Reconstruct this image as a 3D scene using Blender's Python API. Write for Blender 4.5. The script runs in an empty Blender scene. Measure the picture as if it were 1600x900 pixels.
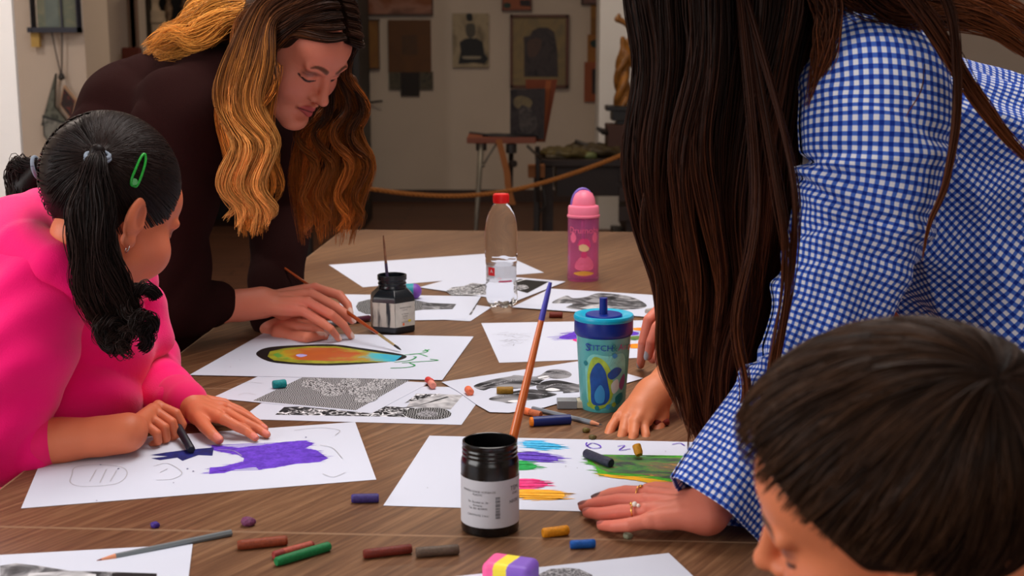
import bpy, math, random
import numpy as np
from mathutils import Vector, Matrix
rng = np.random.default_rng(7)
random.seed(7)
sc = bpy.context.scene
COL = sc.collection
V = lambda *a: np.array(a, float)

# ------------------------------------------------------------------ camera
FPX, PITCH, CZ, TZ = 2077.17, 0.18189, 1.28858, 0.75
camd = bpy.data.cameras.new('camera')
cam = bpy.data.objects.new('camera', camd)
COL.objects.link(cam)
cam.location = (0, 0, CZ)
cam.rotation_euler = (math.pi/2-PITCH, 0, 0)
camd.sensor_width = 36
camd.lens = FPX/1600*36
camd.clip_start = .05
camd.dof.use_dof = True
camd.dof.focus_distance = 1.95
camd.dof.aperture_fstop = 8.0
sc.camera = cam

def _ray(px, py):
    X = (px-800)/FPX; Y = -(py-450)/FPX
    return V(X, math.cos(PITCH)+Y*math.sin(PITCH), -math.sin(PITCH)+Y*math.cos(PITCH))
def T(px, py, z=TZ):
    """point measured in the photograph on the level z"""
    d = _ray(px, py); return V(0, 0, CZ)+d*((z-CZ)/d[2])
def D(px, py, Y):
    """point measured in the photograph at the distance Y"""
    d = _ray(px, py); return V(0, 0, CZ)+d*(Y/d[1])

# ------------------------------------------------------------------ light
w = bpy.data.worlds.new('world'); sc.world = w; w.use_nodes = True
w.node_tree.nodes['Background'].inputs[0].default_value = (.75, .82, 1, 1)
w.node_tree.nodes['Background'].inputs[1].default_value = .2
def area(name, loc, target, sx, sy, power, color):
    d = bpy.data.lights.new(name, 'AREA'); d.shape = 'RECTANGLE'; d.size = sx; d.size_y = sy
    d.energy = power; d.color = color
    o = bpy.data.objects.new(name, d); COL.objects.link(o); o.location = loc
    o.rotation_euler = (Vector(target)-Vector(loc)).to_track_quat('-Z', 'Y').to_euler()
    return o
area('window_daylight', (-3.2, .4, 1.9), (0, 1.7, .8), 2.6, 1.7, 84, (1, .97, .96))
area('rear_window_daylight', (1.0, -2.8, 1.9), (0, 2, .9), 2.6, 1.7, 34, (1, .97, .94))
area('ceiling_lamp_light', (.1, 2.4, 3.05), (.1, 2.4, 0), 1.3, 1.8, 58, (1, .94, .90))
area('far_wall_fill_light', (-.3, 7.6, 3.05), (-.3, 7.6, 0), 1.4, .5, 24, (1, .82, .62))  # unseen fill without a fixture, lifts the far floor and back wall
area('left_wall_fill_light', (-2.3, 4.0, 3.05), (-2.3, 5.4, 1.0), .8, .3, 42, (1, .88, .78))  # added fill, no real lamp: brightens the left pier and return wall
sc.view_settings.view_transform = 'Standard'
sc.view_settings.look = 'None'
sc.view_settings.exposure = 0.02
sc.view_settings.gamma = 1.0
sc.view_settings.use_curve_mapping = False

# ------------------------------------------------------------------ helpers: materials
def lin(c):
    return tuple(((x/255)/12.92 if x/255 <= .04045 else ((x/255+.055)/1.055)**2.4) for x in c)
def mat(name, rgb, rough=.6, metal=0, spec=.5, trans=0, ior=1.45, alpha=1, coat=0, sss=0, bump=0, bscale=200, var=0, vscale=8, emit=0, sheen=0):
    m = bpy.data.materials.new(name); m.use_nodes = True
    nt = m.node_tree; b = nt.nodes['Principled BSDF']
    c = lin(rgb)+(1,)
    b.inputs['Base Color'].default_value = c
    b.inputs['Roughness'].default_value = rough
    b.inputs['Metallic'].default_value = metal
    b.inputs['Specular IOR Level'].default_value = spec
    b.inputs['Transmission Weight'].default_value = trans
    b.inputs['IOR'].default_value = ior
    b.inputs['Alpha'].default_value = alpha
    b.inputs['Coat Weight'].default_value = coat
    b.inputs['Sheen Weight'].default_value = sheen
    if sss:
        b.inputs['Subsurface Weight'].default_value = sss
        b.inputs['Subsurface Scale'].default_value = .006
        b.inputs['Subsurface Radius'].default_value = (1, .35, .2)
    tc = nt.nodes.new('ShaderNodeTexCoord')
    if var:
        n = nt.nodes.new('ShaderNodeTexNoise'); n.inputs['Scale'].default_value = vscale; n.inputs['Detail'].default_value = 5
        nt.links.new(tc.outputs['Object'], n.inputs['Vector'])
        r = nt.nodes.new('ShaderNodeValToRGB')
        r.color_ramp.elements[0].position = .3; r.color_ramp.elements[1].position = .7
        r.color_ramp.elements[0].color = tuple(max(0, x*(1-var)) for x in c[:3])+(1,)
        r.color_ramp.elements[1].color = tuple(min(1, x*(1+var)) for x in c[:3])+(1,)
        nt.links.new(n.outputs['Fac'], r.inputs['Fac']); nt.links.new(r.outputs['Color'], b.inputs['Base Color'])
    if bump:
        n = nt.nodes.new('ShaderNodeTexNoise'); n.inputs['Scale'].default_value = bscale; n.inputs['Detail'].default_value = 4
        nt.links.new(tc.outputs['Object'], n.inputs['Vector'])
        bp = nt.nodes.new('ShaderNodeBump'); bp.inputs['Strength'].default_value = bump; bp.inputs['Distance'].default_value = .002
        nt.links.new(n.outputs['Fac'], bp.inputs['Height']); nt.links.new(bp.outputs['Normal'], b.inputs['Normal'])
    return m
def N(m): return m.node_tree.nodes, m.node_tree.links, m.node_tree.nodes['Principled BSDF']
def ramp(nd, stops, const=False):
    r = nd.new('ShaderNodeValToRGB'); e = r.color_ramp.elements
    while len(e) < len(stops): e.new(.5)
    for i, (p, c) in enumerate(stops):
        e[i].position = p; e[i].color = lin(c)+(1,)
    if const: r.color_ramp.interpolation = 'CONSTANT'
    return r
def attr_mat(name, rough=.5, sss=0, bump=0, bscale=300, spec=.5, sheen=0, coat=0, var=0):
    m = mat(name, (200, 200, 200), rough, spec=spec, sss=sss, bump=bump, bscale=bscale, sheen=sheen, coat=coat)
    nd, ln, b = N(m)
    a = nd.new('ShaderNodeAttribute'); a.attribute_name = 'Col'
    ln.new(a.outputs['Color'], b.inputs['Base Color'])
    return m

# ------------------------------------------------------------------ helpers: objects
def tag(o, label=None, cat=None, group=None, kind=None):
    if label: o['label'] = label
    if cat: o['category'] = cat
    if group: o['group'] = group
    if kind: o['kind'] = kind
    return o
def empty(name, loc, label=None, cat=None, group=None):
    o = bpy.data.objects.new(name, None); COL.objects.link(o); o.location = loc; o.empty_display_size = .05
    return tag(o, label, cat, group)
def link(name, me, mats, parent=None, smooth=False):
    o = bpy.data.objects.new(name, me); COL.objects.link(o)
    for m in (mats if isinstance(mats, (list, tuple)) else [mats]): me.materials.append(m)
    if smooth: me.polygons.foreach_set('use_smooth', [True]*len(me.polygons))
    if parent is not None:
        o.parent = parent
        o.matrix_parent_inverse = Matrix.Translation(-Vector(parent.location))
    return o
class MB:
    """collects polygons of several shapes into one mesh"""
    def __init__(s): s.v = []; s.f = []; s.m = []; s.uv = None
    def add(s, vs, fs, mi=0):
        o = len(s.v); s.v += [tuple(map(float, p)) for p in vs]; s.f += [tuple(i+o for i in f) for f in fs]; s.m += [mi]*len(fs)
    def box(s, c, size, rz=0, mi=0, R=None):
        hx, hy, hz = [a/2 for a in size]
        P = np.array([(x*hx, y*hy, z*hz) for z in (-1, 1) for y in (-1, 1) for x in (-1, 1)])
        if R is None:
            R = np.array([[math.cos(rz), -math.sin(rz), 0], [math.sin(rz), math.cos(rz), 0], [0, 0, 1]])
        s.add(P@np.array(R).T+np.array(c), [(0, 2, 3, 1), (4, 5, 7, 6), (0, 1, 5, 4), (2, 6, 7, 3), (0, 4, 6, 2), (1, 3, 7, 5)], mi)
    def lathe(s, prof, c=(0, 0, 0), seg=40, mi=0, R=None, sq=None):
        """prof: list of (r, z)"""
        vs = []
        for r, z in prof:
            for k in range(seg):
                a = 2*math.pi*k/seg; p = V(r*math.cos(a), r*math.sin(a), z)
                vs.append(p)
        vs = np.array(vs)
        if R is not None: vs = vs@np.array(R).T
        fs = [(i*seg+k, i*seg+(k+1) % seg, (i+1)*seg+(k+1) % seg, (i+1)*seg+k) for i in range(len(prof)-1) for k in range(seg)]
        if prof[0][0] > 1e-6: fs.append(tuple(reversed(range(seg))))
        if prof[-1][0] > 1e-6: fs.append(tuple((len(prof)-1)*seg+k for k in range(seg)))
        s.add(vs+np.array(c), fs, mi)
    def tube(s, pts, r, seg=10, mi=0, cap=True):
        pts = [np.array(p, float) for p in pts]; n = len(pts)
        rr = r if hasattr(r, '__len__') else [r]*n
        up = V(0, 0, 1); vs = []; prev = None
        for i, p in enumerate(pts):
            t = pts[min(i+1, n-1)]-pts[max(i-1, 0)]; t /= np.linalg.norm(t)+1e-12
            if prev is None:
                u = np.cross(t, up)
                if np.linalg.norm(u) < .05: u = np.cross(t, V(1, 0, 0))
            else: u = prev-t*np.dot(prev, t)
            u /= np.linalg.norm(u)+1e-12; prev = u; w2 = np.cross(t, u)
            for k in range(seg):
                a = 2*math.pi*k/seg; vs.append(p+rr[i]*(math.cos(a)*u+math.sin(a)*w2))
        fs = [(i*seg+k, i*seg+(k+1) % seg, (i+1)*seg+(k+1) % seg, (i+1)*seg+k) for i in range(n-1) for k in range(seg)]
        if cap: fs += [tuple(reversed(range(seg))), tuple((n-1)*seg+k for k in range(seg))]
        s.add(vs, fs, mi)
    def poly(s, pts, mi=0): s.add(pts, [tuple(range(len(pts)))], mi)
    def slab(s, pts, th, mi=0):
        """horizontal polygon with a thickness"""
        n = len(pts); b = [V(*p) for p in pts]; t = [p+V(0, 0, th) for p in b]
        s.add(b+t, [tuple(reversed(range(n))), tuple(range(n, 2*n))]+[(i, (i+1) % n, n+(i+1) % n, n+i) for i in range(n)], mi)
    def build(s, name, mats, parent=None, smooth=False, bevel=0, subd=0):
        me = bpy.data.meshes.new(name); me.from_pydata(s.v, [], s.f); me.validate()
        if len(me.polygons) == len(s.m): me.polygons.foreach_set('material_index', s.m)
        o = link(name, me, mats, parent, smooth)
        if bevel:
            b = o.modifiers.new('b', 'BEVEL'); b.width = bevel; b.segments = 2; b.limit_method = 'ANGLE'; b.angle_limit = .6
        if subd:
            b = o.modifiers.new('s', 'SUBSURF'); b.levels = subd; b.render_levels = subd
        return o
def autosmooth(o, ang=35):
    me = o.data; me.polygons.foreach_set('use_smooth', [True]*len(me.polygons))
    me.update()
    try: me.set_sharp_from_angle(angle=math.radians(ang))
    except Exception: pass
    return o
def catmull(P, n):
    P = [np.array(p, float) for p in P]; P = [2*P[0]-P[1]]+P+[2*P[-1]-P[-2]]
    out = []; m = len(P)-3
    for i in range(n):
        t = i/(n-1)*m; k = min(int(t), m-1); t -= k
        a, b, c, d = P[k:k+4]
        out.append(.5*((2*b)+(c-a)*t+(2*a-5*b+4*c-d)*t*t+(3*b-a-3*c+d)*t**3))
    return np.array(out)

# ------------------------------------------------------------------ helpers: sculpting
def basis(fwd, up):
    """columns: right, forward, up"""
    f = np.array(fwd, float); f /= np.linalg.norm(f); u = np.array(up, float); u -= f*np.dot(u, f); u /= np.linalg.norm(u)
    return np.stack([np.cross(f, u), f, u], 1)
class Sculpt:
    """smooth union of tapered capsules and ellipsoids, meshed as one continuous skin"""
    def __init__(s): s.ops = []; s.R = np.eye(3); s.o = np.zeros(3); s.s = 1.; s.paints = []
    def frame(s, o=(0, 0, 0), R=None, sc=1.): s.o = np.array(o, float); s.R = np.eye(3) if R is None else np.array(R); s.s = sc
    def w(s, p): return s.o+s.R@(np.array(p, float)*s.s)
    def _c(s, a, b, ra, rb): return ('c', s.w(a), s.w(b), ra*s.s, rb*s.s)
    def _e(s, c, r, L=None): return ('e', s.w(c), s.R@(np.eye(3) if L is None else L), np.array(r, float)*s.s)
    def cap(s, a, b, ra, rb=None, k=.01, sub=False): s.ops.append((s._c(a, b, ra, ra if rb is None else rb), k*s.s, sub))
    def chain(s, pts, rs, k=.01):
        s.ops.append((('m', [s._c(pts[i], pts[i+1], rs[i], rs[i+1]) for i in range(len(pts)-1)]), k*s.s, False))
    def box(s, c, half, r, L=None, k=.001): s.ops.append((('b', s.w(c), s.R@(np.eye(3) if L is None else L), np.array(half, float)*s.s, r*s.s), k*s.s, False))
    def ell(s, c, r, k=.01, sub=False, L=None): s.ops.append((s._e(c, r, L), k*s.s, sub))
    def paint(s, c, r, col, soft=.3, L=None, a=1.): s.paints.append((s._e(c, r, L), lin(col), soft, a))
    def paintcap(s, a, b, r, col, soft=.3, al=1.):
        s.paints.append((s._c(a, b, r, r), lin(col), soft, al))
    @staticmethod
    def prim(q, P):
        if q[0] == 'm':
            d = Sculpt.prim(q[1][0], P)
            for c in q[1][1:]:
                e = Sculpt.prim(c, P); kk = .35*min(c[3], c[4]); h = np.maximum(kk-np.abs(d-e), 0)/kk; d = np.minimum(d, e)-h*h*kk*.05
            return d
        if q[0] == 'b':
            _, c, L, hf, r = q; x = np.abs((P-c)@L)-(hf-r); return np.linalg.norm(np.maximum(x, 0), axis=1)+np.minimum(x.max(1), 0)-r
        if q[0] == 'c':
            _, a, b, ra, rb = q; ab = b-a; t = np.clip((P-a)@ab/max(ab@ab, 1e-12), 0, 1)
            return np.linalg.norm(P-a-t[:, None]*ab, axis=1)-(ra+(rb-ra)*t)
        _, c, L, r = q; q_ = (P-c)@L; k0 = np.linalg.norm(q_/r, axis=1); k1 = np.linalg.norm(q_/r**2, axis=1)+1e-9
        return k0*(k0-1)/k1
    def f(s, P):
        d = np.full(len(P), 1e3)
        for q, k, sub in s.ops:
            e = s.prim(q, P)
            if sub:
                h = np.clip(.5-.5*(e+d)/k, 0, 1); d = d*(1-h)+(-e)*h+k*h*(1-h)
            else:
                h = np.clip(.5+.5*(e-d)/k, 0, 1); d = e*(1-h)+d*h-k*h*(1-h)
        d = d+getattr(s, 'off', 0)
        if getattr(s, 'disp', None): 
            nb = np.abs(d) < .06
            if nb.any(): d[nb] += s.disp(P[nb])
        return d
    def mesh(s, res, lo=None, hi=None):
        B = 8
        if lo is None:
            L, H = [], []
            for q, k, sub in s.ops:
                if sub: continue
                if q[0] == 'm':
                    for c in q[1]: r = max(c[3:5]); L.append(np.minimum(c[1], c[2])-r); H.append(np.maximum(c[1], c[2])+r)
                elif q[0] == 'b': r = np.linalg.norm(q[3]); L.append(q[1]-r); H.append(q[1]+r)
                elif q[0] == 'c': r = max(q[3:5]); L.append(np.minimum(q[1], q[2])-r); H.append(np.maximum(q[1], q[2])+r)
                else: r = q[3].max(); L.append(q[1]-r); H.append(q[1]+r)
            lo = np.min(L, 0)-.02; hi = np.max(H, 0)+.02
        lo = np.array(lo, float); hi = np.array(hi, float)
        nb = np.ceil((hi-lo)/(res*B)).astype(int); g = np.stack(np.meshgrid(*[np.arange(n) for n in nb], indexing='ij'), -1).reshape(-1, 3)
        d = s.f(lo+(g+.5)*res*B); g = g[np.abs(d) < res*B*1.15+.004]
        r9 = np.arange(B+1); l9 = np.stack(np.meshgrid(r9, r9, r9, indexing='ij'), -1).reshape(-1, 3)
        Vv = np.empty((len(g), B+1, B+1, B+1))
        for i in range(0, len(g), 600):
            idx = g[i:i+600, None, :]*B+l9[None]
            Vv[i:i+600] = s.f((lo+idx*res).reshape(-1, 3)).reshape(-1, B+1, B+1, B+1)
        cor = [(i, j, k) for i in (0, 1) for j in (0, 1) for k in (0, 1)]
        C = np.stack([Vv[:, i:i+B, j:j+B, k:k+B] for i, j, k in cor], -1)
        neg = (C < 0).sum(-1); mix = (neg > 0) & (neg < 8)
        bi, x, y, z = np.nonzero(mix); cv = C[bi, x, y, z]
        cell = g[bi]*B+np.stack([x, y, z], 1)
        pos = np.zeros((len(cell), 3)); cnt = np.zeros(len(cell))
        co = np.array(cor, float)
        for a in range(8):
            for b in range(a+1, 8):
                if np.abs(co[a]-co[b]).sum() != 1: continue
                va, vb = cv[:, a], cv[:, b]; m = (va < 0) != (vb < 0); t = np.where(m, va/np.where(m, va-vb, 1), 0)
                pos += np.where(m[:, None], co[a]+t[:, None]*(co[b]-co[a]), 0); cnt += m
        P = lo+(cell+pos/cnt[:, None])*res
        Nn = nb*B+2; ids = (cell[:, 0]*Nn[1]+cell[:, 1])*Nn[2]+cell[:, 2]
        order = np.argsort(ids); sid = ids[order]
        F = []
        for ax, (u, v_) in enumerate(((1, 2), (2, 0), (0, 1))):
            ci = cor.index(tuple(1 if i == ax else 0 for i in range(3)))
            m = (cv[:, 0] < 0) != (cv[:, ci] < 0); me_ = np.nonzero(m)[0]
            def look(off):
                c = cell[me_]+off; q = (c[:, 0]*Nn[1]+c[:, 1])*Nn[2]+c[:, 2]
                j = np.clip(np.searchsorted(sid, q), 0, len(sid)-1); ok = sid[j] == q
                return order[j], ok
            eu = np.zeros(3, int); eu[u] = 1; ev = np.zeros(3, int); ev[v_] = 1
            a, ka = look(-eu); b, kb = look(-eu-ev); c, kc = look(-ev)
            ok = ka & kb & kc
            q = np.stack([me_, a, b, c], 1)[ok]; fl = (cv[me_[ok], 0] < 0)
            q[~fl] = q[~fl][:, ::-1]; F.append(q)
        return P, np.concatenate(F)
    def color(s, P, base):
        c = np.tile(np.array(lin(base)), (len(P), 1))
        for q, col, soft, a in s.paints:
            d = s.prim(q, P); sc_ = q[3].min() if q[0] == 'e' else q[3]
            h = np.clip(-d/(sc_*soft+1e-9)+.5, 0, 1)[:, None]*a
            c = c*(1-h)+np.array(col)*h
        return c
def qmesh(name, parts, mats, parent=None, smooth=True):
    """parts: list of (P, F, C or None); quads"""
    P = np.concatenate([p[0] for p in parts]); off = np.cumsum([0]+[len(p[0]) for p in parts[:-1]])
    F = np.concatenate([p[1]+o for p, o in zip(parts, off)])
    me = bpy.data.meshes.new(name)
    me.vertices.add(len(P)); me.vertices.foreach_set('co', P.astype(np.float32).ravel())
    n = len(F); k = F.shape[1]
    me.loops.add(n*k); me.loops.foreach_set('vertex_index', F.astype(np.int32).ravel())
    me.polygons.add(n); me.polygons.foreach_set('loop_start', (np.arange(n)*k).astype(np.int32))
    me.update(calc_edges=True)
    if parts[0][2] is not None:
        C = np.concatenate([p[2] for p in parts]); C = np.concatenate([C, np.ones((len(C), 1))], 1)
        a = me.color_attributes.new('Col', 'FLOAT_COLOR', 'POINT'); a.data.foreach_set('color', C.astype(np.float32).ravel())
    return link(name, me, mats, parent, smooth)
def loft(rings, uv=None, closed=True):
    """rings: (n, m, 3)"""
    n, m, _ = rings.shape; P = rings.reshape(-1, 3)
    i, k = np.meshgrid(np.arange(n-1), np.arange(m if closed else m-1), indexing='ij'); k2 = (k+1) % m
    F = np.stack([i*m+k, i*m+k2, (i+1)*m+k2, (i+1)*m+k], -1).reshape(-1, 4)
    return P, F
def smooth_poly(px, n=60):
    P = [np.array(p, float) for p in px]; m = len(P); out = []
    for i in range(n):
        t = i/n*m; k = int(t); t -= k
        a, b, c, d = P[(k-1) % m], P[k], P[(k+1) % m], P[(k+2) % m]
        out.append(.5*((2*b)+(c-a)*t+(2*a-5*b+4*c-d)*t*t+(3*b-a-3*c+d)*t**3))
    return out
# ---- hair
def nrm(a): return a/(np.linalg.norm(a, axis=-1, keepdims=True)+1e-12)
def lock(guide, n, wid, flat=.5, M=26, prof=None, wave=0, freq=3, side=None, jit=.15, tipvar=.15, seed=0, curl=0):
    r = np.random.default_rng(seed); G = catmull(guide, M)
    Tn = nrm(np.gradient(G, axis=0)); s0 = np.array(side if side is not None else (1, 0, 0), float)
    U = nrm(s0-Tn*(Tn@s0)[:, None]); W = np.cross(Tn, U)
    t = np.linspace(0, 1, M)
    pr = np.interp(t, *zip(*(prof or [(0, .8), (.3, 1), (.75, .85), (1, .25)])))
    a = r.uniform(0, 2*np.pi, n); q = np.sqrt(r.uniform(0, 1, n)); ox = q*np.cos(a); oy = q*np.sin(a)
    ph = r.uniform(0, 6.28)+r.normal(0, .55, n)+ox*1.2; freq = freq*r.uniform(.8, 1.25)*(1+r.normal(0, .06, n))[:, None]; am = r.uniform(.6, 1.2, n)*wave
    out = np.empty((n, M, 3)); 
    wv = am[:, None]*np.sin(2*np.pi*freq*t[None]+ph[:, None])*np.clip(t*3, 0, 1)
    wc = curl*np.cos(2*np.pi*freq*t[None]+ph[:, None])*np.clip(t*3, 0, 1)
    j1 = r.normal(0, jit, (n, 7)); j2 = r.normal(0, jit, (n, 7)); tt = np.linspace(0, 1, 7)
    J1 = np.array([np.interp(t, tt, x) for x in j1]); J2 = np.array([np.interp(t, tt, x) for x in j2])
    X = (ox[:, None]+J1)*pr*wid+wv; Y = (oy[:, None]+J2)*pr*wid*flat+wc
    out = G[None]+X[..., None]*U[None]+Y[..., None]*W[None]
    # uneven ends
    cut = 1-r.uniform(0, tipvar, n)
    for i in range(n):
        tn = t*cut[i]; out[i] = np.stack([np.interp(tn, t, out[i, :, c]) for c in range(3)], 1)
    return out
def strands(name, groups, m, parent, rad=.0006, cols=None, seed=0, tip=.35, root=.8):
    """groups: list of (n, M, 3); cols: function(t (M,), rnd) -> (M, 3) linear"""
    parts = []; r = np.random.default_rng(seed)
    for S in groups:
        n, M, _ = S.shape; t = np.linspace(0, 1, M)
        Tn = nrm(np.gradient(S, axis=1)); ref = nrm(r.normal(0, 1, (n, 1, 3))); U = nrm(ref-Tn*(Tn*ref).sum(-1, keepdims=True)); W = np.cross(Tn, U)
        rr = rad*(root+(1-root)*np.clip(t*4, 0, 1))*np.interp(t, [0, .7, 1], [1, 1, tip]); rr = rr[None]*r.uniform(.7, 1.3, (n, 1))
        P = np.stack([S+rr[..., None]*(math.cos(a)*U+math.sin(a)*W) for a in (0, 2.094, 4.189)], 2)  # n,M,3,3
        base = (np.arange(n)*M*3)[:, None, None]; i = np.arange(M-1)[None, :, None]*3; k = np.arange(3)[None, None]; k2 = (k+1) % 3
        F = np.stack([base+i+k, base+i+k2, base+i+3+k2, base+i+3+k], -1).reshape(-1, 4)
        C = np.empty((n, M, 3, 3)); lm = float(np.clip(r.normal(1, .22), .5, 1.5)) if n < 1000 else 1.
        for j in range(n): C[j] = cols(t, r)[:, None, :]*lm
        parts.append((P.reshape(-1, 3), F, C.reshape(-1, 3)))
    return qmesh(name, parts, m, parent)
def rampcol(stops, var=.25):
    ts = [s_[0] for s_ in stops]; cs = np.array([lin(s_[1]) for s_ in stops])
    def fn(t, r):
        k = 1+r.normal(0, var); sh = r.normal(0, .07); k = min(max(k, .4), 1.9)
        return np.stack([np.interp(t+sh, ts, cs[:, c]) for c in range(3)], 1)*k
    return fn
# ------------------------------------------------------------------ materials
YAW = -.058
M_wall = mat('plaster_wall', (212, 196, 180), .9, bump=.3, bscale=25, var=.04, vscale=2)
M_pier = mat('white_plaster', (236, 234, 232), .9, bump=.3, bscale=25, var=.03, vscale=2)
def wood_floor(name, c1, c2, scale=(1, 1, 1)):
    m = mat(name, c1, .55); nd, ln, b = N(m)
    tc = nd.new('ShaderNodeTexCoord'); mp = nd.new('ShaderNodeMapping'); mp.inputs['Scale'].default_value = scale
    n = nd.new('ShaderNodeTexNoise'); n.inputs['Scale'].default_value = 6; n.inputs['Detail'].default_value = 8
    ln.new(tc.outputs['Object'], mp.inputs['Vector']); ln.new(mp.outputs['Vector'], n.inputs['Vector'])
    br = nd.new('ShaderNodeTexBrick'); br.inputs['Scale'].default_value = 1; br.inputs['Brick Width'].default_value = 1.6; br.inputs['Row Height'].default_value = .14
    br.inputs['Mortar Size'].default_value = .004
    br.inputs['Color1'].default_value = (.8, .8, .8, 1); br.inputs['Color2'].default_value = (1, 1, 1, 1); br.inputs['Mortar'].default_value = (.2, .2, .2, 1)
    ln.new(tc.outputs['Object'], br.inputs['Vector'])
    r = ramp(nd, [(.3, c1), (.7, c2)]); ln.new(n.outputs['Fac'], r.inputs['Fac'])
    mx = nd.new('ShaderNodeMix'); mx.data_type = 'RGBA'; mx.blend_type = 'MULTIPLY'; mx.inputs[0].default_value = 1
    ln.new(r.outputs['Color'], mx.inputs[6]); ln.new(br.outputs['Color'], mx.inputs[7]); ln.new(mx.outputs[2], b.inputs['Base Color'])
    return m
M_floor = wood_floor('floor_boards', (84, 52, 38), (112, 72, 50), (1, 8, 1))
def table_wood():
    m = mat('greyed_oak_laminate', (120, 95, 78), .42, spec=.35); nd, ln, b = N(m)
    tc = nd.new('ShaderNodeTexCoord')
    n = nd.new('ShaderNodeTexNoise'); n.inputs['Scale'].default_value = 1.3; n.inputs['Detail'].default_value = 7; n.inputs['Roughness'].default_value = .62
    n.inputs['Distortion'].default_value = .35
    mp0 = nd.new('ShaderNodeMapping'); mp0.inputs['Rotation'].default_value = (0, 0, math.radians(32))
    ln.new(tc.outputs['Object'], mp0.inputs['Vector'])
    mp1 = nd.new('ShaderNodeMapping'); mp1.inputs['Scale'].default_value = (120, 5, 3)
    ln.new(mp0.outputs['Vector'], mp1.inputs['Vector']); ln.new(mp1.outputs['Vector'], n.inputs['Vector'])
    r = ramp(nd, [(.25, (86, 57, 38)), (.5, (120, 85, 59)), (.75, (157, 119, 86))])
    ln.new(n.outputs['Fac'], r.inputs['Fac'])
    n2 = nd.new('ShaderNodeTexNoise'); n2.inputs['Scale'].default_value = 1.4; n2.inputs['Detail'].default_value = 3
    mp2 = nd.new('ShaderNodeMapping'); mp2.inputs['Scale'].default_value = (4, .8, 1)
    ln.new(mp0.outputs['Vector'], mp2.inputs['Vector']); ln.new(mp2.outputs['Vector'], n2.inputs['Vector'])
    r2 = ramp(nd, [(.35, (215, 205, 200)), (.65, (255, 255, 255))]); ln.new(n2.outputs['Fac'], r2.inputs['Fac'])
    mx = nd.new('ShaderNodeMix'); mx.data_type = 'RGBA'; mx.blend_type = 'MULTIPLY'; mx.inputs[0].default_value = 1
    ln.new(r.outputs['Color'], mx.inputs[6]); ln.new(r2.outputs['Color'], mx.inputs[7]); ln.new(mx.outputs[2], b.inputs['Base Color'])
    bp = nd.new('ShaderNodeBump'); bp.inputs['Strength'].default_value = .12; bp.inputs['Distance'].default_value = .0006
    ln.new(n.outputs['Fac'], bp.inputs['Height']); ln.new(bp.outputs['Normal'], b.inputs['Normal'])
    return m
M_table = table_wood()
M_edge = mat('table_edge_band', (150, 116, 88), .5)
M_legm = mat('grey_steel_leg', (90, 90, 92), .4, metal=.6)
M_ceil = mat('ceiling_paint', (225, 222, 218), .9)

# ------------------------------------------------------------------ the room
def struct(name, mb, m, **k):
    o = mb.build(name, m, **k); o['kind'] = 'structure'; return o
XL, XR, YB, YF, ZC = -3.4, 4.2, 10.96, -3.0, 3.2
b = MB(); b.box(((XL+XR)/2, (YB+YF)/2, -.05), (XR-XL+.6, YB-YF+.6, .1)); struct('floor', b, M_floor)
b = MB(); b.box(((XL+XR)/2, (YB+YF)/2, ZC+.05), (XR-XL+.6, YB-YF+.6, .1)); struct('ceiling', b, M_ceil)
b = MB(); b.box(((XL+XR)/2, YB+.1, ZC/2), (XR-XL+.4, .2, ZC)); struct('wall_back', b, M_wall)
b = MB(); b.box((XR+.1, (YB+YF)/2, ZC/2), (.2, YB-YF, ZC)); struct('wall_right', b, M_wall)
def holed_wall(name, axis, c, a0, a1, h0, h1, z0, z1, m):
    b = MB()
    for (p, q, u, v) in ((a0, h0, 0, ZC), (h1, a1, 0, ZC), (h0, h1, 0, z0), (h0, h1, z1, ZC)):
        if axis == 'x': b.box((c, (p+q)/2, (u+v)/2), (.2, q-p, v-u))
        else: b.box(((p+q)/2, c, (u+v)/2), (q-p, .2, v-u))
    return struct(name, b, m)
holed_wall('wall_left', 'x', XL-.1, YF, YB, -.9, 1.7, 1.0, 2.75, M_wall)
holed_wall('wall_front', 'y', YF-.1, XL, XR, -.3, 2.3, 1.0, 2.75, M_wall)
M_wf = mat('window_frame_paint', (235, 235, 232), .5)
M_glass = mat('window_pane_glass', (255, 255, 255), 0, trans=1, ior=1.01)
b = MB()
for y in (-.87, .4, 1.67): b.box((XL-.1, y, 1.875), (.08, .06, 1.75))
for z in (1.03, 1.875, 2.72): b.box((XL-.1, .4, z), (.08, 2.6, .06))
o = struct('window_1', b, M_wf)
b = MB()
for x in (-.27, 1.0, 2.27): b.box((x, YF-.1, 1.875), (.06, .08, 1.75))
for z in (1.03, 1.875, 2.72): b.box((1.0, YF-.1, z), (2.6, .08, .06))
o = struct('window_2', b, M_wf)
# near pier and the broken line of the left wall
pL = D(22, 150, 4.3)
b = MB(); b.box((pL[0]-.4, 4.34, ZC/2), (.8, .02, ZC)); struct('wall_pier_near', b, M_pier)
c1 = D(137, 150, 6.6); 
b = MB(); b.box(((XL+c1[0])/2, 6.8, ZC/2), (c1[0]-XL, .4, ZC)); struct('wall_left_return', b, M_wall)
c2 = D(205, 100, 8.6)
b = MB(); b.box(((XL+c2[0])/2, 8.8, ZC/2), (c2[0]-XL, .4, ZC)); struct('wall_left_far', b, M_wall)
# white pier on the right with the carving in front
pr = D(937, 80, 9.3)
b = MB(); b.box((pr[0]+.5, 9.5, ZC/2), (1.0, .4, ZC)); struct('wall_pier_far', b, M_pier)
M_base = mat('baseboard_brown', (62, 42, 34), .5)
b = MB(); b.box((.1, YB-.012, .05), (5, .024, .10)); struct('baseboard_back', b, M_base)

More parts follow.
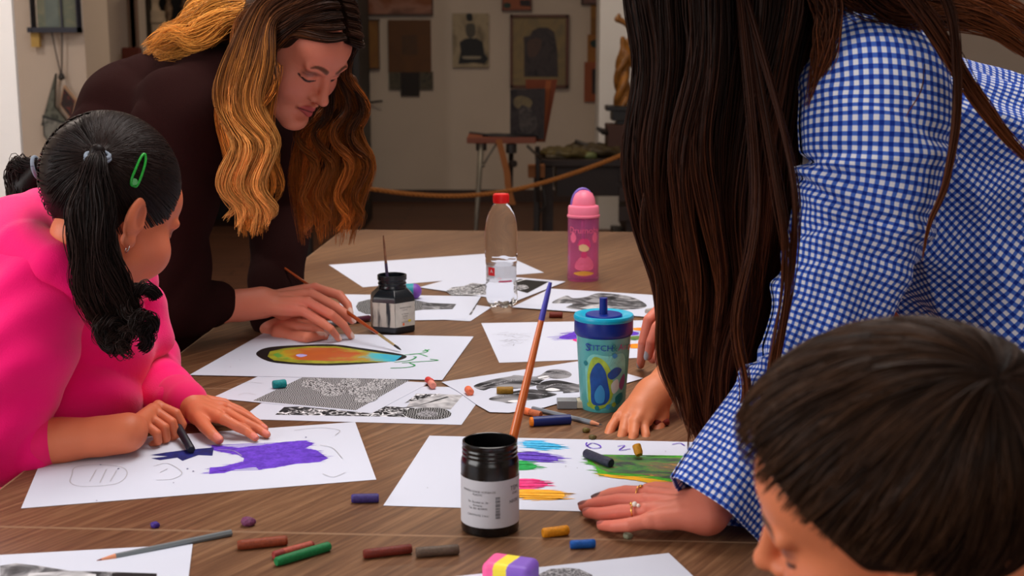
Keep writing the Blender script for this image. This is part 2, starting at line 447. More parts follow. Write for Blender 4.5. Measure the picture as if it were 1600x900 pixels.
# ------------------------------------------------------------------ tables
ca, sa = math.cos(YAW), math.sin(YAW)
O_t = V(-.597, 2.1, 0)   # a point of the left edge
def tw(u, v, z):          # table coordinates: u along the short side, v along the row
    return V(O_t[0]+u*ca-v*sa, O_t[1]+u*sa+v*ca, z)
def table(v0, v1, label):
    c = tw(.6, (v0+v1)/2, 0)
    t = empty('table', c, label, 'table', 'wooden tables pushed together')
    b = MB(); b.box(tw(.6, (v0+v1)/2, TZ-.0125), (1.2, v1-v0-.0016, .025), YAW)
    b.build('tabletop', M_table, t, bevel=.001)
    b = MB()
    for vv in (v0+.0016, v1-.0016): b.box(tw(.6, vv, TZ-.0125), (1.2, .0018, .0251), YAW)
    for uu in (.0, 1.2): b.box(tw(uu, (v0+v1)/2, TZ-.0124), (.0028, v1-v0-.002, .0252), YAW)
    b.build('edge_band', M_edge, t)
    for uu in (.05, 1.15):
        for vv in (v0+.05, v1-.05):
            b = MB(); b.box(tw(uu, vv, (TZ-.025)/2), (.04, .04, TZ-.025), YAW); b.build('leg', M_legm, t, bevel=.003)
    b = MB()
    for uu in (.05, 1.15): b.box(tw(uu, (v0+v1)/2, TZ-.05), (.03, v1-v0-.12, .045), YAW)
    for vv in (v0+.05, v1-.05): b.box(tw(.6, vv, TZ-.05), (1.08, .03, .045), YAW)
    b.build('apron', M_legm, t)
    return t
table(-1.08, -.665, 'grey-brown wooden table nearest the camera, under the pencil and loose pastels')
table(-.665, -.045, 'grey-brown wooden table under the purple drawing and black paint jar')
table(-.045, 1.78, 'long grey-brown wooden table at the far end, under both drink bottles')
# ------------------------------------------------------------------ back wall pictures
YW = YB-.02
def rectw(x0, y0, x1, y1, Y, th, m, name, parent=None, mb=None, **k):
    a, c = D(x0, y0, Y), D(x1, y1, Y); b = mb or MB()
    b.box(((a[0]+c[0])/2, Y-th/2, (a[2]+c[2])/2), (abs(c[0]-a[0]), th, abs(a[2]-c[2])))
    return b if mb is not None else b.build(name, m, parent, **k)
def art(name, stops, scale=6, dist=1.5, rough=.6):
    m = mat(name, stops[0], rough); nd, ln, b = N(m); tc = nd.new('ShaderNodeTexCoord'); n = nd.new('ShaderNodeTexNoise')
    n.inputs['Scale'].default_value = scale; n.inputs['Distortion'].default_value = dist; n.inputs['Detail'].default_value = 4
    k = len(stops); r = ramp(nd, [(.3+.4*i/max(1, k-1), c) for i, c in enumerate(stops)])
    ln.new(tc.outputs['Object'], n.inputs['Vector']); ln.new(n.outputs['Fac'], r.inputs['Fac']); ln.new(r.outputs['Color'], b.inputs['Base Color']); return m
def wpoly(px, Y, m, name, parent, sm=False):
    P = smooth_poly(px, 40) if sm else px; b = MB(); vs = [D(p[0], p[1], Y) for p in P]; n = len(vs)
    vb = [v+V(0, .004, 0) for v in vs]
    b.add(vs+vb, [tuple(range(n))]+[(i, (i+1) % n, n+(i+1) % n, n+i) for i in range(n)]); return b.build(name, m, parent)
def picture(x0, y0, x1, y1, label, frame, artm, fw=5, mat_m=None, mw=0, th=.03, name='framed_picture', cat='picture', Y=YW, pos=None):
    c = D((x0+x1)/2, (y0+y1)/2, Y); root = empty(name, c, label, cat)
    if cat == 'photograph' and name == 'wall_photo': root['group'] = 'small photos under the brown board'
    if fw:
        b = MB()
        for q in ((x0, y0, x1, y0+fw), (x0, y1-fw, x1, y1), (x0, y0, x0+fw, y1), (x1-fw, y0, x1, y1)): rectw(*q, Y, th, None, '', mb=b)
        b.build('frame', frame, root)
    rectw(x0+fw*.8, y0+fw*.8, x1-fw*.8, y1-fw*.8, Y, th*.4, mat_m or artm, 'backing' if mat_m else 'picture_panel', root)
    if mat_m and mw is not None: rectw(x0+fw+mw, y0+fw+mw, x1-fw-mw, y1-fw-mw, Y-th*.4, .004, artm, 'picture_panel', root)
    return root
F_dk = mat('dark_wood_frame', (60, 34, 24), .5); F_br = mat('brown_wood_frame', (96, 52, 34), .5)
picture(540, -60, 677, 24, 'long rust and orange picture in a thin dark frame at the top edge', F_dk, art('rust_painting', [(150, 96, 60), (140, 80, 44), (170, 120, 100), (100, 60, 44)], 3), 2, pos=1)
picture(560, 30, 594, 108, 'narrow ochre panel half hidden behind the long golden hair', F_dk, art('ochre_panel', [(150, 104, 44), (130, 84, 34)], 4), 2)
p_ = picture(606, 31, 674, 113, 'plain brown square board hanging above a row of small dark photos', F_br, art('brown_board', [(112, 70, 26), (92, 56, 24)], 3), 0, th=.02)
wpoly([(628, 55), (652, 55), (652, 86), (628, 86)], YW-.012, art('faded_mark', [(92, 60, 30), (78, 52, 30)], 8), 'faded_mark', p_)
for i, (q, c) in enumerate((((608, 113, 626, 140), 'small dark photo, left one of the row under the brown board'), ((626, 112, 656, 150), 'black square print hanging lowest, in the middle of the row under the brown board'), ((656, 112, 677, 140), 'small dark photo, right one of the row under the brown board'))):
    picture(*q, c, F_dk, art('dark_photo%d' % i, [(30, 28, 24), (92, 84, 66), (40, 36, 30)] if i != 1 else [(24, 18, 16), (40, 26, 20)], 22), 0, th=.012+.004*(i == 1), name='wall_photo', cat='photograph')
p_ = picture(707, 21, 764, 105, 'black and white portrait photo of a seated dark-clothed person', F_dk, art('sepia_paper', [(120, 106, 84), (176, 158, 128), (150, 134, 108)], 5), 0, th=.05, name='portrait_photo', cat='photograph')
M_ph = mat('photo_dark', (30, 30, 32), .6); M_ph2 = mat('photo_pale', (150, 140, 120), .6)
yy = YW-.022-.002
wpoly([(716, 100), (720, 80), (718, 66), (728, 60), (745, 60), (754, 66), (757, 84), (763, 92), (757, 100), (740, 98)], yy, M_ph, 'figure_print', p_, False)
wpoly([(728, 40), (735, 36), (742, 40), (742, 54), (735, 60), (729, 54)], yy-.001, mat('photo_mid', (84, 78, 68), .6), 'face_print', p_, True)
wpoly([(729, 22), (737, 22), (738, 32), (730, 32)], yy-.001, M_ph, 'hair_print', p_, True)
wpoly([(724, 88), (750, 88), (748, 92), (726, 92)], yy-.001, M_ph2, 'sleeve_print', p_, True)
p_ = picture(797, 23, 888, 137, 'portrait drawing of a long-haired bearded head in a thin brown frame', F_br, art('ochre_ground', [(126, 112, 84), (150, 128, 88), (120, 108, 84)], 4), 4, th=.04)
bd = art('dark_portrait', [(34, 32, 38), (70, 60, 62), (44, 42, 48)], 9, 2)
wpoly([(819, 120), (819, 70), (818, 58), (828, 56), (832, 48), (842, 43), (856, 43), (866, 50), (868, 62), (871, 80), (872, 120)], YW-.018, bd, 'portrait_print', p_)
wpoly([(824, 66), (836, 60), (846, 62), (844, 78), (836, 88), (826, 88)], YW-.020, art('face_tone', [(96, 72, 62), (80, 62, 58)], 20), 'face_print', p_, True)
p_ = picture(784, -20, 831, 17, 'small orange picture with two dark motifs at the top edge', F_br, art('orange_card', [(160, 90, 58), (150, 80, 50)], 8), 2, th=.025)
wpoly([(788, 5), (797, 5), (797, 12), (788, 12)], YW-.014, mat('green_motif', (40, 60, 50), .6), 'motif_print', p_, True); wpoly([(812, 0), (828, 0), (829, 10), (813, 9)], YW-.014, mat('dark_motif', (44, 30, 36), .6), 'motif_print', p_)
p_ = picture(908, -20, 940, 7, 'small dark picture cut by the top edge next to the white pier', F_dk, art('pink_dark', [(60, 40, 40), (150, 110, 100)], 18), 2)
p_ = picture(923, 8, 945, 54, 'ochre picture partly behind the white pier, topmost of the ochre ones', F_br, art('ochre_card', [(150, 104, 44), (120, 80, 34)], 8), 0, th=.02)
p_ = picture(918, 54, 945, 97, 'amber picture with dark green leaves beside the white pier', F_br, art('amber_card', [(160, 104, 40), (150, 96, 40)], 8), 0, th=.026)
wpoly([(922, 66), (930, 62), (937, 64), (936, 72), (926, 74)], YW-.013, mat('leaf_motif', (30, 52, 44), .6), 'leaf_print', p_, True)
p_ = picture(913, 97, 945, 159, 'orange-red picture with a dark inner panel, lowest beside the white pier', F_br, art('orange_red_card', [(160, 84, 48), (140, 70, 40)], 8), 0, th=.03)
wpoly([(925, 108), (945, 108), (945, 147), (925, 147)], YW-.014, mat('dark_inner_panel', (48, 34, 34), .6), 'inner_panel', p_)
b = MB(); b.tube([D(575, 161, YW), D(586, 159, YW-.05), D(597, 158, YW-.09)], .008, 8); tag(b.build('wall_hook', mat('black_iron', (24, 22, 22), .5)), 'thin black peg sticking out of the wall beside the golden hair', 'hook')

# ------------------------------------------------------------------ painter's easel
YE = 7.5
c = D(795, 225, YE); root = empty('painters_easel', V(c[0], c[1], 0), 'open wooden box easel with a portrait canvas on thin legs', 'easel')
M_red = mat('red_brown_easel_wood', (120, 58, 32), .45); M_tri = mat('worn_leg_metal', (112, 106, 96), .5, metal=.4); M_dkm = mat('dark_leg', (40, 34, 32), .5); M_rib = mat('orange_strap', (150, 90, 40), .7)
a, e2 = D(729, 211, YE), D(838, 227, YE)
b = MB(); b.box(((a[0]+e2[0])/2, YE+.13, (a[2]+e2[2])/2-.0), (e2[0]-a[0], .30, .035), R=np.array([[math.cos(.14), 0, math.sin(.14)*.0+.0], [0, 1, 0], [0, 0, 1]])); b.build('box_tray', M_red, root, bevel=.004)
b = MB(); b.add([D(821, 124, YE+.05), D(871, 124, YE+.05), D(852, 222, YE+.12), D(826, 222, YE+.12), D(821, 124, YE+.075), D(871, 124, YE+.075), D(852, 222, YE+.145), D(826, 222, YE+.145)], [(0, 1, 2, 3), (7, 6, 5, 4), (0, 4, 5, 1), (1, 5, 6, 2), (2, 6, 7, 3), (3, 7, 4, 0)]); b.build('lid_panel', M_red, root)
b = MB(); b.add([D(853, 126, YE+.045), D(862, 126, YE+.045), D(848, 222, YE+.115), D(841, 222, YE+.115)], [(0, 1, 2, 3)]); b.build('lid_batten', mat('lighter_batten', (150, 80, 40), .5), root)
b = MB(); pts = []
for z0_, w_ in ((7, 0), (13, 0), (12, 2)): pass
cv = [D(797, 140, YE-.02), D(852, 138, YE-.02), D(850, 218, YE+.03), D(797, 214, YE+.03)]
b.add(cv+[p+V(0, .018, 0) for p in cv], [(0, 1, 2, 3), (7, 6, 5, 4), (0, 4, 5, 1), (1, 5, 6, 2), (2, 6, 7, 3), (3, 7, 4, 0)]); b.build('canvas', art('dark_canvas', [(26, 22, 24), (54, 48, 48), (34, 30, 32)], 12), root)
def epoly(px, m, nm, off=.0):
    P = smooth_poly(px, 30); b = MB(); vs = [D(p[0], p[1], YE-.024-off+(p[1]-138)/80*.05) for p in P]; b.add(vs, [tuple(range(30))]); return b.build(nm, m, root)
epoly([(803, 156), (810, 150), (824, 152), (832, 160), (826, 170), (812, 170), (804, 166)], art('cap_tone', [(120, 106, 74), (96, 86, 66)], 30), 'painted_cap'); epoly([(812, 168), (822, 166), (834, 176), (840, 196), (826, 210), (812, 200)], art('beard_tone', [(84, 78, 74), (40, 36, 38)], 30), 'painted_beard', .001)
b = MB(); b.tube([D(752, 224, YE), D(747, 265, YE-.03), D(740, 330, YE-.08), T(733, 418, .0)*0+D(736, 400, YE-.12)], .012, 8); 
foot = lambda px, Y: V(D(px, 400, Y)[0], Y, .0)
def leg(p0, px, Y, r, m, nm='leg'):
    b = MB(); p1 = V((px-800)/FPX*Y, Y, .005); b.tube([p0, (p0+p1)/2, p1], [r, r*.85, r*.6], 8); return b.build(nm, m, root, smooth=True)
leg(D(752, 224, YE), 738, YE-.15, .017, M_tri); leg(D(799, 228, YE+.1), 795, YE+.05, .015, M_dkm); leg(D(840, 230, YE+.25), 842, YE+.55, .015, M_dkm)
for q in (([D(752, 262, YE-.02), D(776, 224, YE)], .006, 8), ([D(824, 228, YE+.1), D(845, 248, YE+.2)], .008, 8), ([D(746, 262, YE-.03), D(757, 258, YE-.03)], .010, 8)):
    b = MB(); b.tube(*q); b.build('brace', M_tri, root, smooth=True)
for q in ((752, 228), (799, 232)):
    b = MB(); b.lathe([(.0, -.03), (.03, -.025), (.03, .025), (.0, .03)], D(q[0], q[1], YE+.02), 16); b.build('hinge_block', M_dkm, root)
b = MB(); b.tube([D(799, 256, YE), D(804, 256, YE-.03)], .02, 8); b.build('knob', M_dkm, root)
b = MB()
for pl in ([(779, 218), (786, 245), (792, 270), (794, 292), (801, 320)],):
    P = catmull([D(x, y, YE-.03) for x, y in pl], 20); vs = []
    for p in P: vs += [p-V(.018, 0, 0), p+V(.018, 0, 0), p+V(.018, .006, 0), p+V(-.018, .006, 0)]
    b.add(vs, [(4*i+k, 4*i+(k+1) % 4, 4*i+4+(k+1) % 4, 4*i+4+k) for i in range(19) for k in range(4)])
b.build('strap', M_rib, root)
# brushes and palette lying on the tray
z_ = D(780, 211, YE)[2]
b = MB(); s = Sculpt(); s.ell(D(800, 213, YE+.06), (.17, .08, .016)); s.ell(D(770, 211, YE+.05), (.06, .05, .010), k=.01); Pm, F = s.mesh(.008); o = qmesh('paint_rag', [(Pm, F, None)], mat('dark_rag', (30, 26, 28), .9)); tag(o, 'crumpled dark cloth lying on the easel tray', 'cloth')
b = MB(); b.tube([D(733, 207, YE+.02), D(775, 212, YE+.02)], .006, 8); tag(b.build('paint_brush', M_dkm), 'dark brush sticking out over the end of the easel tray', 'paintbrush')

# ------------------------------------------------------------------ studio desk and what lies on it
YD = 8.0
a = D(845, 250, YD); ztop = a[2]; x0 = a[0]; x1 = x0+1.5
M_desk = mat('very_dark_wood', (34, 20, 16), .5, var=.2, vscale=5)
root = empty('studio_desk', V((x0+x1)/2, YD+.35, 0), 'low dark wooden desk heaped with painting tools', 'desk')
b = MB(); b.box(((x0+x1)/2, YD+.35, ztop-.02), (x1-x0, .7, .04)); b.build('desktop', M_desk, root, bevel=.004)
b = MB(); b.box(((x0+x1)/2+.03, YD+.37, ztop-.13), (x1-x0-.14, .62, .19)); b.build('apron', M_desk, root)
for xx in (x0+.05, x1-.05):
    for y_ in (YD+.05, YD+.65):
        b = MB(); b.box((xx, y_, (ztop-.04)/2), (.055, .055, ztop-.04)); b.build('leg', M_desk, root)
b = MB(); b.box((x0+.95, YD+.36, .14+.12), (.85, .6, .24)); b.box((x0+.95, YD+.36, .5*.0+.12-.06), (.95, .66, .10)); b.build('lower_shelf_box', M_desk, root)
for i in range(3):
    b = MB(); b.box((x0+.75, YD+.035, ztop-.09-.12*i), (.55, .02, .09)); d_ = b.build('drawer', mat('dark_drawer_front', (44, 30, 26), .5), root, bevel=.003)
    b = MB(); b.box((x0+.75, YD+.015, ztop-.09-.12*i), (.12, .02, .012)); b.build('handle', M_dkm, d_)
def lump(name, px, Y, r, m, label, cat, res=.008, rot=None):
    s = Sculpt(); p = D(px[0], px[1], Y); p[2] = max(p[2], ztop+r[2]*.75); s.ell(p, r, L=rot); s.ell(p+V(r[0]*.6, 0, -r[2]*.2), (r[0]*.5, r[1]*.8, r[2]*.8), k=.02); s.ell(p+V(-r[0]*.5, .02, r[2]*.3), (r[0]*.4, r[1]*.6, r[2]*.7), k=.02)
    s.disp = lambda P: .006*np.sin(P[:, 0]*60)*np.sin(P[:, 1]*70+P[:, 2]*50)
    Pm, F = s.mesh(res); o = qmesh(name, [(Pm, F, None)], m); return tag(o, label, cat)
lump('paint_rag', (884, 246, ), YD+.2, (.16, .14, .035), art('mossy_cloth', [(52, 44, 22), (84, 70, 30), (40, 36, 24)], 20), 'mossy ochre cloth on the desk corner nearest the easel', 'cloth')
lump('paint_rag', (930, 241), YD+.3, (.20, .16, .045), art('umber_cloth', [(40, 30, 18), (66, 52, 26), (30, 24, 20)], 20), 'dark umber cloth heaped in the middle of the desk', 'cloth')
lump('paint_tube', (918, 257), YD+.12, (.05, .03, .022), mat('pale_green_tube', (96, 104, 60), .6), 'small crumpled pale green paint tube on the desk front', 'paint tube', .006)
lump('paint_tube', (868, 250), YD+.1, (.06, .03, .016), mat('grey_tube', (84, 76, 60), .6), 'flattened grey paint tube at the desk corner', 'paint tube', .006)
b = MB()
for q in (((898, 221), (925, 230), (950, 236)), ((902, 226), (930, 234), (960, 238))): b.tube([D(x, y, YD+.25) for x, y in q], .014, 8)
tag(b.build('wooden_tongs', M_dkm, smooth=True), 'black tongs lying on the cloth heap and rising to the left', 'tongs')
b = MB(); p = D(962, 215, YD+.35); b.box((p[0]+.06, p[1], p[2]), (.24, .26, .17)); o = b.build('wooden_box', mat('dark_red_box', (66, 36, 26), .6), bevel=.005); tag(o, 'reddish brown wooden box standing on the desk under the carving', 'box')
zb = p[2]+.085
b = MB(); b.box((p[0]+.07, p[1], zb+.055), (.20, .2, .06)); b.box((p[0]+.075, p[1], zb+.10), (.28, .22, .03)); b.box((p[0]+.07, p[1], zb+.014), (.14, .16, .028)); o = b.build('carving_plinth', mat('black_plinth', (22, 20, 20), .4), bevel=.003); tag(o, 'stepped black plinth carrying the twisted wooden carving', 'plinth')
zp = zb+.115
b = MB(); b.tube([D(933, 200, YD+.2), D(943, 206, YD+.22), D(955, 208, YD+.25)], [.01, .02, .016], 8); tag(b.build('hand_drill', M_dkm, smooth=True), 'small black tool leaning at the left of the stepped plinth', 'tool')
# twisted carving
M_carv = mat('varnished_carved_wood', (136, 88, 34), .35, var=.5, vscale=14, bump=.5, bscale=40)
s = Sculpt(); Yc = YD+.35; base = D(969, 178, Yc)
def cc_(x, y, dy=0): return D(x, y, Yc+dy)
for ph in (0, 2.1, 4.2):
    P = []; Rr = []
    for i in range(20):
        t = i/19; y = 178-118*t; xc = np.interp(t, [0, .3, .6, .8, 1], [970, 973, 971, 977, 973]); wd = np.interp(t, [0, .12, .35, .6, .8, 1], [3, 8, 8, 7, 6, 1])
        P.append(cc_(xc, y)+V(math.cos(ph+t*7), math.sin(ph+t*7), 0)*wd/265); Rr.append(np.interp(t, [0, .2, .7, 1], [.014, .026, .024, .012]))
    s.chain(P, Rr, .006)
s.chain([cc_(978, 80), cc_(988, 92), cc_(991, 101)], [.03, .035, .02], .02); s.chain([cc_(977, 82), cc_(981, 66), cc_(986, 56), cc_(984, 40)], [.02, .014, .012, .014], .01)
s.chain([cc_(967, 24), cc_(965, 30), cc_(974, 34), cc_(984, 42)], [.012, .02, .018, .014], .02)
s.cap(V(base[0], Yc, zp), V(base[0]+.0, Yc, zp+.03), .022)
Pm, F = s.mesh(.006); o = qmesh('wooden_carving', [(Pm, F, None)], M_carv); tag(o, 'twisted varnished wood carving in front of the white pier', 'sculpture')
# small box hanging under the easel
b = MB(); p = D(838, 267, YD-.1); b.box(p, (.10, .08, .075)); tag(b.build('wooden_box', mat('amber_box', (130, 78, 34), .6), bevel=.003), 'small amber box at the left end of the dark desk', 'box')
b = MB(); b.tube([p+V(.03, 0, -.04), V(p[0]+.06, p[1]+.0, p[2]-.2), V(p[0]+.02, p[1], .3), V(p[0]-.05, p[1]+.1, .02)], .010, 8); tag(b.build('electric_cord', M_dkm, smooth=True), 'dark cord hanging down beside the desk leg', 'cord')
b = MB(); b.box((p[0], p[1], (p[2]-.0375)/2), (.03, .03, p[2]-.0375)); tag(b.build('box_post', M_dkm), 'thin post under the small amber box', 'post')
# barrier rope
pr_ = [D(480, 288, 6.6), D(560, 293, 6.6), D(640, 303, 6.6), D(720, 306, 6.6), D(800, 297, 6.6), D(880, 276, 6.6), D(972, 242, 6.6), D(1085, 190, 6.6)]
b = MB(); G = catmull(pr_, 260); b.tube(G, .011, 8)
M_rope = mat('orange_rope', (176, 108, 44), .8); nd, ln, bs = N(M_rope); tc = nd.new('ShaderNodeTexCoord'); wv = nd.new('ShaderNodeTexWave'); wv.inputs['Scale'].default_value = 28; wv.bands_direction = 'DIAGONAL'
ln.new(tc.outputs['Object'], wv.inputs['Vector']); bp = nd.new('ShaderNodeBump'); bp.inputs['Distance'].default_value = .01; ln.new(wv.outputs['Fac'], bp.inputs['Height']); ln.new(bp.outputs['Normal'], bs.inputs['Normal'])
tag(b.build('barrier_rope', M_rope, smooth=True), 'orange rope hung slack across the back of the room', 'rope')
for p in (pr_[0], pr_[-1]):
    b = MB(); b.lathe([(.16, 0), (.16, .015), (.03, .03), (.022, .05), (.022, p[2]), (.04, p[2]+.02), (.0, p[2]+.05)], (p[0], p[1], 0), 24); o = b.build('barrier_post', M_dkm, smooth=False); tag(o, 'dark post holding the '+('left' if p is pr_[0] else 'right')+' end of the orange rope', 'post')

# ------------------------------------------------------------------ left wall: picture, wires, hanging frames, bust
YL = 6.58
F_navy = mat('navy_frame', (34, 36, 54), .4)
root = picture(50, -60, 129, 51, 'dark navy framed picture of two pale green sheets on the left wall', F_navy, art('pale_green_sheet', [(132, 134, 110), (112, 120, 104), (140, 138, 112)], 6), 8, th=.07, Y=YL)
rectw(93.5, -50, 96, 43, YL-.034, .006, F_navy, 'dividing_strip', root)
rectw(66, -52, 93, 42, YL-.029, .002, art('pale_blue_sheet', [(120, 132, 124), (104, 116, 112)], 6), 'blue_sheet', root)
b = MB(); p = D(58.5, 62, YL); b.box(p-V(0, .02, 0), (.04, .03, .07)); tag(b.build('wall_block', mat('yellow_block', (196, 160, 84), .6)), 'small yellow block below the corner of the navy frame', 'block')
root = empty('hanging_wire', D(95, 115, YL-.03), 'two thin dark wires hanging from the navy frame with a small weight', 'wire')
b = MB(); b.tube([D(81, 51, YL-.03), D(88, 85, YL-.03), D(95, 116, YL-.03)], .0035, 6); b.tube([D(97, 51, YL-.03), D(97, 85, YL-.03), D(96, 116, YL-.03)], .0035, 6); b.build('wire', mat('thin_wire', (70, 62, 60), .6), root)
b = MB(); b.lathe([(.0, .022), (.010, .012), (.018, -.010), (.0, -.022)], D(96, 119, YL-.04), 14); b.build('weight', M_dkm, root)
def quadframe(P, Y, th, m_edge, m_in, label, inner=.86, name='hanging_picture', tilt=None):
    W = [D(x, y, Y+dy) for x, y, dy in P]; c = np.mean(W, 0); root = empty(name, c, label, 'picture'); b = MB()
    B_ = [w_+V(0, th, 0) for w_ in W]; b.add(W+B_, [(0, 1, 2, 3), (7, 6, 5, 4)]+[(i, (i+1) % 4, 4+(i+1) % 4, 4+i) for i in range(4)]); b.build('frame', m_edge, root)
    I = [c+(w_-c)*inner-V(0, .003, 0) for w_ in W]; b = MB(); b.add(I, [(0, 1, 2, 3)]); b.build('picture_panel', m_in, root); return root
quadframe([(99, 133, 0), (119, 157, .0), (113, 190, 0), (93, 164, 0)], YL-.06, .03, mat('cream_frame', (176, 140, 110), .6), art('red_figure', [(130, 34, 20), (40, 26, 26), (60, 40, 40), (150, 50, 30)], 22), 'tilted small picture with a red figure hanging on its corner')
quadframe([(86, 115, 0), (84, 166, 0), (112, 200, 0), (64, 196, .0)], YL-.04, .03, mat('grey_green_frame', (60, 60, 54), .5), art('dark_green_painting', [(44, 48, 40), (110, 112, 100), (56, 60, 52)], 14), 'dark grey-green picture standing askew behind the red one', .9)
quadframe([(66, 180, 0), (112, 194, 0), (96, 250, 0), (68, 212, 0)], YL-.05, .03, mat('black_green_frame', (40, 40, 38), .5), art('pale_dark_painting', [(60, 60, 56), (140, 140, 132), (40, 42, 40)], 10), 'lowest dark picture with pale shapes just above the black hair', .86)
# alcove cabinet with bust
cb = D(280, 100, 9.2); M_cab = mat('near_black_cabinet', (22, 16, 15), .5)
root = empty('display_cabinet', V(cb[0], 9.6, 0), 'tall near-black open cabinet behind the bent back of the dark jumper', 'cabinet')
xa, xb = D(217, 50, 9.2)[0], D(560, 50, 9.2)[0]
b = MB(); b.box(((xa+xb)/2, 9.85, 1.15), (xb-xa, .04, 2.3)); b.box((xa+.02, 9.53, 1.15), (.04, .66, 2.3)); b.box((xb-.02, 9.53, 1.15), (.04, .66, 2.3)); b.box(((xa+xb)/2, 9.53, 2.28), (xb-xa, .66, .04)); b.build('carcass', M_cab, root)
zs = D(241, 66, 9.5)[2]
for z in (.4, zs-.02): b = MB(); b.box(((xa+xb)/2, 9.53, z), (xb-xa-.08, .62, .04)); b.build('shelf', M_cab, root)
zs0 = zs
M_pl = mat('cream_plaster', (190, 168, 142), .8, var=.1, vscale=10)
C = V(D(241, 40, 9.45)[0], 9.45, zs0); h_ = D(241, 16, 9.45)[2]-zs0
b = MB(); b.lathe([(.0, 0), (.062, 0), (.062, .01), (.070, h_*.55), (.083, h_*.62), (.083, h_*.72), (.078, h_*.76), (.080, h_-.005), (.0, h_)], C, 32); o = b.build('plaster_pot', M_pl, smooth=False); autosmooth(o, 30); tag(o, 'cream plaster pedestal pot standing in the black cabinet', 'pedestal')
s = Sculpt(); q = C+V(0, 0, h_); s.cap(q, q+V(0, 0, .05), .05, .03); s.ell(q+V(0, 0, .11), (.05, .055, .07), k=.03); s.cap(q+V(0, -.05, .10), q+V(0, -.06, .085), .01, k=.01); Pm, F = s.mesh(.006); o = qmesh('plaster_bust', [(Pm, F, None)], M_pl); tag(o, 'small plaster bust on the cream pedestal pot', 'sculpture')
for i, (x_, y_, l) in enumerate(((263, 8, 'pale figurine just right of the bust'), (288, 4, 'small bright figurine farther along the cabinet shelf'))):
    q = V(D(x_, y_, 9.5)[0], 9.5, zs0); zt = D(x_, y_-14, 9.5)[2]-zs0; b = MB(); b.lathe([(.0, 0), (.03, 0), (.03, .02), (.012, .05), (.016, zt*.5), (.03, zt*.75), (.014, zt*.86), (.022, zt*.93), (.0, zt)], q, 20); tag(autosmooth(b.build('figurine', art('figurine%d' % i, [(150, 120, 90), (60, 40, 34)], 30)), 60), l, 'figurine')
# red chair back and hanging brown scarf at the corner
b = MB(); p = D(203, 92, 8.4); b.box((p[0], 8.45, p[2]), (.12, .05, .14)); r2 = empty('chair', V(p[0], 8.45, 0), 'red-brown wooden chair behind the bent back of the dark jumper', 'chair'); b.build('backrest', mat('red_brown_chair', (96, 40, 26), .5), r2, bevel=.01)
b = MB(); b.box((p[0], 8.3, .45), (.4, .4, .04)); b.build('seat', bpy.data.materials['red_brown_chair'], r2, bevel=.01)
for sx in (-.17, .17):
    for sy in (-.17, .15):
        b = MB(); b.box((p[0]+sx, 8.3+sy, .215), (.035, .035, .43)); b.build('leg', bpy.data.materials['red_brown_chair'], r2)
    b = MB(); b.tube([(p[0]+sx*.3, 8.46, .46), (p[0]+sx*.3, 8.46, p[2])], .016, 8); b.build('back_post', bpy.data.materials['red_brown_chair'], r2)
b = MB(); 
for i in range(3): b.box((D(202+i*2, 30, 8.5)[0], 8.56, D(202, 40, 8.5)[2]+.02*i), (.05, .03, .42-.03*i))
tag(b.build('hanging_scarf', mat('taupe_cloth', (122, 98, 84), .9), bevel=.01), 'narrow taupe scarf hanging at the wall corner', 'scarf')
# ------------------------------------------------------------------ paper sheets
M_paper = mat('white_drawing_paper', (208, 213, 229), .75, spec=.2)
def ink(name, c, rough=.6, **k): return mat(name, c, rough, spec=.25, **k)
def wax(name, c, c2=None, scale=60, stretch=(1, 1, 1)):
    """dense scribbled pastel: two tones of the same stick"""
    m = mat(name, c, .65, spec=.3); nd, ln, b = N(m)
    tc = nd.new('ShaderNodeTexCoord'); mp = nd.new('ShaderNodeMapping'); mp.inputs['Scale'].default_value = stretch
    n = nd.new('ShaderNodeTexNoise'); n.inputs['Scale'].default_value = scale; n.inputs['Detail'].default_value = 6; n.inputs['Roughness'].default_value = .7
    ln.new(tc.outputs['Object'], mp.inputs['Vector']); ln.new(mp.outputs['Vector'], n.inputs['Vector'])
    r = ramp(nd, [(.38, c), (.62, c2 or tuple(min(255, x*1.25+12) for x in c))]); ln.new(n.outputs['Fac'], r.inputs['Fac']); ln.new(r.outputs['Color'], b.inputs['Base Color'])
    return m
def zen(name, kind, scale, dark=(30, 30, 32), light=(225, 225, 228), dist=2.0, mid=None, det=2):
    """black and white line patterns"""
    m = mat(name, light, .7, spec=.2); nd, ln, b = N(m)
    tc = nd.new('ShaderNodeTexCoord')
    if kind == 'wave' or kind == 'rings':
        t = nd.new('ShaderNodeTexWave'); t.inputs['Scale'].default_value = scale; t.inputs['Distortion'].default_value = dist; t.inputs['Detail'].default_value = det
        t.inputs['Detail Scale'].default_value = 1.2
        if kind == 'rings': t.wave_type = 'RINGS'; t.rings_direction = 'Z'
        out = t.outputs['Fac']
    elif kind == 'voro':
        t = nd.new('ShaderNodeTexVoronoi'); t.feature = 'DISTANCE_TO_EDGE'; t.inputs['Scale'].default_value = scale; out = t.outputs['Distance']
    else:
        t = nd.new('ShaderNodeTexNoise'); t.inputs['Scale'].default_value = scale; t.inputs['Detail'].default_value = det; t.inputs['Distortion'].default_value = dist; out = t.outputs['Fac']
    ln.new(tc.outputs['Object'], t.inputs['Vector'])
    if kind == 'voro': r = ramp(nd, [(.0, dark), (.06, dark), (.12, light)])
    elif kind == 'grey': r = ramp(nd, [(.36, dark), (.5, mid or (110, 110, 112)), (.64, light)])
    else: r = ramp(nd, [(.40, dark), (.55, light)])
    ln.new(out, r.inputs['Fac']); ln.new(r.outputs['Color'], b.inputs['Base Color'])
    return m
Z_maze = zen('printed_wavy_lines', 'wave', 110, (58, 58, 60), (168, 168, 172), 5)
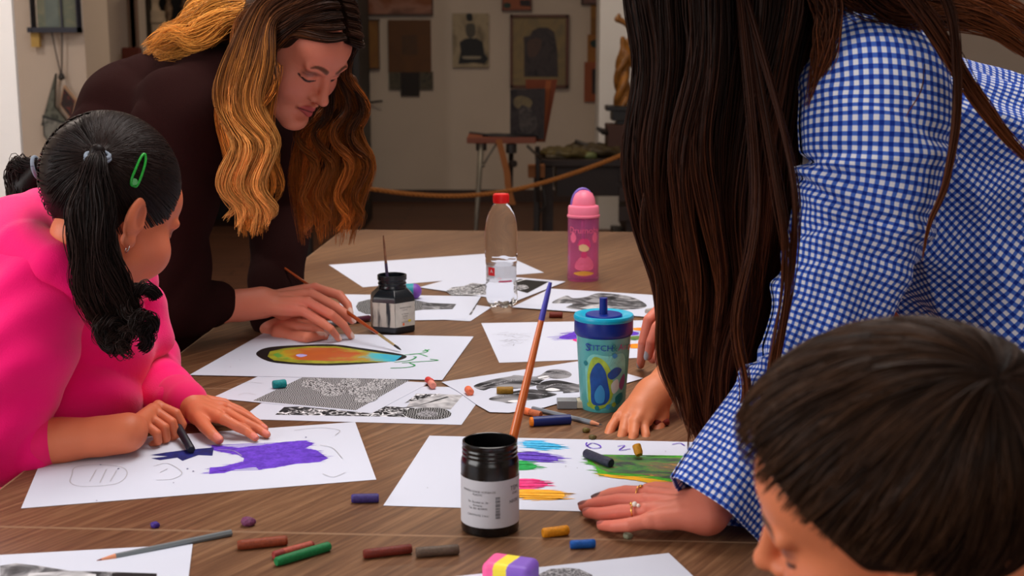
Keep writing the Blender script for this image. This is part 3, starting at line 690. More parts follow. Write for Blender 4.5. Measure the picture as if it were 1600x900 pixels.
Z_zebra = zen('printed_zebra_scrolls', 'grey', 55, (22, 22, 26), (235, 235, 240), 3, (60, 60, 64), 1)
Z_rings = zen('printed_fine_rings', 'wave', 90, (20, 20, 20), (140, 140, 142), 5)
Z_shade = zen('printed_grey_shading', 'grey', 16, (52, 52, 55), (170, 170, 174), 2.5, (100, 100, 104), 3)
Z_swirl = zen('printed_dark_swirls', 'grey', 9, (20, 20, 22), (150, 150, 155), 2.2, (54, 54, 58), 1)
Z_leaf = zen('printed_leaf_scribble', 'grey', 120, (15, 15, 18), (235, 235, 238), 2, (120, 120, 124), 3)
Z_black = ink('printed_black', (18, 18, 20))
Z_white = ink('printed_white', (238, 238, 242))
Z_sand = zen('printed_grey_stipple', 'grey', 400, (80, 80, 84), (190, 190, 195), 0, (125, 125, 130), 2)
Z_pencil = ink('faint_pencil_line', (176, 176, 182))
Z_pencild = ink('dark_pencil_line', (110, 110, 116))
stack = [0]
class Sheet:
    def __init__(s, corners, label, lift=0, group=None, edgecurl=None):
        s.z = TZ+.0004+lift; s.mb = MB(); s.mats = [M_paper]; s.lay = 0; s.label = label; s.group = group; s.name = 'drawing_sheet'
        pts = []
        W = []
        for c in corners:
            W.append(c if len(c) == 3 else T(c[0], c[1], s.z))
        for p in W: p[2] = s.z
        s.W = W
        s.mb.slab(W, .0003)
    def mi(s, m):
        if m not in s.mats: s.mats.append(m)
        return s.mats.index(m)
    def shape(s, px, m, smooth=False, n=60):
        s.lay += 1; z = s.z+.0003+s.lay*.00006
        P = smooth_poly(px, n) if smooth else px
        s.mb.add([T(p[0], p[1], z) for p in P], [tuple(range(len(P)))] if True else [], s.mi(m))
    def line(s, px, wpx, m, smooth=True):
        """a drawn line; the width tapers like a stroke"""
        s.lay += 1; z = s.z+.0003+s.lay*.00006
        P = [T(p[0], p[1], z) for p in px]
        if smooth and len(P) > 2: P = list(catmull(P, len(P)*6))
        n = len(P); vs = []
        for i, p in enumerate(P):
            t = P[min(i+1, n-1)]-P[max(i-1, 0)]; t /= np.linalg.norm(t)+1e-9; q = V(-t[1], t[0], 0)*wpx
            vs += [p+q, p-q]
        s.mb.add(vs, [(2*i, 2*i+1, 2*i+3, 2*i+2) for i in range(n-1)], s.mi(m))
    def dots(s, px, m, r=.0012):
        s.lay += 1; z = s.z+.0003+s.lay*.00006
        for p in px:
            c = T(p[0], p[1], z); k = rng.uniform(.6, 1.3)*r
            s.mb.add([c+V(k*math.cos(a), k*math.sin(a), 0) for a in np.linspace(0, 6.28, 8)[:-1]], [tuple(range(7))], s.mi(m))
    def scribble(s, px, m, strokes=40, wid=.0012, ang=0, seed=1, core=True, over=.01):
        """pastel patch: a filled core and rough strokes past its outline"""
        if core:
            ce = np.mean(np.array(px, float), 0); s.shape([ce+(np.array(p_, float)-ce)*(.86 if len(px) < 12 else .99) for p_ in px], m, len(px) < 12, 30)
        over *= 1.5; strokes = int(strokes*1.7)
        r = np.random.default_rng(seed); s.lay += 1; z = s.z+.0003+s.lay*.00006
        W = [T(p[0], p[1], z) for p in px]; c = np.mean(W, 0); d = V(math.cos(ang), math.sin(ang), 0); q = V(-d[1], d[0], 0)
        A = np.array([[(p-c)@d, (p-c)@q] for p in W]); lo, hi = A[:, 1].min(), A[:, 1].max()
        for i in range(strokes):
            v = lo+(hi-lo)*(i+.5)/strokes+r.normal(0, .0008); xs = []
            for k in range(len(A)):
                a, b = A[k], A[(k+1) % len(A)]
                if (a[1]-v)*(b[1]-v) < 0: xs.append(a[0]+(b[0]-a[0])*(v-a[1])/(b[1]-a[1]))
            if len(xs) < 2: continue
            x0, x1 = min(xs)-abs(r.normal(0, over)), max(xs)+abs(r.normal(0, over)); h = wid*r.uniform(.5, 1.3); dv = r.normal(0, .0015)
            e0 = min(.006, (x1-x0)*.2); s.mb.add([c+d*x0+q*v, c+d*(x0+e0)+q*(v-h), c+d*(x1-e0)+q*(v+dv-h), c+d*x1+q*(v+dv), c+d*(x1-e0)+q*(v+dv+h), c+d*(x0+e0)+q*(v+h)], [(0, 1, 2, 3, 4, 5)], s.mi(m))
    def done(s):
        o = s.mb.build(s.name, s.mats); return tag(o, s.label, 'paper', s.group or 'drawing sheets on the table')

# girl's sheet
A_nl, A_nr, A_fr = T(33, 795), T(588, 750), T(555, 660)
S = Sheet([A_nl, A_nr, A_fr, A_nl+(A_fr-A_nr)], 'large white sheet with a purple pastel shape under the hands in pink sleeves')
W_purple = wax('purple_pastel_marks', (84, 44, 176), (112, 66, 214), 90)
W_navy = wax('navy_pastel_marks', (14, 22, 84), (22, 34, 120), 90)
S.scribble([(326, 741), (327, 731), (347, 729), (363, 725), (380, 721), (381, 716), (372, 711), (350, 707), (330, 703), (330, 695), (372, 699), (410, 695), (445, 690), (478, 688), (492, 693), (478, 700), (495, 703), (514, 716), (500, 722), (462, 725), (430, 731), (404, 734), (400, 730), (370, 733), (350, 739)], W_purple, 16, .001, .12, 3, over=.003)
S.shape([(334, 699), (332, 712), (310, 711), (285, 720), (277, 715), (250, 719), (236, 716), (262, 713), (235, 711), (258, 707), (290, 703)], W_navy)
for q in ([(112, 742), (118, 730), (150, 726), (190, 730), (198, 742), (180, 756), (130, 760), (110, 754), (112, 742)], [(140, 752), (150, 734)], [(156, 754), (166, 733)], [(172, 752), (182, 735)], [(240, 728), (262, 724), (284, 738), (270, 748), (244, 750)], [(250, 738), (262, 732)], [(340, 702), (364, 704), (378, 712)], [(460, 672), (500, 668), (530, 672), (524, 680)], [(504, 740), (520, 745), (540, 738)], [(500, 695), (520, 700), (535, 716)]):
    S.line(q, .0005, Z_pencil)
S.dots([(157, 726), (185, 732), (302, 736), (271, 754), (151, 782), (478, 683), (325, 732), (293, 732)], W_navy)
S.done()

# the sheets between the two adults (undermost first)
S = Sheet([(374, 655), (721, 664), (762, 606), (450, 600)], 'white sheet printed with scrolls and a ringed oval, partly under the wavy-line print', 0)
S.shape([(444, 636), (430, 648), (660, 652), (690, 640), (560, 632)], Z_zebra)
S.shape([(635, 636), (704, 640), (724, 617), (650, 615)], zen('printed_pale_grey', 'grey', 40, (150, 150, 154), (205, 205, 208), 1, (180, 180, 184)))
S.shape([(632, 630), (690, 615), (652, 616)], Z_zebra)
S.line([(606, 640), (650, 634), (700, 620)], .0022, Z_swirl)
S.shape([(632+0, 646), (640, 640), (666, 637), (690, 638), (704, 644), (702, 651), (684, 655), (655, 655), (638, 652)], Z_rings, True)
S.shape([(652, 646), (668, 641), (684, 645), (680, 650), (660, 651)], Z_sand, True)
S.done()
S = Sheet([(331, 622), (581, 646), (672, 598), (408, 586)], 'white sheet printed with a grey block of wavy lines, teal pastel lying on it', .0005)
S.shape([(395, 626), (556, 641), (640, 594), (474, 589)], Z_maze)
r_ = np.random.default_rng(4)
for cx, cy in ((505, 604), (545, 598), (585, 603), (520, 612), (560, 610), (600, 594), (488, 598), (572, 622)):
    S.shape([(cx-18, cy+3), (cx-8, cy-6), (cx+12, cy-6), (cx+19, cy), (cx+8, cy+6), (cx-10, cy+7)], zen('printed_pale_eye%d' % cx, 'voro', 190, (50, 50, 54), (200, 200, 204)), True, 24)
S.line([(370, 600), (392, 597), (410, 599)], .0004, Z_pencil)
S.line([(372, 617), (385, 614), (400, 617)], .0004, Z_pencil)
S.done()
S = Sheet([(296, 586), (691, 594), (740, 526), (413, 520)], 'white sheet with an orange and teal painted pod outlined in black, brush tip over it', .0011)
S.shape([(402, 556), (404, 548), (424, 542), (470, 539), (520, 538), (560, 543), (630, 554), (627, 562), (590, 567), (520, 571), (470, 570), (425, 566)], Z_black, True)
pod = mat('blended_pastel_pod', (190, 110, 30), .6); nd, ln, bs = N(pod)
tc = nd.new('ShaderNodeTexCoord'); sp = nd.new('ShaderNodeSeparateXYZ'); ln.new(tc.outputs['Object'], sp.inputs[0])
p0, p1 = T(418, 556), T(626, 557)
mr = nd.new('ShaderNodeMapRange'); mr.inputs['From Min'].default_value = p0[0]; mr.inputs['From Max'].default_value = p1[0]
n_ = nd.new('ShaderNodeTexNoise'); n_.inputs['Scale'].default_value = 26; n_.inputs['Detail'].default_value = 5
ln.new(tc.outputs['Object'], n_.inputs['Vector'])
ad = nd.new('ShaderNodeMath'); ad.operation = 'MULTIPLY_ADD'; ad.inputs[1].default_value = .75; ln.new(n_.outputs['Fac'], ad.inputs[0]); ln.new(sp.outputs['X'], mr.inputs['Value'])
sb = nd.new('ShaderNodeMath'); sb.operation = 'SUBTRACT'; ln.new(mr.outputs['Result'], sb.inputs[0]); sb.inputs[1].default_value = .37; ln.new(sb.outputs[0], ad.inputs[2])
rp = ramp(nd, [(.0, (96, 160, 60)), (.1, (190, 160, 30)), (.3, (190, 92, 30)), (.55, (180, 84, 34)), (.7, (170, 140, 40)), (.8, (70, 180, 190)), (1, (30, 160, 200))])
ln.new(ad.outputs[0], rp.inputs['Fac']); ln.new(rp.outputs['Color'], bs.inputs['Base Color'])
podw = mat('blended_pastel_pod_rim', (150, 150, 30), .6, var=.35, vscale=40)
S.shape([(418, 557), (422, 549), (445, 544), (480, 541), (525, 541), (565, 547), (626, 556), (616, 565), (570, 566), (510, 568), (465, 567), (428, 563)], podw)
S.shape([(426, 554), (445, 547), (485, 543), (525, 543.5), (565, 549), (628, 556), (616, 565), (565, 564), (510, 564), (470, 562.5), (436, 560)], pod)
S.shape([(462, 555), (470, 553), (480, 555), (470, 558)], wax('lilac_pastel_spot', (150, 140, 190)), True, 16)
gr = wax('green_pastel_tendrils', (20, 130, 60), (40, 160, 80), 90)
for q in ([(630, 555), (645, 553), (658, 552), (668, 549), (664, 546)], [(640, 554), (655, 553), (668, 557)], [(660, 549), (671, 546)], [(616, 566), (640, 563), (650, 558), (646, 557)], [(628, 567), (655, 565), (684, 563), (672, 561)], [(610, 575), (635, 574), (648, 571), (640, 567)]):
    S.line(q, .0016, gr)
S.dots([(360, 573), (375, 562), (353, 580), (500, 532), (560, 575)], Z_pencild, .001)
S.done()

# far group
S = Sheet([(567, 449), (850, 426), (781, 395), (514, 414)], 'blank white sheet farthest along the table, behind the clear bottle', 0)
S.done()
S = Sheet([(640, 497), (735, 502), (768, 480), (668, 466)], 'white sheet with one bent corner under the printed tadpole shape', .0005)
S.line([(734, 492), (742, 478), (749, 465)], .003, Z_shade); S.done()
S = Sheet([(525, 503), (728, 499), (752, 463), (534, 460)], 'white sheet with a dark tadpole shape of fine rings behind the ink jar', .0010)
S.shape([(556, 479), (560, 472), (575, 468), (610, 467), (645, 468), (670, 473), (713, 475), (707, 483), (660, 484), (640, 487), (600, 491), (572, 491), (560, 486)], Z_rings)
S.shape([(660, 473), (713, 475), (707, 483), (660, 483)], Z_shade)
S.done()
S = Sheet([(655, 449), (805, 471), (884, 440), (735, 427)], 'white sheet with leafy scribbles and a black card shape beside the clear bottle', .0015)
S.shape([(697, 455), (706, 449), (725, 447), (738, 442), (757, 444), (775, 448), (768, 460), (735, 461), (705, 461)], Z_leaf)
S.line([(738, 451), (750, 447), (762, 443)], .003, Z_black)
S.shape([(803, 452), (824, 458), (858, 440), (812, 436), (800, 441)], Z_black)
S.shape([(806, 447), (820, 445), (826, 450), (812, 453)], Z_leaf, True, 16)
S.line([(808, 440), (822, 436)], .002, Z_white)
S.done()
S = Sheet([(800, 480), (1065, 499), (1100, 466), (860, 451)], 'white sheet with a grey shaded fish print behind the blue lidded cup', .0020)
S.shape([(862, 473), (884, 462), (896, 466), (915, 464), (935, 458), (965, 460), (990, 465), (1010, 476), (1002, 482), (970, 484), (925, 485), (885, 481), (895, 475), (884, 474)], Z_shade, True)
S.shape([(930, 476), (965, 466), (968, 460), (940, 461), (912, 472)], Z_swirl)
S.shape([(905, 481), (940, 474), (958, 480), (930, 484)], zen('printed_light_grey', 'grey', 30, (140, 140, 144), (200, 200, 204), 1, (170, 170, 174)))
S.done()
# right-hand sheets
S = Sheet([(780, 567), (1090, 556), (1045, 500), (752, 505)], 'white sheet with purple and orange pastel marks behind the blue lidded cup', 0)
S.scribble([(867, 527), (890, 519), (905, 516), (1000, 517), (1000, 524), (905, 530), (875, 531)], W_purple, 9, .0012, .2, 5, over=.008)
S.scribble([(893, 531), (906, 529), (908, 536)], wax('pink_pastel_marks', (240, 40, 120)), 4, .001, .1, 6, over=.002)
W_or = wax('orange_pastel_marks', (244, 128, 20), (250, 160, 40))
S.scribble([(990, 512), (1015, 512), (1015, 517), (990, 516)], W_or, 4, .001, 0, 7, over=.004)
S.scribble([(985, 537), (1010, 537), (1010, 544), (985, 544)], W_or, 4, .001, 0, 8, over=.004)
S.scribble([(985, 525), (1005, 525), (1003, 530), (985, 531)], wax('green_pastel_marks', (60, 110, 60), (120, 140, 60)), 4, .001, 0, 8, over=.004)
r_ = np.random.default_rng(8)
for i in range(26):
    x, y = 768+r_.uniform(0, 45), 519+r_.uniform(0, 20); S.line([(x, y), (x+r_.uniform(4, 16), y+r_.uniform(-3, 3)), (x+r_.uniform(8, 22), y+r_.uniform(-2, 3))], .0003, Z_pencild if i % 3 else Z_pencil)
S.done()
S = Sheet([(690, 597), (716, 612), (744, 632), (765, 644), (795, 645), (850, 637), (1005, 591), (907, 564)], 'white sheet with black swirling shapes in front of the blue lidded cup', .0011)
S.shape([(740, 603), (765, 594), (797, 588), (805, 586), (838, 588), (858, 578), (880, 578), (893, 584), (888, 590), (870, 592), (856, 591), (845, 597), (835, 603), (800, 608), (770, 606), (755, 610)], Z_swirl, True)
S.shape([(838, 603), (850, 596), (870, 594), (892, 598), (905, 602), (900, 610), (870, 612), (845, 612)], Z_swirl, True)
S.shape([(764, 623), (800, 612), (830, 608), (850, 612), (870, 616), (850, 622), (820, 626), (796, 630), (785, 628)], Z_swirl, True)
S.shape([(840, 590), (853, 587), (860, 589), (850, 593)], Z_white, True, 16)
S.shape([(793, 627), (803, 625), (815, 626), (805, 629)], Z_white, True, 16)
S.shape([(852, 609), (862, 606), (875, 609), (864, 611)], Z_white, True, 16)
for q in ([(750, 604), (790, 594), (830, 594), (870, 586)], [(775, 601), (810, 594), (845, 600)], [(848, 606), (870, 600), (895, 603)], [(780, 620), (815, 614), (855, 617)], [(850, 585), (870, 581), (888, 585)]):
    S.line(q, .0022, Z_sand)
S.shape([(878, 603), (905, 600), (905, 612), (880, 614)], Z_shade)
S.done()
# the boy's sheet
S = Sheet([(599, 790), (1140, 806), (1128, 692), (671, 681)], 'large white sheet with swatches of bright pastel colours behind the black paint jar', 0)
S.scribble([(812, 690), (838, 688), (878, 695), (880, 701), (850, 704), (822, 699)], wax('sky_blue_pastel_marks', (40, 170, 230), (90, 200, 245), 120), 10, .0012, -.12, 11, over=.006)
S.scribble([(808, 706), (835, 705), (862, 710), (878, 720), (850, 723), (825, 722), (806, 716)], wax('violet_pastel_marks', (88, 50, 180), (120, 86, 220), 120), 12, .0011, -.15, 12, over=.007)
S.scribble([(800, 718), (820, 720), (842, 728), (830, 735), (800, 734)], wax('green_pastel_patch', (14, 150, 64), (40, 180, 90), 120), 9, .001, -.1, 13, over=.005)
S.scribble([(804, 748), (840, 748), (860, 757), (842, 763), (804, 764)], wax('magenta_pastel_patch', (238, 36, 120), (250, 80, 150), 120), 9, .001, -.05, 14, over=.005)
S.scribble([(804, 764), (850, 764), (886, 769), (880, 781), (840, 782), (804, 776)], wax('amber_pastel_patch', (250, 166, 20), (255, 190, 60), 120), 11, .0011, -.05, 15, over=.006)
blend = mat('blended_green_pastel', (90, 110, 50), .6); nd, ln, bs = N(blend)
tc = nd.new('ShaderNodeTexCoord'); mp = nd.new('ShaderNodeMapping'); mp.inputs['Scale'].default_value = (12, 42, 1); mp.inputs['Rotation'].default_value = (0, 0, .25)
n_ = nd.new('ShaderNodeTexNoise'); n_.inputs['Scale'].default_value = 1; n_.inputs['Detail'].default_value = 6; n_.inputs['Roughness'].default_value = .65; n_.inputs['Distortion'].default_value = .5
ln.new(tc.outputs['Object'], mp.inputs['Vector']); ln.new(mp.outputs['Vector'], n_.inputs['Vector'])
rp = ramp(nd, [(.25, (30, 46, 60)), (.40, (52, 62, 56)), (.46, (50, 124, 44)), (.51, (110, 108, 60)), (.57, (84, 78, 66)), (.63, (206, 146, 34)), (.72, (110, 104, 52))])
ln.new(n_.outputs['Fac'], rp.inputs['Fac']); ln.new(rp.outputs['Color'], bs.inputs['Base Color'])
S.scribble([(914, 712), (945, 710), (1000, 713), (1045, 713), (1128, 712), (1130, 760), (1085, 764), (1050, 761), (1000, 751), (960, 745), (935, 743), (930, 728), (918, 722)], wax('green_pastel_under', (50, 150, 40), (90, 180, 40), 100), 22, .0014, -.05, 16, over=.004)
S.scribble([(935, 740), (1000, 745), (1060, 754), (1075, 762), (1048, 762), (990, 750), (945, 745)], wax('amber_pastel_rim', (245, 170, 20), (220, 180, 30), 120), 8, .001, -.14, 18, over=.004)
S.shape([(918, 714), (950, 712), (1045, 715), (1126, 715), (1126, 752), (1060, 750), (1000, 741), (950, 738), (936, 731)], blend)
for q in ([(916, 697), (925, 692), (936, 695), (938, 699), (925, 700), (916, 695), (917, 691)], [(965, 697), (976, 696), (968, 703), (985, 701)], [(1050, 694), (1062, 692), (1070, 696)]):
    S.line(q, .0009, W_purple)
S.dots([(940, 733), (902, 731), (668, 762), (884, 728), (1040, 705)], Z_pencild, .0008)
S.done()
# bottom edge of the frame
L1, L2 = T(301, 851), T(295, 900); e = nrm(L2-L1)
L0 = T(0, 868); g_ = nrm(L0-L1)
S = Sheet([L1+e*.297+g_*.42, L1+e*.297, L1, L1+g_*.42], 'white sheet with a dark grey print nearest the camera, grey pencil across its corner', 0)
S.shape([(0, 884), (25, 880), (60, 884), (110, 892), (160, 893), (245, 896), (245, 905), (0, 915)], Z_shade)
S.shape([(175, 895), (245, 896), (245, 905), (175, 905)], Z_black)
S.shape([(45, 896), (90, 893), (150, 897), (150, 908), (40, 908)], zen('printed_light_band', 'grey', 30, (150, 150, 155), (210, 210, 214), 1, (180, 180, 184)))
S.done()
R1, R2, R0 = T(1045, 865), T(835, 888), T(1082, 900); e = nrm(R0-R1); g_ = nrm(R2-R1)
S = Sheet([R1+e*.21+g_*.297, R1+e*.21, R1, R1+g_*.297], 'white sheet with a grey stippled print beside the striped eraser', 0)
S.shape([(838, 899), (860, 889), (885, 887), (905, 889), (925, 898), (930, 912), (840, 912)], Z_sand)
S.done()
# ------------------------------------------------------------------ drawing tools
def stick(px0, px1, r, cols, name, label, cat, z=None, lift=0, group=None, taper=None, ends=True, wrap=None, seed=0, bands=None):
    """a round stick lying between two measured points; taper shapes the ends"""
    zz = TZ+r+lift if z is None else z
    a, b = T(px0[0], px0[1], zz), T(px1[0], px1[1], zz)
    L = np.linalg.norm(b-a); d = (b-a)/L
    root = empty(name, a, label, cat, group or 'oil pastels on the table')
    rr = np.random.default_rng(seed); mb = MB(); n = 9
    P = [a+d*L*t for t in np.linspace(0, 1, n)]; R = [r*(1+rr.normal(0, .025)) for _ in range(n)]
    R[0] = r*.82; R[-1] = r*.82; P[1] = a+d*min(.0015, L*.08); P[-2] = b-d*min(.0015, L*.08)
    mb.tube(P, R, 14); autosmooth(mb.build('pastel_body', cols[0], root), 50)
    if wrap:
        w0, w1, m = wrap; mb = MB(); mb.tube([a+d*L*w0, a+d*L*w1], r*1.07, 14); autosmooth(mb.build('paper_wrapper', m, root), 50)
    return root
def P_(name, c, **k): return mat(name, c, .55, var=.18, vscale=300, bump=.3, bscale=400, spec=.35)
M_dust = (10, 10, 10)
stick((371, 852), (449, 844), .0052, [P_('red_brown_wax', (128, 56, 30))], 'oil_pastel', 'brown oil pastel with a yellow end, left of the green pastel', 'pastel', wrap=(.08, .95, P_('brown_wrapper', (134, 60, 34))))
e_ = T(374, 852, TZ+.0052)
stick((427, 868), (489, 851), .0045, [P_('crimson_wax', (140, 50, 46))], 'oil_pastel', 'worn red oil pastel with torn paper wrapper touching the green one', 'pastel', wrap=(.25, .95, P_('pink_red_wrapper', (168, 76, 60))))
stick((431, 878), (515, 853), .0050, [P_('emerald_wax', (16, 116, 62))], 'oil_pastel', 'bright green oil pastel stick', 'pastel', wrap=(.1, .97, P_('emerald_wrapper', (20, 112, 62))))
stick((568, 866), (643, 857), .0052, [P_('maroon_wax', (104, 34, 22))], 'oil_pastel', 'dark maroon oil pastel lying end to end with the taupe one', 'pastel')
stick((650, 863), (717, 858), .0055, [P_('taupe_wax', (88, 72, 60))], 'oil_pastel', 'taupe grey-brown oil pastel lying left of the striped eraser', 'pastel')
stick((549, 779), (592, 778), .0052, [P_('indigo_wax', (62, 50, 120))], 'oil_pastel', 'dark violet oil pastel stub with pale ends between the two large drawings', 'pastel', wrap=(.08, .92, P_('indigo_wrapper', (58, 46, 108))))
stick((891, 851), (930, 849), .0048, [P_('cobalt_wax', (14, 80, 160))], 'oil_pastel', 'short cobalt blue oil pastel stub', 'pastel')
stick((848, 833), (888, 828), .0056, [P_('ochre_yellow_wax', (206, 132, 14))], 'oil_pastel', 'golden yellow oil pastel stub right of the black paint jar', 'pastel')
stick((426, 601), (447, 599), .0066, [P_('teal_wax', (16, 140, 144))], 'oil_pastel', 'teal oil pastel stub lying on the wavy-line print', 'pastel', lift=.0012)
stick((668, 593), (674, 597), .0055, [P_('red_wax_stub', (214, 64, 58))], 'oil_pastel', 'tiny red pastel stub at the corner of the painted pod sheet', 'pastel', lift=.002)
stick((673, 598), (677, 603), .0055, [P_('salmon_wax_stub', (236, 150, 132))], 'oil_pastel', 'tiny salmon pink pastel stub just below the red one', 'pastel', lift=.0015)
stick((731, 608), (735, 613), .006, [P_('peach_wax_stub', (236, 120, 84))], 'oil_pastel', 'small peach orange pastel stub alone on the white sheet', 'pastel', lift=.0014)
stick((776, 610), (802, 610), .0058, [P_('dark_ochre_wax', (150, 110, 30))], 'oil_pastel', 'dark ochre oil pastel stub lying on the black swirl print', 'pastel', lift=.0014)
stick((858, 492), (879, 492), .006, [P_('rust_wax', (112, 42, 30))], 'oil_pastel', 'rust red pastel stub behind the tall leaning brush', 'pastel')
stick((1022, 662), (1044, 659), .0052, [P_('brick_wax', (120, 36, 30))], 'oil_pastel', 'brick red pastel partly behind the reaching child\'s hand', 'pastel')
stick((1000, 553), (1028, 551), .0055, [P_('dark_red_wax', (140, 40, 36))], 'oil_pastel', 'dark red pastel under the fingertips with grey nails', 'pastel', lift=.0005)
stick((915, 708), (955, 724), .0062, [P_('charcoal_navy_wax', (40, 42, 62))], 'oil_pastel', 'thick charcoal navy pastel lying on the green scribble', 'pastel', lift=.001)
stick((816, 641), (845, 648), .005, [P_('tan_wax', (190, 104, 66))], 'oil_pastel', 'tan pastel with an orange end touching the long grey pencil', 'pastel', wrap=(.0, .45, P_('orange_wrapper', (236, 120, 70))))
stick((828, 659), (891, 655), .0068, [P_('orange_wax_core', (226, 120, 20))], 'oil_pastel', 'navy wrapped oil pastel with an orange end', 'pastel', wrap=(.07, 1.0, mat('navy_wrapper', (18, 34, 100), .4)))
for px, c, l in (((241, 820), (62, 36, 130), 'small purple pastel crumb above the grey pencil'), ((386, 815), (110, 56, 92), 'plum coloured pastel lump near the table seam'), ((980, 837), (138, 140, 116), 'flat grey-green pastel flake below the ringed hand'), ((915, 672), (96, 84, 34), 'olive pastel crumb left of the reaching hand'), ((925, 683), (88, 74, 34), 'olive-brown pastel crumb nearest the sheet of swatches'), ((326, 623), (60, 50, 46), 'tiny dark pastel crumb beside the pink cuff')):
    s = Sculpt(); big = .008 if 'lump' in l else .0052
    c0 = T(px[0], px[1], TZ+big*.62)
    s.ell(c0, (big*1.05, big*.8, big*.66), L=basis((1, .8, 0), (0, 0, 1))); s.ell(c0+V(big*.6, big*.2, -big*.1), (big*.6, big*.6, big*.5), k=.003)
    s.disp = lambda P: .0005*np.sin(P[:, 0]*900)*np.sin(P[:, 1]*1100)
    Pm, F = s.mesh(.0007); o = qmesh('pastel_crumb', [(Pm, F, None)], P_('crumb_wax', c)); tag(o, l, 'pastel', 'pastel crumbs on the table')

def pencil(px0, px1, bodyc, label, z0=None, z1=None, r=.0036, tipc=(110, 50, 40)):
    a = T(px0[0], px0[1], TZ+(r if z0 is None else z0)); b = T(px1[0], px1[1], TZ+(r if z1 is None else z1)); L = np.linalg.norm(b-a); d = (b-a)/L
    root = empty('pencil', a, label, 'pencil', 'pencils on the table')
    mb = MB(); mb.tube([a+d*.0195, b], r, 6); mb.build('barrel', mat('pencil_paint', bodyc, .35), root, bevel=.0004)
    mb = MB(); mb.tube([a+d*.005, a+d*.0198], [.0014, r*.98], 12); autosmooth(mb.build('wood_cone', mat('pencil_wood', (214, 140, 104), .7), root), 50)
    mb = MB(); mb.tube([a, a+d*.0052], [.0003, .0014], 10); autosmooth(mb.build('lead', mat('pencil_lead', tipc, .4), root), 50)
    return root
pencil((151, 876), (362, 832), (112, 120, 124), 'grey colouring pencil with a red-brown point lying across the sheet corner', z0=.001, z1=.0037, tipc=(130, 60, 50))
pencil((941, 664), (832, 638), (128, 136, 146), 'pale grey pencil pointing at the small reaching hand', tipc=(50, 40, 40))

# artist's brushes
M_brushwood = mat('orange_lacquered_wood', (214, 104, 30), .3, coat=.4)
M_brushdark = mat('dark_lacquered_wood', (150, 62, 22), .3, coat=.4)
M_ferr = mat('brass_ferrule', (200, 176, 128), .3, metal=.8)
M_bris = mat('dark_wet_bristles', (28, 22, 20), .5)
def brush(tail, tip, rmax, label, hand, band=None, bandm=None, ferr=.11, brl=.06, bent=None):
    tail = np.array(tail); tip = np.array(tip); L = np.linalg.norm(tip-tail); d = (tip-tail)/L
    root = empty('paint_brush', tip, label, 'paintbrush')
    t1 = 1-ferr-brl; mb = MB(); ts = np.linspace(0, t1, 14)
    mb.tube([tail+d*L*t for t in ts], [rmax*np.interp(t/t1, [0, .04, .3, .75, .92, 1], [.35, .5, .7, 1, .85, .62]) for t in ts], 12)
    autosmooth(mb.build('handle', hand, root), 60)
    if band:
        mb = MB(); tb = np.linspace(band[0], band[1], 5); mb.tube([tail+d*L*t for t in tb], [rmax*1.06*np.interp(t/t1, [0, .04, .3, .75, .92, 1], [.35, .5, .7, 1, .85, .62]) for t in tb], 12)
        autosmooth(mb.build('paint_smear', bandm, root), 60)
    mb = MB(); mb.tube([tail+d*L*t for t in (t1-.01, t1+.02, 1-brl)], [rmax*.66, rmax*.72, rmax*.6], 12); autosmooth(mb.build('ferrule', M_ferr, root), 60)
    mb = MB(); mb.tube([tail+d*L*t for t in (1-brl-.005, 1-brl*.6, 1-brl*.2, 1)], [rmax*.56, rmax*.66, rmax*.4, .0002], 12); autosmooth(mb.build('bristles', M_bris, root), 60)
    return root
tipB = T(627, 547, TZ+.006); 
brush(D(418, 400, tipB[1]+.30), tipB, .0036, 'thin orange-brown brush held in the hand of the woman in the dark jumper', M_brushdark, ferr=.10, brl=.045)
jarC = T(765, 843, TZ)+V(0, .034, 0)      # centre of the near jar
brush(D(860, 441, jarC[1]+.055), jarC+V(.004, .012, .006), .0054, 'long orange brush with a blue-stained end leaning in the black paint jar', M_brushwood, band=(.0, .16), bandm=mat('blue_paint_stain', (62, 60, 178), .4))
inkC = T(611, 523, TZ)+V(0, .040, 0)
brush(D(599, 368, inkC[1]), inkC+V(-.002, 0, .006), .0034, 'thin paint-stained brush standing upright in the ink jar', mat('stained_brush_wood', (120, 80, 56), .6, var=.5, vscale=90), band=(.3, .72), bandm=mat('grey_violet_paint', (72, 62, 92), .5))

# ------------------------------------------------------------------ jars
def txt(s, size, m, parent, fn, name='lettering', ext=.0, align='CENTER', font=None):
    """lettering bent onto a surface: fn maps (x, y, 0) of the flat text to the thing"""
    c = bpy.data.curves.new(name, 'FONT'); c.body = s; c.size = size; c.align_x = align; c.align_y = 'CENTER'; c.resolution_u = 2
    o = bpy.data.objects.new('t', c); COL.objects.link(o); dg = bpy.context.evaluated_depsgraph_get(); dg.update()
    me = bpy.data.meshes.new_from_object(o.evaluated_get(dg)); bpy.data.objects.remove(o); bpy.data.curves.remove(c)
    for v in me.vertices: v.co = Vector(fn(*v.co))
    return link(name, me, m, parent)
def on_cyl(C, R, a0, z0):
    """a0: direction the lettering faces, radians from -Y towards +X"""
    def fn(x, y, z):
        a = a0+x/R; return (C[0]+R*math.sin(a), C[1]-R*math.cos(a), C[2]+z0+y)
    return fn
def cyl_patch(C, R, a0, a1, z0, z1, n=40, nz=8, th=0):
    vs = [(C[0]+R*math.sin(a0+(a1-a0)*i/n), C[1]-R*math.cos(a0+(a1-a0)*i/n), C[2]+z0+(z1-z0)*j/nz) for j in range(nz+1) for i in range(n+1)]
    return vs, [(j*(n+1)+i, j*(n+1)+i+1, (j+1)*(n+1)+i+1, (j+1)*(n+1)+i) for j in range(nz) for i in range(n)]
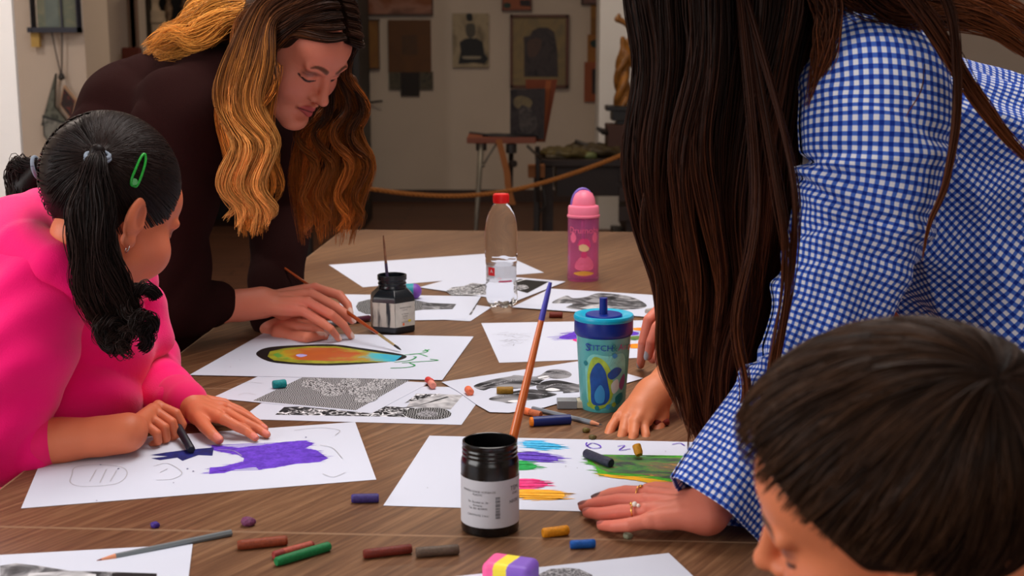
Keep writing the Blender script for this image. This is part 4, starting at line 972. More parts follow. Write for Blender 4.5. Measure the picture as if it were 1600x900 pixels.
M_blackpl = mat('black_plastic', (10, 10, 11), .22, spec=.6)
M_label = mat('white_jar_label', (196, 198, 206), .6)
M_text = mat('grey_print', (60, 60, 66), .7)
M_paintin = mat('black_paint', (6, 6, 8), .15)
C = jarC; R = .0325; root = empty('paint_jar', C, 'black screw-neck paint jar with a white label, long orange brush leaning in it', 'jar')
H = .104
mb = MB()
prof = [(.029, 0), (.0318, .0015), (R, .004), (R, .080), (.0318, .084), (.0308, .0862), (.0302, .0875), (.0302, .0885), (.0311, .0895), (.0311, .0907), (.0302, .0918), (.0302, .0935), (.0311, .0945), (.0311, .0957), (.0302, .0968), (.0302, .0985), (.0309, .0995), (.0306, .1035), (.0296, .104), (.0286, .1035), (.0284, .09), (.0284, .012), (.0, .012)]
mb.lathe(prof, C, 56); autosmooth(mb.build('jar_body', M_blackpl, root), 50)
mb = MB(); mb.lathe([(.0, .0605), (.0283, .0605)], C, 40); mb.build('paint', M_paintin, root)
mb = MB(); mb.add(*cyl_patch(C, R+.0003, -2.5, 2.3, .012, .066, 80)); lb = mb.build('label', M_label, root, smooth=True)
Rt = R+.0006
for s_, z_, sz in (('TEMPERA GUASE, VOPSEA DE', .0535, .0032), ('PLASTIC', .0500, .0032), ('Str. Decebal nr. 20', .0415, .0032), ('Romania', .0378, .0032), ('Tel. 021 4570970', .0342, .0032), ('CANTITATE: 2 buc.', .0265, .0032)):
    txt(s_, sz, M_text, lb, on_cyl(C, Rt, -.42, z_))
txt('TEM', .0075, M_text, lb, on_cyl(C, Rt, .98, .055)); txt('GUASE', .0032, M_text, lb, on_cyl(C, Rt, 1.0, .049)); txt('NEGRU', .0052, M_text, lb, on_cyl(C, Rt, .98, .040))
mb = MB(); rr = np.random.default_rng(3); z_ = .023
while z_ < .047:
    h_ = rr.uniform(.0003, .0011); mb.add(*cyl_patch(C, Rt, .20, .36, z_, z_+h_, 6, 1)); z_ += h_+rr.uniform(.0003, .0009)
mb.build('barcode', M_text, lb)

# hexagonal ink jar
C = inkC; root = empty('ink_jar', C, 'dark faceted ink jar with a paint-smeared label, upright brush in it', 'jar')
M_inkgl = mat('dark_ink_plastic', (20, 26, 32), .25, spec=.6)
def ngon(r, z, n, rot, sq=0): return [V(C[0]+r*math.cos(rot+2*math.pi*k/n), C[1]+r*math.sin(rot+2*math.pi*k/n), C[2]+z) for k in range(n)]
mb = MB(); n6 = 6; rot = math.radians(-90+11); rings = []
for r, z in ((.043, 0), (.0455, .003), (.0455, .066), (.0435, .071), (.031, .082), (.027, .0835)): rings.append(ngon(r, z, n6, rot))
vs = [p for q in rings for p in q]; fs = [(i*6+k, i*6+(k+1) % 6, (i+1)*6+(k+1) % 6, (i+1)*6+k) for i in range(5) for k in range(6)]+[tuple(reversed(range(6)))]
mb.add(vs, fs); mb.lathe([(.027, .083), (.027, .086), (.026, .088), (.026, .090), (.0272, .091), (.0272, .0925), (.026, .0935), (.026, .098), (.0278, .099), (.0278, .1075), (.0268, .1085), (.0245, .108), (.024, .02), (.0, .02)], C, 40)
autosmooth(mb.build('jar_body', M_inkgl, root, bevel=.0022), 30)
M_smear = mat('smeared_white_label', (196, 190, 176), .7); nd, ln, bs = N(M_smear)
tc = nd.new('ShaderNodeTexCoord'); mp = nd.new('ShaderNodeMapping'); mp.inputs['Scale'].default_value = (90, 60, 14)
n_ = nd.new('ShaderNodeTexNoise'); n_.inputs['Scale'].default_value = 1; n_.inputs['Detail'].default_value = 5; ln.new(tc.outputs['Object'], mp.inputs['Vector']); ln.new(mp.outputs['Vector'], n_.inputs['Vector'])
rp = ramp(nd, [(.36, (44, 46, 52)), (.43, (150, 146, 138)), (.5, (204, 198, 186))]); ln.new(n_.outputs['Fac'], rp.inputs['Fac']); ln.new(rp.outputs['Color'], bs.inputs['Base Color'])
def face_quad(k, z0, z1, out, e=.0015):
    a = V(C[0]+.0455*math.cos(rot+2*math.pi*k/6), C[1]+.0455*math.sin(rot+2*math.pi*k/6), 0); b_ = V(C[0]+.0455*math.cos(rot+2*math.pi*(k+1)/6), C[1]+.0455*math.sin(rot+2*math.pi*(k+1)/6), 0)
    nn = nrm((a+b_)/2-V(C[0], C[1], 0)); return a+nn*out, b_+nn*out, nn
M_clean = mat('white_label_face', (200, 196, 186), .7, var=.12, vscale=60)
for k, m, nm in ((5, M_smear, 'smeared_label'), (0, M_clean, 'label'), (4, M_smear, 'smeared_label'), (1, M_clean, 'label')):
    a, b_, nn = face_quad(k, 0, 0, .0006); mb = MB()
    mb.add([a+V(0, 0, C[2]+.014), b_+V(0, 0, C[2]+.014), b_+V(0, 0, C[2]+.060), a+V(0, 0, C[2]+.060)], [(0, 1, 2, 3)]); lo_ = mb.build(nm, m, root)
    if k == 0:
        u = nrm(b_-a); o_ = (a+b_)/2+nn*.0003
        for s_, z_, sz in (('TEMPERA GUASE', .050, .0036), ('PLASTIC', .0455, .003), ('Str. Decebal', .038, .0032), ('Romania', .034, .0032), ('Tel. 021', .030, .003), ('CANTITATE', .0225, .003)):
            txt(s_, sz, M_text, lo_, (lambda x, y, z, z_=z_: tuple(o_+u*x+V(0, 0, C[2]+z_+y))))
        mb = MB(); q = o_-u*.004+V(0, 0, C[2]+.0185)
        mb.add([q+u*.0025*math.cos(t)+V(0, 0, .003*math.sin(t)) for t in np.linspace(0, 5.5, 8)], [tuple(range(8))]); mb.build('paint_drop', mat('orange_drop', (236, 120, 70), .5), lo_)
        mb = MB(); q = o_+u*.010+V(0, 0, C[2]+.024)
        mb.add([q+u*.004*math.cos(t)+V(0, 0, .0025*math.sin(t)) for t in np.linspace(0, 5.5, 8)], [tuple(range(8))]); mb.build('paint_drop', mat('yellow_drop', (220, 200, 60), .5), lo_)

# teal and purple egg-shaped eraser behind the ink jar
s = Sculpt(); c0 = T(638, 455, TZ+.018)
s.cap(c0+V(-.014, 0, 0), c0+V(.012, 0, 0), .0165, .0165, k=.004)
s.paint(c0+V(.030, 0, 0), (.02, .04, .04), (126, 72, 176), .1); Pm, F = s.mesh(.0015); mm = attr_mat('teal_rubber', .5)
o = qmesh('eraser', [(Pm, F, s.color(Pm, (20, 150, 164)))], mm); tag(o, 'rounded teal and purple eraser behind the ink jar', 'eraser')

# ------------------------------------------------------------------ water bottle
C = T(783, 482, TZ)+V(0, .030, 0); root = empty('water_bottle', C, 'clear plastic water bottle with a red cap', 'bottle')
M_pet = mat('clear_bottle_plastic', (250, 252, 255), .03, trans=1, ior=1.09, spec=.8)
M_water = mat('drinking_water', (240, 248, 255), 0, trans=1, ior=1.2)
k_ = 1.035
prof = [(.0, .004), (.012, .006), (.022, .000), (.028, .003), (.0315, .018), (.0318, .042), (.0300, .050), (.0300, .052), (.0298, .078), (.0300, .080), (.0315, .088), (.0318, .094), (.0312, .097), (.0322, .102), (.0328, .12), (.0328, .145), (.0315, .165), (.0270, .185), (.020, .199), (.0135, .207), (.0128, .212), (.0150, .2125), (.0150, .2145), (.0125, .215), (.0125, .228)]
mb = MB(); seg = 60; vs = []
fine = []
for i in range(len(prof)-1):
    for t in np.linspace(0, 1, 5)[:-1]: fine.append((prof[i][0]*(1-t)+prof[i+1][0]*t, prof[i][1]*(1-t)+prof[i+1][1]*t))
fine.append(prof[-1])
for r, z in fine:
    for kk in range(seg):
        a = 2*math.pi*kk/seg; f_ = 1+(.11*math.cos(5*a) if z < .035 else 0)*max(0, 1-z/.035)*min(1, r/.02)
        f_ += .012*math.cos(8*a+z*300) if .097 < z < .125 else 0
        vs.append((C[0]+r*k_*f_*math.cos(a), C[1]+r*k_*f_*math.sin(a), C[2]+max(0, z+(-.0035*math.cos(5*a)-.0035 if z < .01 and r < .023 else 0)+.0035*(z < .01))*k_))
mb.add(vs, [(i*seg+q, i*seg+(q+1) % seg, (i+1)*seg+(q+1) % seg, (i+1)*seg+q) for i in range(len(fine)-1) for q in range(seg)])
mb.build('bottle_body', M_pet, root, smooth=True)
mb = MB(); mb.lathe([(.0, .216), (.0165, .216), (.0165, .2165), (.0165, .232), (.0155, .2345), (.0, .2345)], C*1, 48)
cap = mb.build('cap', mat('red_cap_plastic', (222, 22, 26), .4), root); autosmooth(cap)
mb = MB()
for q in range(36):
    a = 2*math.pi*q/36; mb.box((C[0]+.0166*math.cos(a), C[1]+.0166*math.sin(a), C[2]+.225), (.0008, .0012, .013), a)
mb.build('cap_ribs', bpy.data.materials['red_cap_plastic'], cap)
M_blab = mat('clear_printed_label', (206, 210, 216), .35, alpha=.38)
mb = MB(); mb.add(*cyl_patch(C, .0318, -math.pi, math.pi, .054, .088, 80)); lb = mb.build('label', M_blab, root, smooth=True)
mb = MB(); mb.add(*cyl_patch(C, .0322, -.95, -.42, .068, .085, 10)); rl = mb.build('red_emblem', mat('emblem_red', (222, 24, 34), .5), lb)
txt('A', .010, Z_white, lb, on_cyl(C, .0326, -.66, .077)); 
txt('OPT', .0062, mat('label_dark_print', (60, 60, 66), .5), lb, on_cyl(C, .0324, -.62, .063)); txt('i.f.e', .0062, mat('label_pink_print', (220, 90, 110), .5), lb, on_cyl(C, .0324, -.1, .063))
mb = MB(); mb.add(*cyl_patch(C, .0324, -.15, .75, .055, .0585, 16)); mb.build('pink_band', mat('label_pink_band', (216, 96, 130), .5), lb)

# ------------------------------------------------------------------ pink flask
C = T(912, 441, TZ)+V(0, .034, 0); root = empty('drink_bottle', C, 'pink see-through drink bottle with a domed pink lid', 'bottle')
M_pinkcl = mat('pink_clear_plastic', (250, 150, 214), .08, trans=.8, ior=1.1, spec=.6, alpha=.72)
M_pinkl = mat('pink_lid_plastic', (248, 128, 158), .4)
M_lilac = mat('lilac_lid_plastic', (136, 112, 206), .4)
k2 = 1.04
mb = MB(); mb.lathe([(r*k2, z*k2) for r, z in [(.0, .004), (.030, .003), (.0335, .000), (.0355, .004), (.0355, .012), (.0345, .018), (.0345, .11), (.0345, .138), (.0325, .142), (.0325, .15), (.031, .15), (.031, .142), (.0325, .136), (.0325, .018), (.031, .008), (.0, .008)]], C, 56)
autosmooth(mb.build('bottle_body', M_pinkcl, root), 50)
mb = MB(); mb.lathe([(r*k2, z*k2) for r, z in [(.0, .141), (.0355, .141), (.0365, .143), (.036, .146), (.0342, .147), (.0342, .163), (.0325, .166), (.0265, .168), (.0262, .172), (.0245, .182), (.0195, .193), (.0105, .200), (.0, .202)]], C, 56)
autosmooth(mb.build('lid', M_pinkl, root), 40)
mb = MB(); pts = [V(C[0]+.0268*k2*math.cos(t)-.0015, C[1]+.006, C[2]+(.166+.0385*math.sin(t))*k2) for t in np.linspace(0, math.pi, 24)]
rg = []
for p in pts: rg.append([p+V(0, -.012, 0), p+V(0, .012, 0)])
cc = V(C[0]-.002, C[1]-.004, C[2]+.168*k2)
for i in range(23):
    a, b_, c_, d_ = rg[i][0], rg[i][1], rg[i+1][1], rg[i+1][0]; ai, bi_, ci_, di = [cc+(p-cc)*V(.9, 1, .93) for p in (a, b_, c_, d_)]
    mb.add([a, b_, c_, d_, ai, bi_, ci_, di], [(0, 1, 2, 3), (7, 6, 5, 4), (0, 3, 7, 4), (1, 5, 6, 2)])
autosmooth(mb.build('carry_loop', M_lilac, root), 50)
mb = MB(); mb.tube([C+V(0, 0, .012), C+V(0, 0, .145)], .004, 12); mb.build('straw', mat('clear_pink_straw', (240, 150, 200), .3, trans=.5), root, smooth=True)
Rp = .0345*k2+.0005; M_rose = mat('rose_print', (246, 110, 150), .5); M_prpk = mat('deep_pink_print', (226, 60, 120), .5)
txt('Drumoby', .0205, M_rose, root, on_cyl(C, Rp, .02, .119), 'lettering')
def cshape(pts, m, name, R_=Rp, C_=None, par=None):
    c_ = C if C_ is None else C_; P = smooth_poly(pts, 40); mb = MB()
    ce = np.mean(P, 0); vs = [ce]+P; fn = on_cyl(c_, R_, 0, 0); n = len(P)
    mid = [ce+(p-ce)*.5 for p in P]; vs += mid
    fs = [(0, 1+n+i, 1+n+(i+1) % n) for i in range(n)]+[(1+n+i, 1+i, 1+(i+1) % n, 1+n+(i+1) % n) for i in range(n)]
    mb.add([fn(v[0], v[1], 0) for v in vs], fs); return mb.build(name, m, par or root)
for xx in (-.027, .028): cshape([(xx-.008, .105), (xx, .115), (xx+.008, .105), (xx+.006, .094), (xx, .090), (xx-.006, .094)], M_rose, 'balloon_print')
cshape([(-.021, .042), (-.019, .030), (.0, .027), (.021, .030), (.023, .044), (.010, .060), (-.006, .060)], M_rose, 'dress_print')
cshape([(-.022, .018), (0, .014), (.022, .018), (.022, .022), (0, .026), (-.022, .022)], mat('yellow_print', (240, 176, 70), .5), 'oval_print')
cshape([(-.006, .058), (-.005, .070), (.005, .070), (.006, .058)], M_prpk, 'bodice_print', Rp+.0002)
cshape([(-.012, .080), (-.010, .074), (0, .071), (.010, .074), (.012, .080), (.010, .089), (0, .092), (-.010, .089)], mat('cream_print', (240, 200, 150), .5), 'round_print', Rp+.0002)
cshape([(-.015, .084), (-.009, .088), (.004, .087), (.013, .080), (.015, .088), (.010, .098), (0, .101), (-.010, .098)], M_prpk, 'cap_print', Rp+.0004)

# ------------------------------------------------------------------ blue cup
C = T(944, 646, TZ)+V(0, .034, 0); root = empty('drinking_cup', C, 'aqua tumbler with a blue lid and a thick dark blue straw', 'cup')
M_aqua = mat('aqua_clear_plastic', (104, 206, 208), .25, trans=.25, spec=.5); M_aqlid = mat('bright_aqua_lid', (10, 176, 214), .35); M_royal = mat('royal_blue_plastic', (10, 44, 140), .35)
mb = MB(); mb.lathe([(.0, .003), (.028, .002), (.0315, .000), (.033, .004), (.034, .012), (.0405, .112), (.042, .116), (.042, .12), (.039, .12), (.033, .014), (.0, .012)], C, 64); autosmooth(mb.build('cup_body', M_aqua, root), 50)
mb = MB(); mb.lathe([(.040, .112), (.043, .115), (.0438, .118), (.0438, .136), (.043, .138), (.040, .138)], C, 64); autosmooth(mb.build('lid_band', M_royal, root), 50)
mb = MB(); mb.lathe([(.0, .136), (.0440, .136), (.0448, .138), (.0448, .141), (.0435, .1435), (.034, .1430), (.030, .140), (.0, .1400)], C, 64); autosmooth(mb.build('lid_top', M_aqlid, root), 40)
mb = MB(); mb.lathe([(.0, .139), (.0272, .139), (.0275, .1425), (.0262, .1440), (.0, .1446)], C, 48); autosmooth(mb.build('lid_plug', M_royal, root), 40)
mb = MB(); mb.tube([C+V(0, -.004, .02), C+V(-.001, -.004, .1685)], .0060, 20); autosmooth(mb.build('straw', M_royal, root), 50)
# printed sleeve picture: cone surface
def on_cone(a0, zc):
    def fn(x, y, z, o_=.0022):
        zz = zc+y; R_ = .034+(.0405-.034)*(zz-.012)/.1+o_; a = a0+x/.038; return (C[0]+R_*math.sin(a), C[1]-R_*math.cos(a), C[2]+zz)
    return fn
def kshape(pts, m, name, o_=.0006, sm=True):
    P = smooth_poly(pts, 44) if sm else [np.array(p, float) for p in pts]; mb = MB(); ce = np.mean(P, 0); n = len(P); fn = on_cone(0, 0)
    Q = [[ce+(p-ce)*t for p in P] for t in (.2, .4, .6, .8, 1)]; vs = [ce]+[p for q in Q for p in q]
    mb.add([fn(v[0], v[1], 0, o_) for v in vs], [(0, 1+i, 1+(i+1) % n) for i in range(n)]+[(1+r*n+i, 1+r*n+n+i, 1+r*n+n+(i+1) % n, 1+r*n+(i+1) % n) for r in range(4) for i in range(n)]); return mb.build(name, m, root)
M_pr1 = mat('print_aqua_light', (130, 214, 206), .4, var=.2, vscale=60); M_pr2 = mat('print_lime', (168, 200, 70), .4, var=.25, vscale=70); M_pr3 = mat('print_blue', (24, 84, 170), .4, var=.3, vscale=60)
M_pr4 = mat('print_sky', (60, 150, 214), .4); M_pr5 = mat('print_plum', (140, 84, 140), .4); M_pr6 = mat('print_teal', (20, 130, 140), .4)
kshape([(-.030, .076), (-.018, .090), (.004, .088), (.028, .090), (.036, .070), (.033, .030), (.010, .014), (-.018, .010), (-.030, .020), (-.032, .050)], M_pr1, 'printed_panel', .0005)
kshape([(-.026, .066), (-.016, .086), (.000, .080), (.010, .060), (.014, .030), (.002, .010), (-.024, .008), (-.028, .040)], M_pr2, 'printed_lime_shape', .0008)
kshape([(-.022, .060), (-.010, .078), (.000, .066), (.004, .050), (.008, .026), (.000, .014), (-.020, .014), (-.022, .036)], M_pr3, 'printed_blue_blot', .0011)
kshape([(-.013, .036), (-.006, .044), (.000, .034), (-.001, .018), (-.012, .016), (-.016, .026)], M_pr4, 'printed_sky_blot', .0014)
kshape([(.004, .060), (.016, .070), (.027, .066), (.022, .058), (.010, .052)], M_pr3, 'printed_blue_blot', .0011)
kshape([(.026, .050), (.034, .058), (.036, .044), (.030, .034), (.024, .040)], M_pr5, 'printed_plum_blot', .0011)
kshape([(.010, .044), (.020, .052), (.024, .038), (.014, .030)], mat('print_white', (214, 230, 230), .4), 'printed_white_blot', .0009)
kshape([(.018, .024), (.030, .030), (.034, .020), (.022, .012)], M_pr6, 'printed_teal_blot', .0011)
for i, (x_, z_) in enumerate(((-.026, .012), (-.012, .008), (.006, .010), (.016, .013), (-.030, .075), (.014, .088))):
    kshape([(x_-.004, z_), (x_, z_+.004), (x_+.004, z_), (x_, z_-.004)], (M_pr2, M_pr6, M_pr4)[i % 3], 'printed_dot', .0013)
M_prw = mat('print_lettering_blue', (16, 50, 168), .4); txt('S', .0165, M_prw, root, on_cone(-.66, .1)); txt('TITCH', .0125, M_prw, root, on_cone(-.19, .1)); txt('&', .0165, M_pr6, root, on_cone(.32, .1)); txt('An', .0130, mat('print_magenta', (150, 40, 130), .4), root, on_cone(.68, .1)); txt('gel', .012, mat('print_orange', (220, 110, 70), .4), root, on_cone(1.15, .1))

# ------------------------------------------------------------------ erasers and markers
c0 = T(890, 630, TZ+.007); root = empty('eraser', c0, 'white block eraser in a clear grey sleeve left of the tumbler', 'eraser')
mb = MB(); mb.box(c0+V(.002, 0, 0), (.040, .020, .012), .02); mb.build('rubber', mat('cream_rubber', (214, 204, 180), .7), root, bevel=.002)
mb = MB(); mb.box(c0+V(-.004, 0, 0), (.030, .0206, .0126), .02); mb.build('sleeve', mat('grey_clear_sleeve', (150, 156, 164), .25, alpha=.8), root, bevel=.0008)
# striped eraser
c0 = T(798, 893, TZ+.0127); root = empty('eraser', c0, 'chunky pink, yellow and purple striped eraser at the front', 'eraser')
s = Sculpt(); Lr = basis((math.cos(-.35), math.sin(-.35), 0), (0, 0, 1)); ax = Lr[:, 1]; ay = Lr[:, 0]
s.box(c0, (.0185, .026, .0125), .0075, L=Lr)
def stripe(Pm):
    u = (Pm-c0)@ax+((Pm-c0)@ay)*.15; cols = np.where((u < -.010)[:, None], np.array(lin((250, 96, 160))), np.where((u < .004)[:, None], np.array(lin((246, 226, 60))), np.array(lin((132, 92, 200)))))
    return cols
Pm, F = s.mesh(.0009); o = qmesh('rubber_block', [(Pm, F, stripe(Pm))], attr_mat('striped_rubber', .5), root)
# clear purple marker behind the painting hand, grey marker by the far hand
def marker(p0, p1, r, label, m1, m2, capf=.35):
    a, b_ = T(p0[0], p0[1], TZ+r), T(p1[0], p1[1], TZ+r); L = np.linalg.norm(b_-a); d = (b_-a)/L; root = empty('marker_pen', a, label, 'marker')
    mb = MB(); mb.tube([a, a+d*.002, a+d*L*(1-capf)], [r*.8, r*.93, r*.93], 16); autosmooth(mb.build('barrel', m1, root), 50)
    mb = MB(); mb.tube([a+d*L*(1-capf), b_-d*.003, b_], [r, r, r*.8], 16); autosmooth(mb.build('pen_cap', m2, root), 50)
marker((505, 507), (578, 497), .0065, 'clear marker pen with a dark plum section behind the painting hand', mat('grey_clear_barrel', (150, 150, 158), .2, alpha=.85), mat('plum_plastic', (80, 30, 52), .3))
marker((1010, 487), (1052, 480), .0062, 'pale grey marker pen beside the fish print', mat('pale_grey_barrel', (168, 160, 150), .3), mat('mid_grey_cap', (110, 108, 106), .3))
# ------------------------------------------------------------------ people: shared builders
M_skin = attr_mat('skin', .48, sss=.12, bump=.12, bscale=500, spec=.4)
M_hair = attr_mat('hair_strands', .42, spec=.14)
SKIN_A, SKIN_G, SKIN_W, SKIN_C, SKIN_B = (214, 128, 102), (214, 118, 82), (212, 122, 100), (212, 128, 88), (216, 128, 88)
def face(s, base, lips=(176, 74, 72), brow=(96, 56, 34), lid=(150, 92, 78), child=False, blush=(214, 120, 100)):
    """head in its own frame: x to its right, y forwards, z up; origin between the ears"""
    s.ell((0, -.012, .040), (.073, .091, .084), k=.01)
    s.ell((0, .030, -.030), (.057, .060, .084), k=.03)
    s.ell((0, .052, .045), (.052, .040, .040), k=.02)            # forehead
    s.cap((-.045, .015, -.062), (-.012, .071, -.100), .020, .017, k=.02); s.cap((.045, .015, -.062), (.012, .071, -.100), .020, .017, k=.02)
    s.ell((0, .078, -.101), (.018, .014, .014), k=.014)           # chin
    ch = .004 if child else 0
    for q in (-1, 1):
        s.ell((q*.040, .055+ch, -.032), (.025+ch, .023+ch, .026+ch), k=.025)
        s.ell((q*.031, .097, .006), (.019, .012, .013), k=.014, sub=True)
        s.ell((q*.031, .0715, .004), (.0135, .0125, .0125), k=.004)
        s.cap((q*.014, .087, .020), (q*.044, .078, .022), .0065, .005, k=.012)
        s.cap((q*.018, .0825, -.001), (q*.044, .074, .000), .0026, .0022, k=.003)
        s.ell((q*.0115, .093, -.034), (.0075, .009, .0068), k=.006)
        s.ell((q*.0070, .097, -.0405), (.0032, .004, .0030), k=.003, sub=True)
        # ear
        L = basis((q*.35, -.94, 0), (0, -.15, 1))
        s.ell((q*.074, -.008, -.006), (.0065, .018, .031), k=.004, L=L); s.ell((q*.070, -.004, -.034), (.006, .009, .010), k=.005)
        s.ell((q*.082, -.006, .000), (.0050, .0105, .018), k=.004, sub=True, L=L)
        s.ell((q*.078, .003, -.010), (.004, .004, .007), k=.003)
    s.cap((0, .086, .014), (0, .105, -.028), .0062, .0088, k=.010)
    s.ell((0, .108, -.031), (.0088, .0085, .0078), k=.006)
    s.cap((0, .099, -.046), (0, .092, -.054), .004, .004, k=.006)
    for q in (-1, 1):
        s.cap((q*.002, .0945, -.0585), (q*.020, .084, -.0615), .0052, .0030, k=.005)
        s.cap((0, .0930, -.0690), (q*.018, .083, -.0650), .0062, .0030, k=.005)
    for q in (-1, 1): s.cap((0, .1005, -.0632), (q*.023, .0865, -.0632), .0013, .0008, k=.003, sub=True)
    s.ell((0, .088, -.083), (.016, .006, .005), k=.008, sub=True)
    # colour, laid on the surface itself
    def on(x, z):
        ys = np.linspace(.14, .03, 112); P = np.array([s.w((x, y, z)) for y in ys]); d = s.f(P); k = np.argmax(d < 0); return (x, ys[k], z)
    def stroke(pts, r, col, soft=.5, a=1.):
        P = catmull([(x, 0, z) for x, z in pts], 9); r = r if hasattr(r, '__len__') else [r]*9
        Q = [on(p[0], p[2]) for p in P]
        for k in range(8): s.paintcap(Q[k], Q[k+1], (r[k]+r[k+1])/2, col, soft, a)
    for q in (-1, 1):
        s.paint((q*.046, .060, -.030), (.026, .034, .024), blush, 1.2, a=.5)
        stroke([(0, -.0585), (q*.008, -.0570), (q*.015, -.0600), (q*.021, -.0628)], [.0048]*5+[.004, .0034, .0026, .0018], lips, .6, .85)
        stroke([(0, -.0690), (q*.008, -.0690), (q*.015, -.0668), (q*.020, -.0642)], [.0058]*5+[.005, .004, .003, .002], lips, .6, .85)
        stroke([(0, -.0632), (q*.010, -.0630), (q*.022, -.0634)], .0016, (96, 34, 34), .5)
        stroke([(q*.012, .0215), (q*.022, .0265), (q*.034, .0280), (q*.044, .0240)], [.0036, .0040, .0040, .0036, .0032, .0028, .0024, .0018, .0012], brow, .7, .85)
        stroke([(q*.020, .010), (q*.032, .013), (q*.043, .008)], .0060, lid, .9, .55)
        stroke([(q*.018, -.0030), (q*.026, -.0058), (q*.036, -.0052), (q*.047, .0000)], [.0013, .0019, .0023, .0026, .0026, .0026, .0024, .002, .0016], (34, 18, 16), .5)
        stroke([(q*.019, .0080), (q*.031, .0105), (q*.044, .0065)], .0010, (130, 74, 62), .6, .7)
        s.paint((q*.0070, .100, -.042), (.0032, .005, .0030), (110, 50, 40), .6)
        s.paint((q*.082, -.006, .000), (.004, .009, .017), (150, 70, 50), .8, a=.5)
def hand(s, wrist, K, fingers, thumb, sc_=1., nail=None, rs=None, nailset=(0, 1, 2, 3, 4), dorsal=(0, -.5, .85), stain=None):
    wrist = np.array(wrist); km = np.mean(K, 0); d = nrm(km-wrist)
    side = nrm(np.array(K[0])-np.array(K[3]))
    for i, k_ in enumerate(K):
        w0 = wrist+side*(.012, .004, -.004, -.012)[i]*sc_
        s.cap(w0, k_, .0135*sc_, .0098*sc_, k=.006)
        s.cap(w0+(k_-w0)*.35, w0+(k_-w0)*.8, .0115*sc_, .0105*sc_, k=.006)
    base = [.0088, .0090, .0085, .0078]
    dn = nrm(np.array(dorsal, float))
    for i, f_ in enumerate(fingers):
        P = [K[i]]+list(f_); r0 = base[i]*sc_; R = [r0*1.08, r0*1.02, r0*.90, r0*.74]
        s.chain(P, R, .003)
        if i in nailset and nail: nailp(s, P[-2], P[-1], r0*.74, dn, nail)
        if stain: s.paint(P[-1], (r0*1.5,)*3, stain, 1., a=.75)
    P = list(thumb); R = [.0150, .0115, .0098, .0082][:len(P)]
    s.chain(P, [x*sc_ for x in R], .006)
    s.cap(wrist, P[0], .014*sc_, .014*sc_, k=.012)
    if nail and 4 in nailset: nailp(s, P[-2], P[-1], .0082*sc_, dn, nail)
def nailp(s, a, b, r, dn, col):
    d = nrm(b-a); n = nrm(dn-d*(dn@d)); c = b+n*r*.75-d*r*.1; L = np.stack([np.cross(d, n), d, n], 1)
    s.ell(c-n*r*.1, (r*.78, r*1.25, r*.35), k=.0008, L=L); s.paint(c, (r*.85, r*1.35, r*.62), col, .25, L=L)
def piece(s, res, base, lo=None, hi=None):
    P, F = s.mesh(res, lo, hi); return (P, F, s.color(P, base))
def wrinkle(amp, f1=28, f2=17, seed=0):
    def fn(P):
        a, b, c = P[:, 0]+seed, P[:, 1]-seed, P[:, 2]+.3*seed
        n = np.sin(9*a+4*b)*np.sin(8*c-3*a)+np.sin(13*b+5*c+1)
        w1 = 1-2*np.abs(np.sin(.5*f1*(a*.8+.9*c)+2.0*n)); w2 = np.sin(f1*1.9*(c-.5*a)+1.8*np.sin(f2*1.3*a)+b*20)
        return amp*(w1*.75*(.5+.5*np.sin(7*a+5*c+3*b+seed))+w2*.25)
    return fn
def hcap(s, c, r, L=None): pass

# ------------------------------------------------------------------ woman in the dark jumper
phi, psi = math.radians(40), math.radians(36)
F_ = V(math.cos(phi)*math.cos(psi), -math.cos(phi)*math.sin(psi), -math.sin(phi)); U_ = V(math.sin(phi)*math.cos(psi), -math.sin(phi)*math.sin(psi), math.cos(phi))
RB = basis(F_, U_); tipn = D(508, 163, 2.31); OB = tipn-RB@V(0, .114, -.031)
HB = lambda x, y, z: OB+RB@V(x, y, z)
root = empty('person', V(-.95, 2.62, 0), 'woman with long golden hair in a dark jumper bending down with a thin brush', 'person')
s = Sculpt(); s.frame(OB, RB); face(s, SKIN_A); s.cap((0, -.025, -.05), (0, -.060, -.17), .050, .052, k=.02)
head = piece(s, .0017, SKIN_A)
neckb = HB(0, -.060, -.17)
s = Sculpt()
wr = D(408, 474, 2.415); el = D(262, 488, 2.33)
K = [D(492, 450, 2.46), D(486, 459, 2.43), D(481, 472, 2.40), D(473, 486, 2.385)]
hand(s, wr, K, [[D(530, 461, 2.45), D(543, 476, 2.44), D(547, 489, 2.43)], [D(522, 478, 2.41), D(541, 491, 2.405), D(550, 501, 2.41)],
     [D(518, 492, 2.375), D(537, 508, 2.385), T(548, 525, .7585)], [D(503, 504, 2.365), D(517, 514, 2.36), T(529, 529, .7575)]],
     [D(445, 489, 2.45), D(485, 492, 2.475), D(520, 492, 2.465), D(546, 497, 2.435)], 1., (226, 190, 176), dorsal=(.3, -.5, .8))
s.chain([wr, wr+(el-wr)*.5, el], [.0235, .031, .038], .02); s.cap(wr+V(0, 0, .004), wr+(el-wr)*.2, .022, .024, k=.02)
s.paint(D(490, 450, 2.44), (.014, .014, .014), (226, 110, 90), 1., a=.5); s.paint(D(484, 482, 2.38), (.05, .02, .03), (214, 112, 96), 1.2, a=.5)
handR = piece(s, .0016, SKIN_A)
s = Sculpt(); wl = D(424, 506, 2.47); ell_ = D(440, 330, 2.70)
K = [D(468, 511, 2.42), D(466, 505, 2.44), D(463, 500, 2.46), D(458, 496, 2.48)]
